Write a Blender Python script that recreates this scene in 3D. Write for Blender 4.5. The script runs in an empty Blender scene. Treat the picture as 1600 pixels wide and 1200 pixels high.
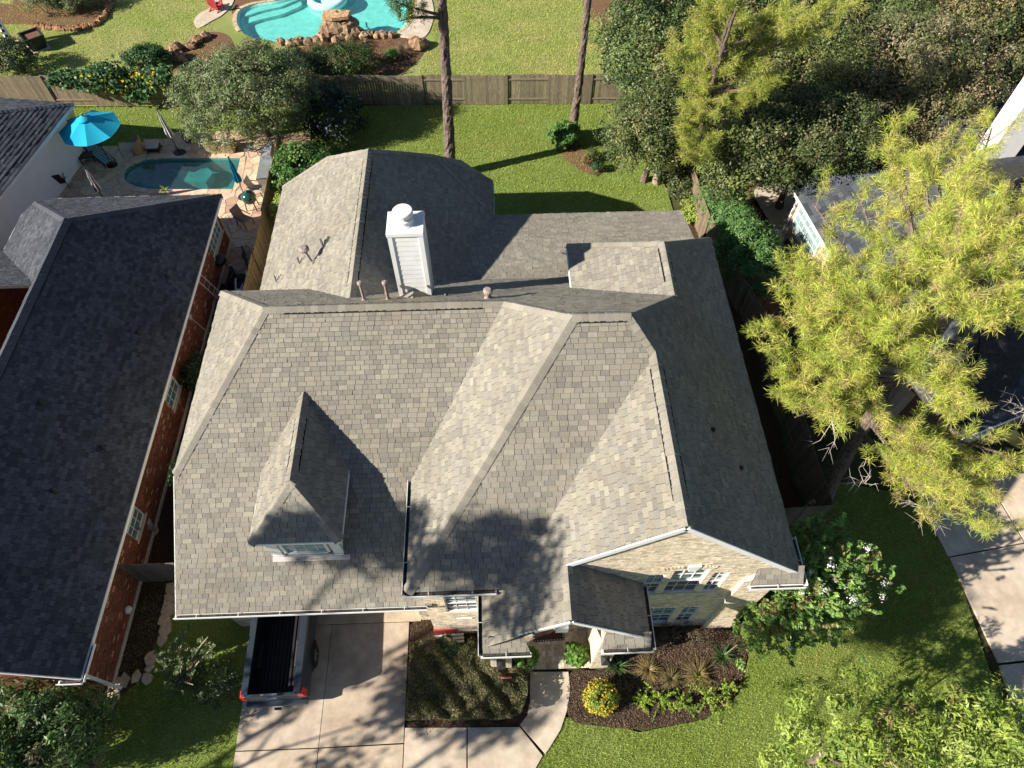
import bpy, math, random
import numpy as np
from mathutils import Vector, Matrix
R = math.radians
sc = bpy.context.scene
col = sc.collection
random.seed(7)
rng = np.random.default_rng(7)

# ---------------------------------------------------------------- camera, sky, sun, exposure
cd = bpy.data.cameras.new('camera'); cam = bpy.data.objects.new('camera', cd); col.objects.link(cam)
cd.sensor_width = 36.0; cd.lens = 36.0 * 1067.0 / 1600.0
cd.clip_start = 0.1; cd.clip_end = 2000.0
cam.location = (0, 0, 24.0)
cam.rotation_euler = (R(90 - 56.7), 0, R(-2.0))
sc.camera = cam

SUN_EL, SUN_AZ = 29.5, 18.0          # elevation; the light travels towards +x, turned 18 degrees to +y
to_sun = Vector((-math.cos(R(SUN_AZ)) * math.cos(R(SUN_EL)), -math.sin(R(SUN_AZ)) * math.cos(R(SUN_EL)), math.sin(R(SUN_EL))))
w = bpy.data.worlds.new('World'); sc.world = w; w.use_nodes = True
nt = w.node_tree; nt.nodes.clear()
wo = nt.nodes.new('ShaderNodeOutputWorld'); bg = nt.nodes.new('ShaderNodeBackground'); sk = nt.nodes.new('ShaderNodeTexSky')
sk.sky_type = 'NISHITA'; sk.sun_disc = False; sk.air_density = .75; sk.dust_density = .2; sk.sun_elevation = R(SUN_EL)
sk.sun_rotation = math.atan2(to_sun.x, to_sun.y)
bg.inputs['Strength'].default_value = 0.056
nt.links.new(sk.outputs[0], bg.inputs[0]); nt.links.new(bg.outputs[0], wo.inputs[0])
sd = bpy.data.lights.new('sun', 'SUN'); sd.energy = 5.0; sd.angle = R(0.5); sd.color = (1.0, 0.93, 0.82)
so = bpy.data.objects.new('sun', sd); col.objects.link(so)
so.rotation_euler = to_sun.to_track_quat('Z', 'Y').to_euler()
so.location = (-30, -10, 40)
sc.view_settings.view_transform = 'Standard'; sc.view_settings.look = 'None'
sc.view_settings.gamma = 1.0; sc.view_settings.use_curve_mapping = False
sc.view_settings.exposure = 1.2
CAMP = np.array([0, 0, 24.0])
_f = np.array([math.sin(R(2)), math.cos(R(2)), 0]); _r = np.array([math.cos(R(2)), -math.sin(R(2)), 0])
_fw = _f*math.cos(R(56.7)) - np.array([0, 0, math.sin(R(56.7))]); _up = _f*math.sin(R(56.7)) + np.array([0, 0, math.cos(R(56.7))])
def GZ(x, y, z):
    """survey: the point at height z that the aerial photograph (1600 x 1200) shows at x, y"""
    d = _fw + _r*(x-800)/1067.0 - _up*(y-600)/1067.0
    p = CAMP + d*(z-24.0)/d[2]; return (float(p[0]), float(p[1]), z)
def G0(x, y): return GZ(x, y, 0.0)

# ---------------------------------------------------------------- helpers
def tag(o, label=None, cat=None, group=None, kind=None):
    if label: o['label'] = label
    if cat: o['category'] = cat
    if group: o['group'] = group
    if kind: o['kind'] = kind
    return o

def empty(name, loc=(0, 0, 0), rz=0.0, label=None, cat=None, group=None, kind=None):
    o = bpy.data.objects.new(name, None); col.objects.link(o)
    o.location = loc; o.rotation_euler = (0, 0, rz); o.empty_display_size = 0.2
    return tag(o, label, cat, group, kind)

class MB:
    """collects polygons and links them as one mesh object; every face carries a colour 'tint'"""
    def __init__(s): s.v = []; s.n = 0; s.lt = []; s.li = []; s.t = []
    def add(s, verts, faces, tint=(1, 1, 1)):
        b = s.n; verts = np.asarray(verts, float); s.v.append(verts); s.n += len(verts)
        for f in faces:
            s.lt.append(len(f)); s.li.extend(i + b for i in f); s.t.append(tint)
        return s
    def soup(s, P, tints):
        """P: N x k x 3 polygons, tints N x 3"""
        P = np.asarray(P, float); n, k = P.shape[:2]
        if n == 0: return s
        s.v.append(P.reshape(-1, 3)); s.li.extend((np.arange(n * k) + s.n).tolist()); s.n += n * k
        s.lt.extend([k] * n); s.t.extend(np.asarray(tints).tolist()); return s
    def box(s, a, b, tint=(1, 1, 1)):
        x0, y0, z0 = a; x1, y1, z1 = b
        return s.add([(x0,y0,z0),(x1,y0,z0),(x1,y1,z0),(x0,y1,z0),(x0,y0,z1),(x1,y0,z1),(x1,y1,z1),(x0,y1,z1)],
                     [(3,2,1,0),(4,5,6,7),(0,1,5,4),(1,2,6,5),(2,3,7,6),(3,0,4,7)], tint)
    def obox(s, c, ux, uy, uz, tint=(1, 1, 1)):
        """box from centre and three half vectors"""
        c, ux, uy, uz = map(lambda q: np.asarray(q, float), (c, ux, uy, uz))
        vs = [c + a*ux + b*uy + d*uz for d in (-1, 1) for a, b in ((-1,-1),(1,-1),(1,1),(-1,1))]
        return s.add(vs, [(3,2,1,0),(4,5,6,7),(0,1,5,4),(1,2,6,5),(2,3,7,6),(3,0,4,7)], tint)
    def prism(s, poly, z0, z1, tint=(1, 1, 1)):
        n = len(poly)
        vs = [(p[0], p[1], z0) for p in poly] + [(p[0], p[1], z1) for p in poly]
        fs = [tuple(range(n, 2*n)), tuple(range(n-1, -1, -1))] + [(i, (i+1) % n, n + (i+1) % n, n + i) for i in range(n)]
        return s.add(vs, fs, tint)
    def bar(s, p, q, w, h=None, tint=(1, 1, 1), up=(0, 0, 1)):
        p, q = np.asarray(p, float), np.asarray(q, float); d = q - p; L = np.linalg.norm(d)
        if L < 1e-6: return s
        d /= L; up = np.asarray(up, float)
        if abs(d @ up) > .98: up = np.array([1.0, 0, 0])
        a = np.cross(d, up); a /= np.linalg.norm(a); b = np.cross(a, d)
        return s.obox((p+q)/2, d*L/2, a*w/2, b*(h or w)/2, tint)
    def tube(s, pts, rad, n=8, tint=(1, 1, 1), cap=True):
        pts = [np.asarray(p, float) for p in pts]
        if not hasattr(rad, '__len__'): rad = [rad]*len(pts)
        vs = []; fs = []; ref = None
        for i, p in enumerate(pts):
            d = pts[min(i+1, len(pts)-1)] - pts[max(i-1, 0)]; d = d/ (np.linalg.norm(d)+1e-9)
            if ref is None: ref = np.array([1.0,0,0]) if abs(d[0]) < .9 else np.array([0,1.0,0])
            a = np.cross(d, ref); a /= np.linalg.norm(a)+1e-9; b = np.cross(d, a); ref = np.cross(a, d)
            ref = ref if np.linalg.norm(ref) > .1 else np.array([1.0,0,0])
            for k in range(n):
                t = 2*math.pi*k/n; vs.append(p + rad[i]*(math.cos(t)*a + math.sin(t)*b))
        for i in range(len(pts)-1):
            for k in range(n):
                k2 = (k+1) % n; fs.append((i*n+k, i*n+k2, (i+1)*n+k2, (i+1)*n+k))
        if cap: fs.append(tuple(range(n-1, -1, -1))); fs.append(tuple((len(pts)-1)*n + k for k in range(n)))
        return s.add(vs, fs, tint)
    def lathe(s, c, prof, n=16, tint=(1, 1, 1), sx=1.0, sy=1.0):
        """prof: (radius, z) from bottom to top"""
        c = np.asarray(c, float); vs = []; fs = []
        for r, z in prof:
            for k in range(n):
                t = 2*math.pi*k/n; vs.append(c + np.array([sx*r*math.cos(t), sy*r*math.sin(t), z]))
        for i in range(len(prof)-1):
            for k in range(n):
                k2 = (k+1) % n; fs.append((i*n+k, i*n+k2, (i+1)*n+k2, (i+1)*n+k))
        fs.append(tuple(range(n-1, -1, -1))); fs.append(tuple((len(prof)-1)*n + k for k in range(n)))
        return s.add(vs, fs, tint)
    def build(s, name, mat, parent=None, off=(0, 0, 0), smooth=False, bevel=0.0):
        me = bpy.data.meshes.new(name)
        V = (np.concatenate(s.v) if s.v else np.zeros((0, 3))) - np.asarray(off, float)
        me.vertices.add(len(V)); me.vertices.foreach_set('co', V.astype(np.float32).ravel())
        me.loops.add(len(s.li)); me.loops.foreach_set('vertex_index', np.asarray(s.li, np.int32))
        lt = np.asarray(s.lt, np.int32); me.polygons.add(len(lt))
        st = np.concatenate([[0], np.cumsum(lt)[:-1]]).astype(np.int32) if len(lt) else lt
        me.polygons.foreach_set('loop_start', st); me.polygons.foreach_set('loop_total', lt)
        me.polygons.foreach_set('use_smooth', np.full(len(lt), bool(smooth)))
        me.update(calc_edges=True)
        a = me.attributes.new('tint', 'FLOAT_COLOR', 'FACE')
        T = np.ones((len(lt), 4), np.float32); T[:, :3] = np.asarray(s.t, np.float32).reshape(-1, 3)
        a.data.foreach_set('color', T.ravel())
        me.materials.append(mat)
        o = bpy.data.objects.new(name, me); col.objects.link(o)
        if parent: o.parent = parent
        if bevel:
            m = o.modifiers.new('edge', 'BEVEL'); m.width = bevel; m.segments = 2; m.limit_method = 'ANGLE'
        return o

def kids(o): return [c for c in bpy.data.objects if c.parent == o]
def copy_tree(o, parent=None, ch=None):
    if ch is None:
        ch = {}
        for q in bpy.data.objects:
            if q.parent: ch.setdefault(q.parent.name, []).append(q)
    c = o.copy(); col.objects.link(c)
    if parent: c.parent = parent
    for k in ch.get(o.name, []): copy_tree(k, c, ch)
    return c

def jit(c, a):
    k = 1 + random.uniform(-a, a); return tuple(max(0.0, v*k*(1 + random.uniform(-a, a)*.15)) for v in c)
def mul(c, k): return tuple(v * k for v in c)

# ---------------------------------------------------------------- materials
MATS = {}
def mat(name, color, rough=.8, noise=0.0, nscale=8.0, c2=None, bump=0.0, bscale=40.0, spec=.25, metal=0.0, transl=0.0,
        coat=0.0, stretch=None, wave=None, big=None):
    """principled surface: colour x face tint, mixed with a second colour by 3-D noise, with fine relief"""
    m = bpy.data.materials.new(name); m.use_nodes = True; t = m.node_tree; N = t.nodes; L = t.links
    b = N['Principled BSDF']; out = N['Material Output']
    at = N.new('ShaderNodeAttribute'); at.attribute_name = 'tint'
    mx = N.new('ShaderNodeMix'); mx.data_type = 'RGBA'; mx.blend_type = 'MULTIPLY'; mx.inputs[0].default_value = 1.0
    geo = N.new('ShaderNodeTexCoord'); src = geo.outputs['Object']
    if stretch:
        mp = N.new('ShaderNodeMapping'); mp.inputs['Scale'].default_value = stretch; L.new(src, mp.inputs[0]); src = mp.outputs[0]
    base = None
    if noise > 0 or c2:
        nz = N.new('ShaderNodeTexNoise'); nz.inputs['Scale'].default_value = nscale; nz.inputs['Detail'].default_value = 6; nz.inputs['Roughness'].default_value = .65
        L.new(src, nz.inputs['Vector'])
        rp = N.new('ShaderNodeValToRGB'); e = rp.color_ramp.elements
        c2_ = c2 or mul(color, 1 - noise)
        e[0].position = .36; e[1].position = .66
        e[0].color = (*c2_, 1); e[1].color = (*(color if c2 else mul(color, 1 + noise*.5)), 1)
        L.new(nz.outputs['Fac'], rp.inputs[0]); base = rp.outputs[0]
        if big:
            n2 = N.new('ShaderNodeTexNoise'); n2.inputs['Scale'].default_value = big[0]; n2.inputs['Detail'].default_value = 4
            L.new(geo.outputs['Object'], n2.inputs['Vector'])
            r2 = N.new('ShaderNodeValToRGB'); q = r2.color_ramp.elements; q[0].position = .38; q[1].position = .64
            q[0].color = (*big[1], 1); q[1].color = (1, 1, 1, 1); L.new(n2.outputs['Fac'], r2.inputs[0])
            m2 = N.new('ShaderNodeMix'); m2.data_type = 'RGBA'; m2.blend_type = 'MULTIPLY'; m2.inputs[0].default_value = 1.0
            L.new(base, m2.inputs[6]); L.new(r2.outputs[0], m2.inputs[7]); base = m2.outputs[2]
    if base is None:
        mx.inputs[6].default_value = (*color, 1)
    else: L.new(base, mx.inputs[6])
    L.new(at.outputs['Color'], mx.inputs[7])
    L.new(mx.outputs[2], b.inputs['Base Color'])
    b.inputs['Roughness'].default_value = rough; b.inputs['Metallic'].default_value = metal
    b.inputs['Specular IOR Level'].default_value = spec
    if coat: b.inputs['Coat Weight'].default_value = coat; b.inputs['Coat Roughness'].default_value = .08
    if bump > 0:
        bn = N.new('ShaderNodeTexNoise'); bn.inputs['Scale'].default_value = bscale; bn.inputs['Detail'].default_value = 5
        L.new(src, bn.inputs['Vector'])
        bp = N.new('ShaderNodeBump'); bp.inputs['Strength'].default_value = bump; bp.inputs['Distance'].default_value = .02
        L.new(bn.outputs['Fac'], bp.inputs['Height']); L.new(bp.outputs[0], b.inputs['Normal'])
    if transl > 0:
        tr = N.new('ShaderNodeBsdfTranslucent'); L.new(mx.outputs[2], tr.inputs['Color'])
        ms = N.new('ShaderNodeMixShader'); ms.inputs[0].default_value = transl
        L.new(b.outputs[0], ms.inputs[1]); L.new(tr.outputs[0], ms.inputs[2]); L.new(ms.outputs[0], out.inputs['Surface'])
    MATS[name] = m
    return m

M = {}
M['shingle'] = mat('weathered_shingle', (.264, .248, .208), .95, .16, 26.0, bump=.6, bscale=160, spec=.12, big=(.45, (.88, .87, .86)))
M['dark_shingle'] = mat('charcoal_shingle', (.068, .074, .086), .9, .22, 24.0, bump=.5, bscale=160, spec=.2, big=(.5, (.78, .8, .82)))
M['deck'] = mat('roof_felt', (.055, .052, .048), .95, .3, 8, spec=.1)
M['tan_brick'] = mat('tan_brick', (.68, .59, .455), .9, .28, 9, bump=.5, bscale=90, spec=.15)
M['mortar'] = mat('pale_mortar', (.54, .49, .41), .95, .2, 12, bump=.3, bscale=120, spec=.1)
M['red_brick'] = mat('red_brick', (.205, .080, .052), .9, .45, 9, bump=.5, bscale=90, spec=.15)
M['red_mortar'] = mat('red_mortar', (.20, .12, .09), .95, .25, 12, spec=.1)
M['white'] = mat('white_paint', (.70, .70, .69), .55, .05, 4, spec=.35, big=(1.5, (.93, .92, .90)))
M['white_wall'] = mat('white_stucco', (.76, .77, .78), .85, .05, 3, bump=.2, bscale=60, spec=.2)
M['beige_wall'] = mat('beige_stucco', (.52, .43, .31), .9, .15, 6, bump=.3, bscale=50, spec=.2)
M['trim'] = mat('grey_metal_trim', (.55, .56, .57), .45, .1, 6, spec=.4)
M['flashing'] = mat('painted_flashing', (.46, .40, .38), .5, .1, 6, spec=.3)
M['dark'] = mat('dark_void', (.012, .012, .013), .9, spec=.1)
M['gutter_in'] = mat('gutter_litter', (.07, .062, .055), .9, .6, 14, bump=.5, spec=.15)
M['pipe'] = mat('painted_flue', (.27, .22, .20), .6, .2, 10, spec=.3)
M['glass'] = mat('window_glass', (.085, .165, .175), .06, spec=.6, coat=.6)
M['glass_low'] = mat('window_screen', (.030, .040, .047), .25, spec=.4)
M['glass_pale'] = mat('window_glass_pale', (.20, .30, .29), .07, spec=.6, coat=.5)
M['concrete'] = mat('driveway_concrete', (.53, .445, .345), .9, .16, 3.0, bump=.25, bscale=120, spec=.15, big=(1.1, (.78, .75, .73)))
M['concrete_pale'] = mat('walk_concrete', (.54, .465, .37), .9, .14, 3.0, bump=.25, bscale=120, spec=.15, big=(.9, (.84, .81, .78)))
M['ground'] = mat('ground_soil', (.060, .062, .026), .95, .5, .8, spec=.05)
M['lawn'] = mat('lawn_turf', (.18, .235, .065), .95, c2=(.135, .190, .046), nscale=2.2, bump=.8, bscale=55, spec=.05, big=(.35, (.82, .84, .6)))
M['lawn_dry'] = mat('dry_lawn_turf', (.29, .275, .12), .95, c2=(.21, .235, .08), nscale=.55, bump=.8, bscale=55, spec=.05, big=(.3, (.8, .95, .7)))
M['blade'] = mat('grass_blade', (.345, .395, .105), .7, spec=.15, transl=.45)
M['mulch'] = mat('mulch', (.085, .055, .036), .95, c2=(.042, .028, .020), nscale=14, bump=1.0, bscale=50, spec=.05)
M['red_mulch'] = mat('red_mulch', (.20, .115, .07), .95, c2=(.12, .068, .042), nscale=10, bump=1.0, bscale=50, spec=.05)
M['chip'] = mat('bark_chip', (.085, .062, .046), .9, spec=.1)
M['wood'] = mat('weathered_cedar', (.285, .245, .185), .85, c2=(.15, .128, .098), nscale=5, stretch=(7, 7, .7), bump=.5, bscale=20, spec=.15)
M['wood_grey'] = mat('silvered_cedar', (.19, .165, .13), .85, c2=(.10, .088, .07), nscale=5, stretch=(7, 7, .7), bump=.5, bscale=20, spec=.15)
M['flag'] = mat('flagstone', (.56, .43, .32), .8, .22, 3.5, bump=.35, bscale=30, spec=.2)
M['grout'] = mat('flagstone_grout', (.42, .35, .28), .95, .2, 10, spec=.1)
M['rock'] = mat('sandstone_rock', (.36, .25, .155), .9, c2=(.15, .095, .06), nscale=4, bump=.9, bscale=9, spec=.1)
M['stone'] = mat('edging_stone', (.42, .35, .25), .9, .3, 6, bump=.6, bscale=14, spec=.12)
M['bark'] = mat('pine_bark', (.23, .17, .135), .95, c2=(.05, .042, .038), nscale=9, stretch=(2.6, 2.6, .8), bump=1.0, bscale=9, spec=.08)
M['pale_bark'] = mat('pale_bark', (.36, .30, .22), .95, c2=(.2, .16, .12), nscale=9, bump=.8, bscale=14, spec=.08)
M['twig'] = mat('dead_twig', (.42, .37, .32), .9, .2, 10, spec=.1)
M['leaf'] = mat('broad_leaf', (1, 1, 1), .5, spec=.35, transl=.32)
M['needle'] = mat('pine_needle', (1, 1, 1), .55, spec=.25, transl=.30)
M['petal'] = mat('petal', (1, 1, 1), .7, spec=.2, transl=.3)
M['truck_paint'] = mat('dark_blue_paint', (.022, .032, .046), .35, spec=.4, coat=.25)
M['liner'] = mat('bed_liner', (.012, .013, .015), .6, .3, 20, spec=.3)
M['rubber'] = mat('tyre_rubber', (.014, .014, .014), .85, spec=.2)
M['alloy'] = mat('alloy_rim', (.35, .35, .36), .35, metal=.8)
M['red_lens'] = mat('red_lens', (.50, .02, .015), .2, spec=.5, coat=.5)
M['chrome'] = mat('chrome', (.6, .6, .62), .2, metal=.9)
M['cyan'] = mat('turquoise_canvas', (.02, .42, .62), .8, .06, 6, spec=.15, transl=.22)
M['blue'] = mat('blue_canvas', (.012, .22, .40), .8, .1, 6, spec=.15, transl=.15)
M['stripe'] = mat('striped_canvas', (1, 1, 1), .85, spec=.1)
M['wicker'] = mat('wicker', (.42, .30, .17), .8, .35, 40, bump=.6, bscale=70, spec=.15)
M['cushion'] = mat('beige_cushion', (.45, .41, .33), .9, .1, 10, spec=.1)
M['black_metal'] = mat('black_metal', (.018, .018, .02), .45, spec=.4)
M['steel'] = mat('stainless_steel', (.55, .57, .60), .32, .1, 5, metal=.7)
M['grey_plastic'] = mat('grey_plastic', (.22, .24, .27), .5, spec=.35)
M['green_glaze'] = mat('green_ceramic', (.012, .06, .045), .15, spec=.5, coat=.6)
M['blue_glaze'] = mat('blue_ceramic', (.012, .018, .14), .15, spec=.5, coat=.6)
M['red_paint'] = mat('red_paint', (.42, .05, .05), .6, .15, 8)
M['yellow_paint'] = mat('yellow_paint', (.75, .42, .03), .6)
M['mosaic'] = mat('mosaic', (1, 1, 1), .5)
M['mat_brown'] = mat('doormat_coir', (.075, .045, .035), .95, .4, 30, bump=.6, spec=.05)
M['tile_line'] = mat('pool_tile', (.05, .10, .13), .3, .3, 20, spec=.4)
M['plaster_dark'] = mat('dark_pool_plaster', (.075, .26, .25), .8, .3, 1.2)
M['plaster_teal'] = mat('teal_plaster_caustics', (.42, .74, .68), .8, .16, 2.2)  # noise paints rippling sunlight into the basin colour
M['ring'] = mat('pool_float_vinyl', (.45, .78, .74), .4, spec=.4)

def water_mat(name, color, mixf):
    m = bpy.data.materials.new(name); m.use_nodes = True; t = m.node_tree; N = t.nodes; L = t.links; N.clear()
    o = N.new('ShaderNodeOutputMaterial'); tr = N.new('ShaderNodeBsdfTransparent'); gl = N.new('ShaderNodeBsdfGlossy')
    df = N.new('ShaderNodeBsdfDiffuse'); fr = N.new('ShaderNodeLayerWeight'); fr.inputs['Blend'].default_value = .12
    tr.inputs[0].default_value = (*color, 1); df.inputs[0].default_value = (*mul(color, .35), 1); gl.inputs['Roughness'].default_value = .03
    tc = N.new('ShaderNodeTexCoord'); nz = N.new('ShaderNodeTexNoise'); nz.inputs['Scale'].default_value = 3.5; nz.inputs['Detail'].default_value = 3
    bp = N.new('ShaderNodeBump'); bp.inputs['Strength'].default_value = .45; bp.inputs['Distance'].default_value = .03
    L.new(tc.outputs['Object'], nz.inputs['Vector']); L.new(nz.outputs['Fac'], bp.inputs['Height'])
    L.new(bp.outputs[0], gl.inputs['Normal']); L.new(bp.outputs[0], fr.inputs['Normal'])
    m1 = N.new('ShaderNodeMixShader'); m1.inputs[0].default_value = mixf
    L.new(tr.outputs[0], m1.inputs[1]); L.new(df.outputs[0], m1.inputs[2])
    m2 = N.new('ShaderNodeMixShader'); L.new(fr.outputs['Facing'], m2.inputs[0]); L.new(m1.outputs[0], m2.inputs[1]); L.new(gl.outputs[0], m2.inputs[2])
    L.new(m2.outputs[0], o.inputs['Surface']); return m
M['water_dark'] = water_mat('pool_water_deep', (.45, .85, .85), .12)
M['water_teal'] = water_mat('pool_water_turquoise', (.62, .96, .93), .06)

# ---------------------------------------------------------------- polygon tools
def clip_half(poly, a, b, c):
    """keep a*x+b*y+c >= 0"""
    out = []; n = len(poly)
    for i in range(n):
        p, q = poly[i], poly[(i+1) % n]
        dp = a*p[0] + b*p[1] + c; dq = a*q[0] + b*q[1] + c
        if dp >= 0: out.append(p)
        if (dp >= 0) != (dq >= 0):
            t = dp/(dp-dq); out.append((p[0] + t*(q[0]-p[0]), p[1] + t*(q[1]-p[1])))
    return out
def clip_rect(poly, x0, y0, x1, y1):
    for h in ((1,0,-x0), (-1,0,x1), (0,1,-y0), (0,-1,y1)):
        poly = clip_half(poly, *h)
        if len(poly) < 3: return []
    return poly
def parea(p): return .5*sum(p[i][0]*p[(i+1) % len(p)][1] - p[(i+1) % len(p)][0]*p[i][1] for i in range(len(p)))
def clean(p):
    o = []
    for q in p:
        if not o or abs(q[0]-o[-1][0]) + abs(q[1]-o[-1][1]) > 2e-3: o.append(q)
    if len(o) > 1 and abs(o[0][0]-o[-1][0]) + abs(o[0][1]-o[-1][1]) < 2e-3: o.pop()
    return o
def inside(poly, x, y):
    c = False; n = len(poly); j = n-1
    for i in range(n):
        if (poly[i][1] > y) != (poly[j][1] > y) and x < (poly[j][0]-poly[i][0])*(y-poly[i][1])/(poly[j][1]-poly[i][1]) + poly[i][0]: c = not c
        j = i
    return c
def smooth_poly(pts, k=6):
    """closed Catmull-Rom through points"""
    o = []; n = len(pts)
    for i in range(n):
        p0, p1, p2, p3 = (np.array(pts[(i+d) % n][:2], float) for d in (-1, 0, 1, 2))
        for j in range(k):
            t = j/k; o.append(tuple(.5*((2*p1) + (-p0+p2)*t + (2*p0-5*p1+4*p2-p3)*t*t + (-p0+3*p1-3*p2+p3)*t**3)))
    return o

class Frame:
    """plane frame: origin, u along the courses, v up the slope, n outward"""
    def __init__(s, O, n):
        s.O = np.asarray(O, float); s.n = np.asarray(n, float)/np.linalg.norm(n)
        u = np.cross([0, 0, 1.0], s.n); s.u = u/np.linalg.norm(u); s.v = np.cross(s.n, s.u)
    def to2(s, p): d = np.asarray(p, float) - s.O; return (d @ s.u, d @ s.v)
    def to3(s, q, h=0.0): return s.O + q[0]*s.u + q[1]*s.v + h*s.n

def tiles(fr, poly, rowh, wfun, gap, hlow, hhigh, tintf, owner, holes=(), stagger=None, jh=0.0):
    """lays courses of separate pieces on a plane polygon (2-D, in frame coordinates); returns a list of pieces"""
    out = []
    us = [p[0] for p in poly]; vs = [p[1] for p in poly]
    u0, u1, v0, v1 = min(us), max(us), min(vs), max(vs)
    r = 0; v = v0
    ccw = poly if parea(poly) > 0 else poly[::-1]
    while v < v1 - .01:
        u = u0 - (stagger(r) if stagger else random.uniform(0, .3))
        vt = v + rowh
        while u < u1:
            wd = wfun(); a, b = u + gap/2, u + wd - gap/2; u += wd
            if b < u0: continue
            spans = [(a, b)]
            for (h0, g0, h1, g1) in holes:
                if vt - .3*rowh > g0 and v + .3*rowh < g1:
                    ns = []
                    for (p, q) in spans:
                        if q <= h0 or p >= h1: ns.append((p, q)); continue
                        if p < h0 - .02: ns.append((p, h0))
                        if q > h1 + .02: ns.append((h1, q))
                    spans = ns
            for (p, q) in spans:
                pl = clean(clip_rect(ccw, p, v + gap*.3, q, vt - gap*.3))
                if len(pl) < 3 or parea(pl) < .0008: continue
                out.append((fr, pl, v, rowh, hlow + random.uniform(-jh, jh), hhigh, tintf(), owner))
        v = vt; r += 1
    return out
def piece_mesh(mb, pc):
    fr, pl, v, rowh, hl, hh, tint, owner = pc; n = len(pl)
    top = [fr.to3(q, hl + (hh-hl)*min(1, max(0, (q[1]-v)/rowh))) for q in pl]
    bot = [fr.to3(q, 0) for q in pl]
    mb.add(top + bot, [tuple(range(n))] + [(i+n, (i+1) % n + n, (i+1) % n, i) for i in range(n)], tint)
def place_pieces(pcs, root, name, rest_name, m, off, limit=300):
    """the pieces that show largest become objects of their own, the rest one joined part"""
    def score(pc):
        fr, pl = pc[0], pc[1]; c = fr.to3(pl[0]); d = CAMP - c; D = np.linalg.norm(d)
        f = max(0, fr.n @ d/D); px = (c[0], c[1])
        t = d[2]/max(.1, d[2]);
        return -f*parea(pl)/D**2
    pcs = sorted(pcs, key=score)
    for pc in pcs[:limit]:
        mb = MB(); piece_mesh(mb, pc); mb.build(name, m, pc[7], off)
    if len(pcs) > limit:
        mb = MB()
        for pc in pcs[limit:]: piece_mesh(mb, pc)
        o = mb.build(rest_name, m, root, off); o['kind'] = 'stuff'

SH_MAIN = [(1.0,1.0,1.0),(.87,.87,.88),(1.11,1.10,1.07),(.93,.92,.91),(1.06,1.04,1.00),(.80,.80,.82),(1.19,1.17,1.12),(.99,.96,.92)]
def t_main(): return jit(random.choices(SH_MAIN, (5,4,3,4,3,2,1.2,3))[0], .05)
SH_DARK = [(1,1,1),(.68,.69,.72),(1.35,1.35,1.35),(.86,.87,.9),(1.14,1.16,1.18)]
def t_dark(): return jit(random.choice(SH_DARK), .06)
def shingle_faces(faces, roof, t, w0=.17, w1=.31, rowh=.145):
    pcs = []
    for poly in faces:
        P = [np.asarray(p, float) for p in poly]
        n = np.zeros(3)
        for i in range(len(P)): n += np.cross(P[i], P[(i+1) % len(P)])
        if n[2] < 0: n = -n
        fr = Frame(min(P, key=lambda p: p[2]), n)
        pcs += tiles(fr, [fr.to2(p) for p in P], rowh, lambda: random.uniform(w0, w1), .012, .022, .004, t, roof, jh=.011)
    return pcs
def roof_deck(faces, name, root, off, thick=.14, m=None):
    mb = MB()
    for poly in faces:
        P = [tuple(p) for p in poly]; n = len(P)
        if sum(P[i][0]*P[(i+1)%n][1]-P[(i+1)%n][0]*P[i][1] for i in range(n)) < 0: P = P[::-1]
        Q = [(p[0], p[1], p[2]-thick) for p in P]
        mb.add(P + Q, [tuple(range(n)), tuple(range(2*n-1, n-1, -1))] + [(i+n, (i+1) % n + n, (i+1) % n, i) for i in range(n)])
    return mb.build(name, m or M['deck'], root, off)
def caps(p, q, n1, n2, roof, off, m, t, w=.17, step=.2, lift=.02, name='ridge_cap', vent=False):
    """overlapping cap shingles folded over a ridge or hip, p (low) to q (high)"""
    p, q = np.asarray(p, float), np.asarray(q, float); d = q-p; L = np.linalg.norm(d); d /= L
    ws = []
    for n in (n1, n2):
        n = np.asarray(n, float)/np.linalg.norm(n); a = np.cross(n, d)
        if np.dot(a, np.asarray(n2 if n is n1 else n1)) > 9: a = -a
        ws.append((a, n))
    (a1, m1), (a2, m2) = ws
    N1, N2 = m1, m2
    if a1 @ N2 > 0: a1 = -a1      # the wing must fall away from the other face
    if a2 @ N1 > 0: a2 = -a2
    k = max(1, int(L/step)); lift0 = lift; up = (N1+N2); up /= np.linalg.norm(up); out = []
    for i in range(k):
        s0 = p + d*(L*i/k); s1 = p + d*(L*(i+1)/k + .02)
        lift = lift0 + random.uniform(-.005, .007); lo, hi = lift + .014, lift
        vs = []
        for s, h in ((s0, lo), (s1, hi)):
            e1 = s + a1*w + N1*h; e2 = s + a2*w + N2*h; c = s + up*(h + .006)
            c1 = s + a1*w*.22 + N1*(h+.004); c2 = s + a2*w*.22 + N2*(h+.004)
            vs += [e1, c1, c, c2, e2, s + a1*w - N1*.01, s - up*.01, s + a2*w - N2*.01]
        fs = [(0,1,9,8),(1,2,10,9),(2,3,11,10),(3,4,12,11),(5,0,8,13),(4,7,15,12),(0,5,6,2),(2,6,7,4),(8,10,14,13),(10,12,15,14),(0,2,1),(2,4,3)]
        mb = MB(); mb.add(vs, fs, t()); out.append(mb.build(name, m, roof, off))
    return out
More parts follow.
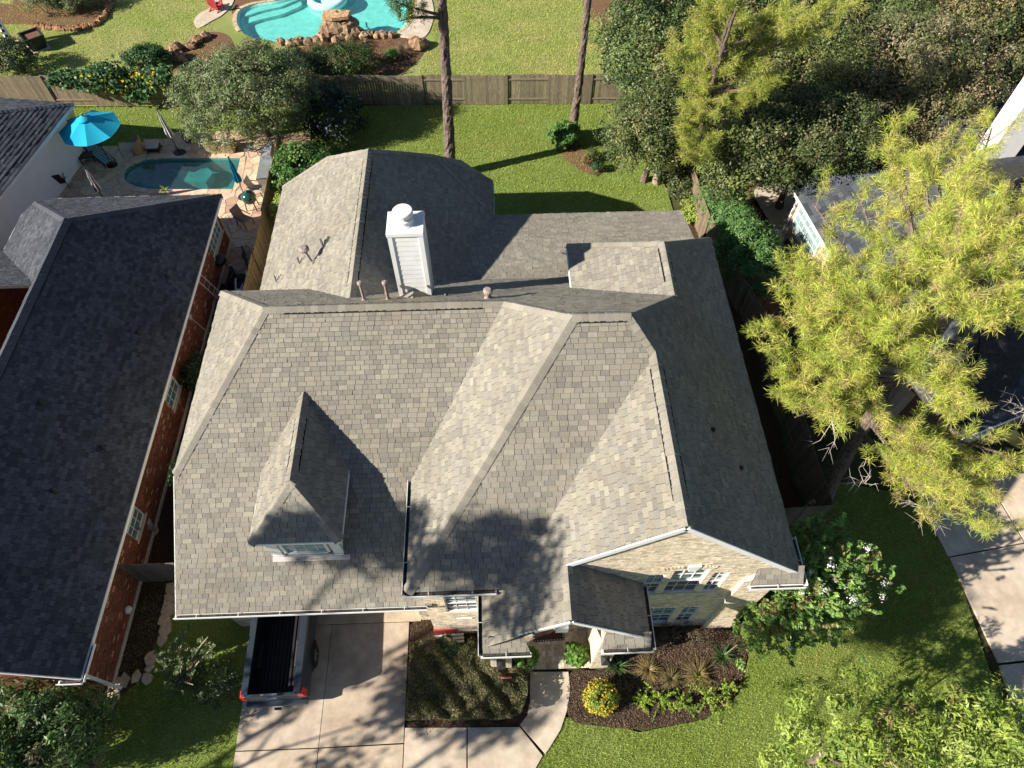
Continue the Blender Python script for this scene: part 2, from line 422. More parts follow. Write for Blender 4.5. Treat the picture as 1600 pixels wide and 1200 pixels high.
def vent_strip(p, q, n1, n2, roof, off, w=.17):
    """black strips along both edges of the caps, painting the shaded slot of a ridge vent"""
    p, q = np.asarray(p, float), np.asarray(q, float); d = (q-p)/np.linalg.norm(q-p); mb = MB()
    N = [np.asarray(n, float)/np.linalg.norm(n) for n in (n1, n2)]
    for i in (0, 1):
        a = np.cross(N[i], d)
        if a @ N[1-i] > 0: a = -a
        c0 = p + a*(w+.004) + N[i]*.028; c1 = q + a*(w+.004) + N[i]*.028
        mb.obox((c0+c1)/2, (c1-c0)/2, a*.022, N[i]*.026)
    mb.build('vent_slot_shade', M['dark'], roof, off)  # black stands for the dark line the raised caps cast
def gutter(path, root, off, out, z_h=.11, wd=.12, name='gutter'):
    """open trough: path of 3-D points along the eave, out = outward directions per segment"""
    g = MB(); i_ = MB()
    for (a, b), o in zip(zip(path[:-1], path[1:]), out):
        a, b, o = map(lambda q: np.asarray(q, float), (a, b, o)); d = (b-a)/np.linalg.norm(b-a)
        e = d*0.0
        for off_, w_, zz, hh in ((wd, .018, -z_h/2, z_h/2),):
            g.obox((a+b)/2 + o*off_ + np.array([0,0,zz]), (b-a)/2 + d*wd*.5, o*w_/2, (0,0,hh))
        g.obox((a+b)/2 + o*(wd/2) + np.array([0,0,-z_h]), (b-a)/2 + d*wd*.5, o*(wd/2), (0,0,.008))
        i_.obox((a+b)/2 + o*(wd/2) + np.array([0,0,-z_h+.022]), (b-a)/2, o*(wd/2-.012), (0,0,.012))
        L = np.linalg.norm(b-a); k = int(L/1.1)
        for j in range(k):
            c = a + d*(L*(j+.5)/k); g.obox(c + o*wd/2 + np.array([0,0,-.008]), d*.008, o*wd/2, (0,0,.004))
    G = g.build(name, M['white'], root, off); i_.build('leaf_litter', M['gutter_in'], G, off)
    return G
def board(root, name, m, p, q, w, h, off, up=(0,0,1)):
    mb = MB(); mb.bar(p, q, w, h, up=up); return mb.build(name, m, root, off)

def window(root, O, ux, uz, n, W, Hh, cols, rows, off, low=True, gm='glass', gl='glass_low', fr_w=.045, mun=.015, sash=True, label=None, sill=True):
    """double-hung window: frame, sill, panes and muntins. O = lower left corner on the wall plane"""
    O, ux, uz, n = map(lambda q: np.asarray(q, float), (O, ux, uz, n))
    O = O + n*.012
    f = MB()
    for (a, b) in (((0,0),(W,0)),((0,Hh),(W,Hh)),((0,0),(0,Hh)),((W,0),(W,Hh))):
        pa = O + ux*a[0] + uz*a[1]; pb = O + ux*b[0] + uz*b[1]; d = (pb-pa)/np.linalg.norm(pb-pa); s = np.cross(d, n)
        f.obox((pa+pb)/2 + n*.03, (pb-pa)/2 + d*fr_w/2, s*fr_w/2, n*.035)
    if sash: f.obox(O + ux*W/2 + uz*Hh/2 + n*.022, ux*(W/2-.02), uz*.026, n*.026)
    wo_ = f.build('window', M['white'], root, off)
    if label: wo_['label'] = label
    for i in range(cols):
        for j in range(rows):
            a0, a1 = W*i/cols, W*(i+1)/cols; b0, b1 = Hh*j/rows, Hh*(j+1)/rows
            mb = MB(); mb.obox(O + ux*(a0+a1)/2 + uz*(b0+b1)/2 - n*.004, ux*((a1-a0)/2-.003), uz*((b1-b0)/2-.003), n*.004, jit((1,1,1), .12))
            mb.build('pane', M[gl] if (low and j < rows/2) else M[gm], wo_, off)
    for i in range(1, cols):
        mb = MB(); mb.obox(O + ux*W*i/cols + uz*Hh/2 + n*.010, ux*mun/2, uz*(Hh/2-.02), n*.010); mb.build('muntin', M['white'], wo_, off)
    for j in range(1, rows):
        if sash and j*2 == rows: continue
        mb = MB(); mb.obox(O + ux*W/2 + uz*Hh*j/rows + n*.009, ux*(W/2-.02), uz*mun/2, n*.009); mb.build('muntin', M['white'], wo_, off)
    if sill:
        mb = MB(); mb.obox(O + ux*W/2 - uz*(fr_w*.5+.045) + n*.05, ux*(W/2+.08), uz*.04, n*.055); mb.build('sill', M['mortar'], wo_, off)
    return wo_

BR_TAN = [(1,1,1),(.82,.78,.74),(1.14,1.12,1.08),(.94,.9,.85),(1.05,1.0,.92),(.70,.64,.60),(1.22,1.2,1.16)]
def t_tan(): return jit(random.choices(BR_TAN, (5,3,3,4,4,1.2,1.6))[0], .06)
BR_RED = [(1,1,1),(.75,.75,.75),(1.25,1.2,1.15),(.9,.85,.85),(1.1,1.1,1.1)]
def t_red(): return jit((2.4, 3.6, 3.8) if random.random() < .05 else random.choice(BR_RED), .08)
def wall(root, O, ux, n, poly, off, t, m_back, holes=(), rowh=.077, bl=.215, name='wall', thick=.2, gap=.012):
    """backing wall as a thick slab with the openings left free in the courses; returns (wall object, brick pieces)"""
    O, ux, n = map(lambda q: np.asarray(q, float), (O, ux, n)); z = np.array([0,0,1.0])
    mb = MB(); k = len(poly); F = [O + ux*p[0] + z*p[1] for p in poly]; Bk = [f - n*thick for f in F]
    idx = tuple(range(k))
    mb.add(F + Bk, [idx, tuple(i+k for i in idx[::-1])] + [(i, i+k, (i+1) % k + k, (i+1) % k) for i in range(k)])
    # the outer leaf stands 8 cm proud, cut round the openings so that the windows sit in reveals
    dep = .08 if holes else .0
    if holes:
        us = sorted({p[0] for p in poly} | {h[0] for h in holes} | {h[2] for h in holes})
        ccw = poly if parea(poly) > 0 else poly[::-1]; z0 = min(p[1] for p in poly); z1 = max(p[1] for p in poly)
        for a, b in zip(us[:-1], us[1:]):
            hs = sorted((h[1], h[3]) for h in holes if h[0] < b - 1e-4 and h[2] > a + 1e-4); lo = z0; runs = []
            for (p, q) in hs:
                if p > lo: runs.append((lo, p))
                lo = max(lo, q)
            if lo < z1: runs.append((lo, z1))
            for (p, q) in runs:
                pl = clean(clip_rect(ccw, a, p, b, q))
                if len(pl) < 3: continue
                kk = len(pl); T = [O + ux*v[0] + z*v[1] + n*dep for v in pl]; Bt = [O + ux*v[0] + z*v[1] + n*.001 for v in pl]
                mb.add(T + Bt, [tuple(range(kk))] + [(i, i+kk, (i+1) % kk + kk, (i+1) % kk) for i in range(kk)])
    wo_ = mb.build(name, m_back, root, off)
    fr = Frame(O + n*dep, n); fr.u = ux; fr.v = z
    pcs = tiles(fr, poly, rowh, lambda: bl, gap, .010, .010, t, wo_, holes, stagger=lambda r: (r % 2)*bl/2, jh=.003)
    return wo_, pcs

# ---------------------------------------------------------------- foliage
def leaves(mb, C, Nv, ln, wd, colf, rg, tang=None):
    """one four-cornered leaf per centre, lying across its normal"""
    C = np.asarray(C, float); n = len(C); Nv = np.asarray(Nv, float); Nv = Nv/(np.linalg.norm(Nv, axis=1, keepdims=True)+1e-9)
    t = rg.normal(size=(n, 3)) if tang is None else np.asarray(tang, float)
    t = t - (t*Nv).sum(1, keepdims=True)*Nv; t /= np.linalg.norm(t, axis=1, keepdims=True)+1e-9
    s = np.cross(Nv, t); k = rg.uniform(.7, 1.3, (n, 1)); L = ln*k/2; Wd = wd*k/2
    mb.soup(np.stack([C-t*L, C+s*Wd - t*L*.1, C+t*L, C-s*Wd - t*L*.1], 1), colf(n))
def pal(cols, w=None, j=.25):
    cols = np.array(cols, float); w = None if w is None else np.array(w)/sum(w)
    return cols, w, j
def crown(name, parent, off, center, radii, nclump, cr, per, ln, wd, palette, seed, shell=.55, lumps=5, lump_amp=.25, up=.35, flat=1.0, m='leaf', hang=0.0, zmin=None):
    """a crown of many small leaves gathered in clumps of differing hue, its outline broken by lumps and gaps"""
    rg = np.random.default_rng(seed); center = np.asarray(center, float); radii = np.asarray(radii, float)
    cols, w, j = palette
    D = rg.normal(size=(nclump, 3)); D /= np.linalg.norm(D, axis=1, keepdims=True); D[:, 2] = np.where(D[:, 2] < -.45, -D[:, 2], D[:, 2])
    Ld = rg.normal(size=(lumps, 3)); Ld /= np.linalg.norm(Ld, axis=1, keepdims=True)
    bump = 1 + lump_amp*np.clip((D @ Ld.T - .45)/.55, 0, 1).max(1) - lump_amp*.5
    rad = rg.uniform(shell, 1.0, (nclump, 1))**.7 * bump[:, None]
    P = center + D*rad*radii
    mb = MB(); hue = rg.choice(len(cols), nclump, p=w)
    K = rg.integers(int(per*.6), int(per*1.4)+1, nclump); idx = np.repeat(np.arange(nclump), K); n = len(idx)
    d = rg.normal(size=(n, 3)); d /= np.linalg.norm(d, axis=1, keepdims=True); rr = rg.uniform(.25, 1.0, (n, 1))**.6
    sc_ = rg.uniform(.6, 1.35, nclump)[idx][:, None]
    C = P[idx] + d*rr*cr*sc_*np.array([1, 1, flat])
    if hang: C[:, 2] -= hang*rr[:, 0]*rg.uniform(0, 1, n)
    if zmin is not None: C[:, 2] = np.maximum(C[:, 2], zmin + rg.uniform(0, .1, n))
    Nv = d*.7 + D[idx]*.5 + rg.normal(size=(n, 3))*.55 + np.array([0, 0, up])
    base = cols[hue[idx]]*rg.uniform(1-j*.5, 1+j*.5, nclump)[idx][:, None]*rg.uniform(1-j, 1+j, (n, 1))
    leaves(mb, C, Nv, ln, wd, lambda k: base, rg)
    return mb.build(name, M[m], parent, off)
def trunk_mb(pts, r0, r1, n=9, wob=.03, seed=0):
    rg = np.random.default_rng(seed); P = []; A = np.asarray(pts, float); 
    for a, b in zip(A[:-1], A[1:]):
        k = max(2, int(np.linalg.norm(b-a)/(.8 if n < 10 else .22)))
        for i in range(k): P.append(a + (b-a)*i/k)
    P.append(A[-1]); P = np.array(P); P[1:-1] += rg.normal(size=(len(P)-2, 3))*wob
    T = np.linspace(0, 1, len(P)); L_tot = np.linalg.norm(A[-1]-A[0]); m = MB().tube(P, [r0 + (r1-r0)*t + (.35*r0*math.exp(-t*L_tot*1.1)) for t in T], n)
    if n >= 10:      # plated bark: every vertex in or out a little
        V = m.v[0]; ax = np.repeat(P, n, axis=0)[:len(V)]; V += (V-ax)*rg.uniform(-.10, .12, (len(V), 1))
    return m
def needles(mb, P, D, per, ln, wd, cols, rg, spread=1.0):
    """tufts of needles: P tuft points, D shoot directions"""
    n = len(P); idx = np.repeat(np.arange(n), per); k = len(idx)
    D = D/(np.linalg.norm(D, axis=1, keepdims=True)+1e-9)
    v = D[idx]*rg.uniform(.15, 1.0, (k, 1)) + rg.normal(size=(k, 3))*.62*spread; v /= np.linalg.norm(v, axis=1, keepdims=True)
    L = ln*rg.uniform(.65, 1.15, (k, 1)); b = P[idx] + D[idx]*rg.uniform(-.26, .12, (k, 1)) + rg.normal(size=(k, 3))*.035
    s = np.cross(v, rg.normal(size=(k, 3))); s /= np.linalg.norm(s, axis=1, keepdims=True)+1e-9
    tip = b + v*L; tip[:, 2] -= .10*L[:, 0]
    mid = b + v*L*.55
    T = cols[rg.integers(0, len(cols), n)][idx]*rg.uniform(.6, 1.25, (k, 1)); br = rg.random(k) < .04; T[br] = np.array([.26, .17, .07])
    mb.soup(np.stack([b, mid + s*wd/2, tip, mid - s*wd/2], 1), T)
def pine(root, off, tips, trunk_pts, tr, cols, seed, per_tip=64, ln=.24, wd=.014, per=38, limb_r=.07, start_drop=1.0, spread=.62, bare=.35):
    """trunk, one limb per tip with side twigs, and needle tufts along the outer part of each limb"""
    rg = np.random.default_rng(seed); A = np.asarray(trunk_pts, float); zs = A[:, 2]
    trunk_mb(trunk_pts, tr[0], tr[1], 15, .012, seed).build('trunk', M['bark'], root, off)
    TP, TD = [], []; tw = MB()
    for tip in tips:
        tip = np.asarray(tip, float); zt = min(zs[-1], max(zs[1]*.6, tip[2] - start_drop + rg.uniform(-.5, .3)))
        st = np.array([np.interp(zt, zs, A[:, i]) for i in range(3)]); L = np.linalg.norm(tip-st)
        ctrl = (st+tip)/2 + np.array([rg.uniform(-.3,.3), rg.uniform(-.3,.3), rg.uniform(-.1,.45)])
        f = lambda t: st*(1-t)**2 + ctrl*2*t*(1-t) + tip*t*t
        pts = [f(t) for t in np.linspace(0, 1, 8)]
        MB().tube(pts, [limb_r*(1-.85*t) + .008 for t in np.linspace(0, 1, 8)], 6).build('limb', M['bark'], root, off)
        dirn = (tip-st)/L
        nt_ = max(4, int(per_tip/7))
        for q in range(nt_):
            t = bare + (1-bare)*(q+.5)/nt_; p = f(t); sd = rg.normal(size=3); sd -= (sd @ dirn)*dirn*.6; sd[2] = abs(sd[2])*.35 + .1; sd /= np.linalg.norm(sd)
            ll_ = spread*rg.uniform(.45, 1.25)*(1.15 - .5*abs(t-.65)); e = p + sd*ll_ + dirn*ll_*.55
            tw.tube([p, (p+e)/2 + [0,0,.03], e], [.016, .011, .006], 4, tint=(1.3,1.2,1.1), cap=False)
            for h in range(7):
                u_ = rg.uniform(.35, 1.05); TP.append(p + (e-p)*u_ + rg.normal(size=3)*.09); TD.append((e-p)/np.linalg.norm(e-p) + [0,0,.35] + rg.normal(size=3)*.25)
    tw.build('twigs', M['bark'], root, off)['kind'] = 'stuff'
    mb = MB(); needles(mb, np.array(TP), np.array(TD), per, ln, wd, np.array(cols), rg)
    return mb.build('crown', M['needle'], root, off)
def strap_plant(root, off, c, n, ln, wd, cols, seed, arch=.5, tilt=.9, m='leaf', seg=5, name='leaf_rosette', z0=0.0):
    """arching strap leaves from one centre"""
    rg = np.random.default_rng(seed); mb = MB()
    for i in range(n):
        a = rg.uniform(0, 2*math.pi); el = rg.uniform(.15, tilt); L = ln*rg.uniform(.65, 1.1); d = np.array([math.cos(a)*math.sin(el*1.3), math.sin(a)*math.sin(el*1.3), math.cos(el*1.3)])
        s = np.array([-math.sin(a), math.cos(a), 0]); w_ = wd*rg.uniform(.7, 1.15); col_ = np.array(cols[rg.integers(0, len(cols))])*rg.uniform(.75, 1.25)
        p = np.array([c[0], c[1], z0 + .02]); vs = []
        for k in range(seg+1):
            t = k/seg; q = p + d*L*t + np.array([d[0], d[1], 0])*arch*L*t*t*.35 - np.array([0,0,1])*arch*L*t*t*.6; q[2] = max(q[2], z0+.02)
            ww = w_*(1-t**2.2)*(.55+.45*min(1, t*4))/2 + .001; vs += [q - s*ww, q + s*ww]
        mb.add(vs, [(2*k, 2*k+1, 2*k+3, 2*k+2) for k in range(seg)], tuple(col_))
    return mb.build(name, M[m], root, off)

# ================================================================ THE SETTING
def sheet(name, poly, z, m, kind='structure', th=.02, parent=None):
    mb = MB(); p = [q[:2] for q in poly]
    if parea(p) < 0: p = p[::-1]
    mb.prism(p, z-th, z)
    o = mb.build(name, m, parent)
    if kind: o['kind'] = kind
    return o
from mathutils.geometry import tessellate_polygon
def holed(name, outer, holes, z, m, kind='structure'):
    """flat sheet with openings"""
    loops = [[Vector((q[0], q[1], z)) for q in p] for p in [outer] + holes]
    vs = [v for l in loops for v in l]; mb = MB()
    fs = []
    for f in tessellate_polygon(loops):
        a, b, c = (vs[k] for k in f)
        fs.append(tuple(f) if (b-a).cross(c-a).z > 0 else tuple(f[::-1]))
    mb.add(vs, fs); o = mb.build(name, m)
    if kind: o['kind'] = kind
    return o
POOL2 = smooth_poly([(-16.126,44.023,0.000),(-16.285,45.564,0.000),(-15.542,46.328,0.000),(-14.136,46.760,0.000),(-12.887,47.531,0.000),(-12.264,48.678,0.000),(-10.690,50.174,0.000),(-7.169,50.492,0.000),(-5.283,48.265,0.000),(-4.955,45.799,0.000),(-5.093,44.245,0.000),(-5.525,43.055,0.000),(-6.613,42.285,0.000),(-8.236,42.414,0.000),(-10.628,42.207,0.000),(-12.379,41.837,0.000),(-14.005,42.037,0.000),(-15.326,42.735,0.000)], 5)
POOL1 = [(-13.503,30.724,0.000),(-13.423,28.293,0.000)] + smooth_poly([(-13.423,28.293,0.000),(-15.563,28.319,0.000),(-17.216,28.376,0.000),(-18.180,28.557,0.000),(-19.030,29.029,0.000),(-19.436,29.543,0.000),(-19.387,30.100,0.000),(-18.948,30.601,0.000),(-17.995,30.855,0.000),(-16.113,30.816,0.000),(-13.503,30.724,0.000)], 1)[1:-1]
def subdiv(p, k=4): return [tuple(np.array(p[i][:2])*(1-j/k) + np.array(p[(i+1) % len(p)][:2])*j/k) for i in range(len(p)) for j in range(k)]
P1C = smooth_poly([(-18.399,28.515,0.000),(-19.030,29.029,0.000),(-19.436,29.543,0.000),(-19.387,30.100,0.000),(-18.948,30.601,0.000)], 1)
POOL1 = subdiv([(-13.503,30.724,0.000),(-16.113,30.816,0.000)], 1) + [(-17.995,30.855,0.000)[:2],(-18.483,30.767,0.000)[:2],(-18.948,30.601,0.000)[:2],(-19.240,30.300,0.000)[:2],(-19.386,29.972,0.000)[:2],(-19.419,29.543,0.000)[:2],(-19.252,29.236,0.000)[:2],(-18.970,28.928,0.000)[:2],(-18.571,28.668,0.000)[:2],(-18.028,28.478,0.000)[:2],(-17.216,28.376,0.000)[:2],(-15.563,28.319,0.000)[:2],(-13.418,28.268,0.000)[:2]]
POOL1 = [tuple(q[:2]) for q in POOL1]
holed('ground', [(-400,-400),(400,-400),(400,600),(-400,600)], [POOL1, POOL2], -.06, M['ground'])
LAWN_FRONT_LEFT = [(-30,-12),(-8.3,-12),(-8.45,7.6),(-12.6,7.6),(-12.9,4.2),(-13.6,2.9),(-30,2.0)]
LAWN_FRONT_RIGHT = [(-3.26,-12),(15.9,-12),(15.9,4.0),(16.1,7.0),(15.75,9.1),(15.3,10.2),(12.3,11),(8.4,6.4),(7.9,5.3),(8.05,4.6),(7.5,3.5),(6.3,2.8),(4.1,2.5),(2.3,3.0),(1.7,3.0),(.8,1.6),(.2,1.0),(-3.26,1.1)]
LAWN_BACK = [(-10.6,21.5),(9.2,21.5),(9.0,27.0),(8.2,35.0),(-10.9,35.2)]
LAWN_LEFT_YARD = [(-21.8,31.3),(-17.7,31.3),(-15.2,32.4),(-12.4,31.9),(-11.0,32.0),(-10.9,35.3),(-24,35.7)]
LAWN_NEIGHBOUR = [(-45,35.9),(11,35.0),(9.4,41),(6.6,48),(4,60),(-45,60)]
SHEET_FL = sheet('lawn', LAWN_FRONT_LEFT, 0, M['lawn']); SHEET_FR = sheet('lawn', LAWN_FRONT_RIGHT, 0, M['lawn'])
sheet('lawn', LAWN_BACK, 0, M['lawn']); sheet('lawn', LAWN_LEFT_YARD, 0, M['lawn']); holed('lawn', LAWN_NEIGHBOUR, [POOL2], 0, M['lawn_dry'])

# driveway of the tan house: four slabs with open joints
drv = empty('driveway', kind='structure')
def slab(parent, poly, m, z=.045, name='slab', tint=(1,1,1)):
    mb = MB(); p = [q[:2] for q in poly]
    if parea(p) < 0: p = p[::-1]
    mb.prism(p, -.05, z, tint); return mb.build(name, m, parent, bevel=.008)
yj = 2.42
slab(drv, [(-8.5,yj),(-5.94,yj),(-5.93,6.13),(-8.6,6.13)], M['concrete'], tint=(.97,.97,.98))
slab(drv, [(-5.925,yj),(-3.30,yj+.04),(-3.30,6.13),(-5.915,6.13)], M['concrete'], tint=(.93,.91,.90))
slab(drv, [(-8.6,6.15),(-2.9,6.15),(-2.9,6.5),(-8.6,6.5)], M['concrete'], z=.052, tint=(1.08,1.05,.98))
slab(drv, [(-8.5,yj-.03),(-5.945,yj-.03),(-5.93,-3),(-8.4,-3)], M['concrete'], tint=(1.0,.99,.97))
slab(drv, [(-5.925,yj-.03),(-3.30,yj),(-3.28,-3),(-5.91,-3)], M['concrete'], tint=(1.03,1.01,.98))
slab(drv, [(-8.4,-3.03),(-3.28,-3.03),(-3.28,-12),(-8.4,-12)], M['concrete'])
sheet('garage_floor', [(-8.9,6.53),(-2.5,6.53),(-2.5,12.3),(-8.9,12.3)], .05, M['concrete'])
# curved front walk: three slabs
wk = empty('walkway', kind='structure')
outer = [(2.008,4.352,0.000),(2.026,3.805,0.000),(1.874,3.204,0.000),(1.629,2.661,0.000),(1.231,2.138,0.000),(0.804,1.630,0.000),(0.399,1.371,0.000)]
inner = [(0.744,4.396,0.000),(0.700,3.508,0.000),(0.598,3.100,0.000),(0.342,2.833,0.000)]
slab(wk, [p[:2] for p in (inner + [(0.401,2.776,0.000),(1.103,2.001,0.000)] + outer[4::-1])], M['concrete_pale'], z=.05)
slab(wk, [(0.340,2.778,0.000),(1.020,1.952,0.000),(0.720,1.530,0.000),(0.227,0.975,0.000),(-1.297,1.028,0.000),(-1.298,2.817,0.000)], M['concrete_pale'], z=.045, tint=(.97,.97,.97))
slab(wk, [(-1.338,2.819,0.000),(-1.336,1.030,0.000),(-3.27,1.2),(-3.275,2.88)], M['concrete_pale'], z=.045, tint=(.98,.96,.95))
# driveway of the right-hand neighbour
nd = empty('neighbor_driveway', kind='structure')
slab(nd, [(15.820,9.485,0.000),(16.340,10.352,0.000),(17.118,10.699,0.000),(18.535,10.866,0.000),(18.753,9.691,0.000),(18.951,8.181,0.000),(15.995,7.757,0.000)], M['concrete_pale'], tint=(1.05,1.02,.98))
slab(nd, [(18.585,10.864,0.000),(22.759,10.964,0.000),(21.998,8.515,0.000),(19.009,8.203,0.000),(18.826,9.689,0.000)], M['concrete_pale'], tint=(1.08,1.03,.98))
slab(nd, [(16.023,7.709,0.000),(18.953,8.133,0.000),(21.973,8.467,0.000),(20.744,4.401,0.000),(16.279,4.132,0.000)], M['concrete_pale'], tint=(.98,.96,.95))
slab(nd, [(16.266,4.052,0.000),(20.712,4.341,0.000),(19.237,0.146,0.000),(16.049,0.258,0.000)], M['concrete_pale'], tint=(.92,.91,.92))
# beds
BED = smooth_poly([(2.113,4.348,0.000),(3.111,4.392,0.000),(4.290,5.284,0.000),(5.853,5.543,0.000),(7.423,5.509,0.000),(7.959,5.156,0.000),(7.951,4.543,0.000),(7.442,3.578,0.000),(6.328,2.900,0.000),(4.339,2.602,0.000),(2.730,2.731,0.000),(1.903,3.054,0.000)], 5)
sheet('mulch_bed', BED, .03, M['mulch'])
BED_HEDGE = smooth_poly([(-3.285,6.010,0.000),(-1.977,6.028,0.000),(-0.674,5.457,0.000),(0.790,4.473,0.000),(0.696,3.433,0.000),(0.343,2.851,0.000),(-1.520,2.843,0.000),(-3.220,2.921,0.000)], 4)
sheet('mulch_bed', BED_HEDGE, .02, M['mulch'])
BED_SIDE = [(-12.943,7.794,0.000),(-11.702,7.751,0.000),(-11.626,6.686,0.000),(-11.844,5.641,0.000),(-11.904,4.641,0.000),(-12.631,4.050,0.000),(-12.658,3.712,0.000),(-12.715,3.344,0.000),(-13.805,3.752,0.000),(-15.163,4.176,0.000),(-13.865,4.476,0.000),(-12.823,4.439,0.000)]
sheet('mulch_bed', BED_SIDE, .012, M['mulch'])
sheet('side_yard_soil', [(-12.95,7.95),(-10.85,7.95),(-10.9,21.6),(-12.9,21.6)], .008, M['mulch'])
sheet('side_yard_soil', [(-10.75,7.95),(-9.05,7.95),(-9.2,26),(-11.0,28)], .004, M['mulch'])
sheet('side_yard_soil', [(7.6,7.6),(11.2,9.0),(11.2,18),(9.6,26),(8.2,21.4),(7.6,18.2)], .010, M['mulch'])
BED_TREE = smooth_poly([(3.55,31.2),(4.6,31.7),(5.0,30.6),(5.8,29.2),(5.5,28.7),(4.6,29.2),(3.7,30.4)], 5)
sheet('mulch_bed', BED_TREE, .015, M['red_mulch'])
sheet('leaf_litter_ground', [(9.6,18),(13.9,18),(14.2,23),(13.4,24.5),(13.2,27.2),(16,28.6),(26,29),(26,42),(9.0,42),(9.6,27)], -.02, M['red_mulch'])
sheet('side_path', smooth_poly([(13.411,27.064,0.000),(14.143,27.624,0.000),(15.798,27.665,0.000),(16.204,27.064,0.000),(14.869,24.775,0.000),(13.964,23.485,0.000),(13.734,24.725,0.000)], 4), .03, M['concrete_pale'])
# grounds behind: beds round the turquoise pool
BED_POOL = smooth_poly([(-11.930,38.666,0.000),(-11.692,41.175,0.000),(-9.374,41.732,0.000),(-6.589,41.922,0.000),(-4.987,42.011,0.000),(-4.025,40.978,0.000),(-4.294,39.739,0.000),(-4.836,38.815,0.000),(-5.644,38.118,0.000),(-8.623,38.157,0.000)], 5)
sheet('mulch_bed', BED_POOL, .02, M['red_mulch'])
sheet('mulch_bed', smooth_poly([(-19.673,40.276,0.000),(-19.511,41.238,0.000),(-18.653,42.343,0.000),(-17.627,43.182,0.000),(-16.268,42.404,0.000),(-15.222,38.912,0.000),(-16.627,38.307,0.000),(-19.042,38.914,0.000)], 5), .02, M['red_mulch'])
sheet('mulch_bed', smooth_poly([(-29.192,44.329,0.000),(-28.351,44.000,0.000),(-26.644,43.718,0.000),(-25.169,44.188,0.000),(-24.707,45.702,0.000),(-25.486,48.136,0.000),(-27.111,50.747,0.000),(-31.993,50.918,0.000),(-31.353,46.721,0.000),(-30.258,44.819,0.000)], 5), .02, M['red_mulch'])
sheet('mulch_bed', [(-31.383,44.556,0.000),(-29.409,44.487,0.000),(-30.508,46.691,0.000),(-32.348,47.155,0.000),(-45,46)], .012, M['red_mulch'])
sheet('mulch_bed', [(6.252,45.567,0.000),(7.301,41.581,0.000),(8.021,40.840,0.000),(9.303,44.514,0.000),(9.835,48.589,0.000),(6.759,48.696,0.000)], .018, M['red_mulch'])

# ---------------------------------------------------------------- turquoise pool of the house behind
po2 = empty('turquoise_pool', kind='structure')
def basin(root, poly, depth, mwall, mwater, zw=-.05, inner=.95, floor_m=None):
    c = np.mean(np.array(poly), axis=0); n = len(poly); p = poly if parea(poly) > 0 else poly[::-1]
    mb = MB()
    lo = [tuple(c + (np.array(q)-c)*inner) for q in p]
    mb.add([(q[0], q[1], .03) for q in p] + [(q[0], q[1], -depth) for q in lo], [tuple(range(n, 2*n))] + [(i, i+n, (i+1) % n + n, (i+1) % n) for i in range(n)])
    mb.build('basin', mwall, root)
    mb = MB(); mb.add([(q[0], q[1], zw) for q in p], [tuple(range(n))]); mb.build('water', mwater, root)
def ring_stones(root, poly, wd, z, m, step, name, skip=None, gap=.02, t=None, h=.10):
    """separate coping stones along an outline"""
    p = poly if parea(poly) > 0 else poly[::-1]; n = len(p); P = np.array(p); acc = [0]
    for i in range(n): acc.append(acc[-1] + np.linalg.norm(P[(i+1) % n]-P[i]))
    Lt = acc[-1]; k = max(3, int(Lt/step)); Q = np.vstack([P, P[:1]])
    def at(s): 
        s %= Lt; i = np.searchsorted(acc, s, side='right')-1; i = min(i, n-1); f = (s-acc[i])/max(1e-6, acc[i+1]-acc[i]); return Q[i]*(1-f) + Q[i+1]*f
    for j in range(k):
        s0, s1 = Lt*j/k + gap/2, Lt*(j+1)/k - gap/2; a, b, mid = at(s0), at(s1), at((s0+s1)/2)
        if skip and skip(mid): continue
        def nrm(s): d = at(s+.05)-at(s-.05); d /= np.linalg.norm(d)+1e-9; return np.array([d[1], -d[0]])
        w_ = wd*random.uniform(.9, 1.1)
        o = [a, mid, b, b + nrm(s1)*w_, mid + nrm((s0+s1)/2)*w_, a + nrm(s0)*w_]
        o = [tuple(q) for q in o]
        if parea(o) < 0: o = o[::-1]
        mb = MB(); mb.prism(o, z-h, z + random.uniform(0, .01), jit(t or (1,1,1), .12)); mb.build(name, m, root)
basin(po2, POOL2, .5, M['plaster_teal'], M['water_teal'], zw=-.09, inner=.9)

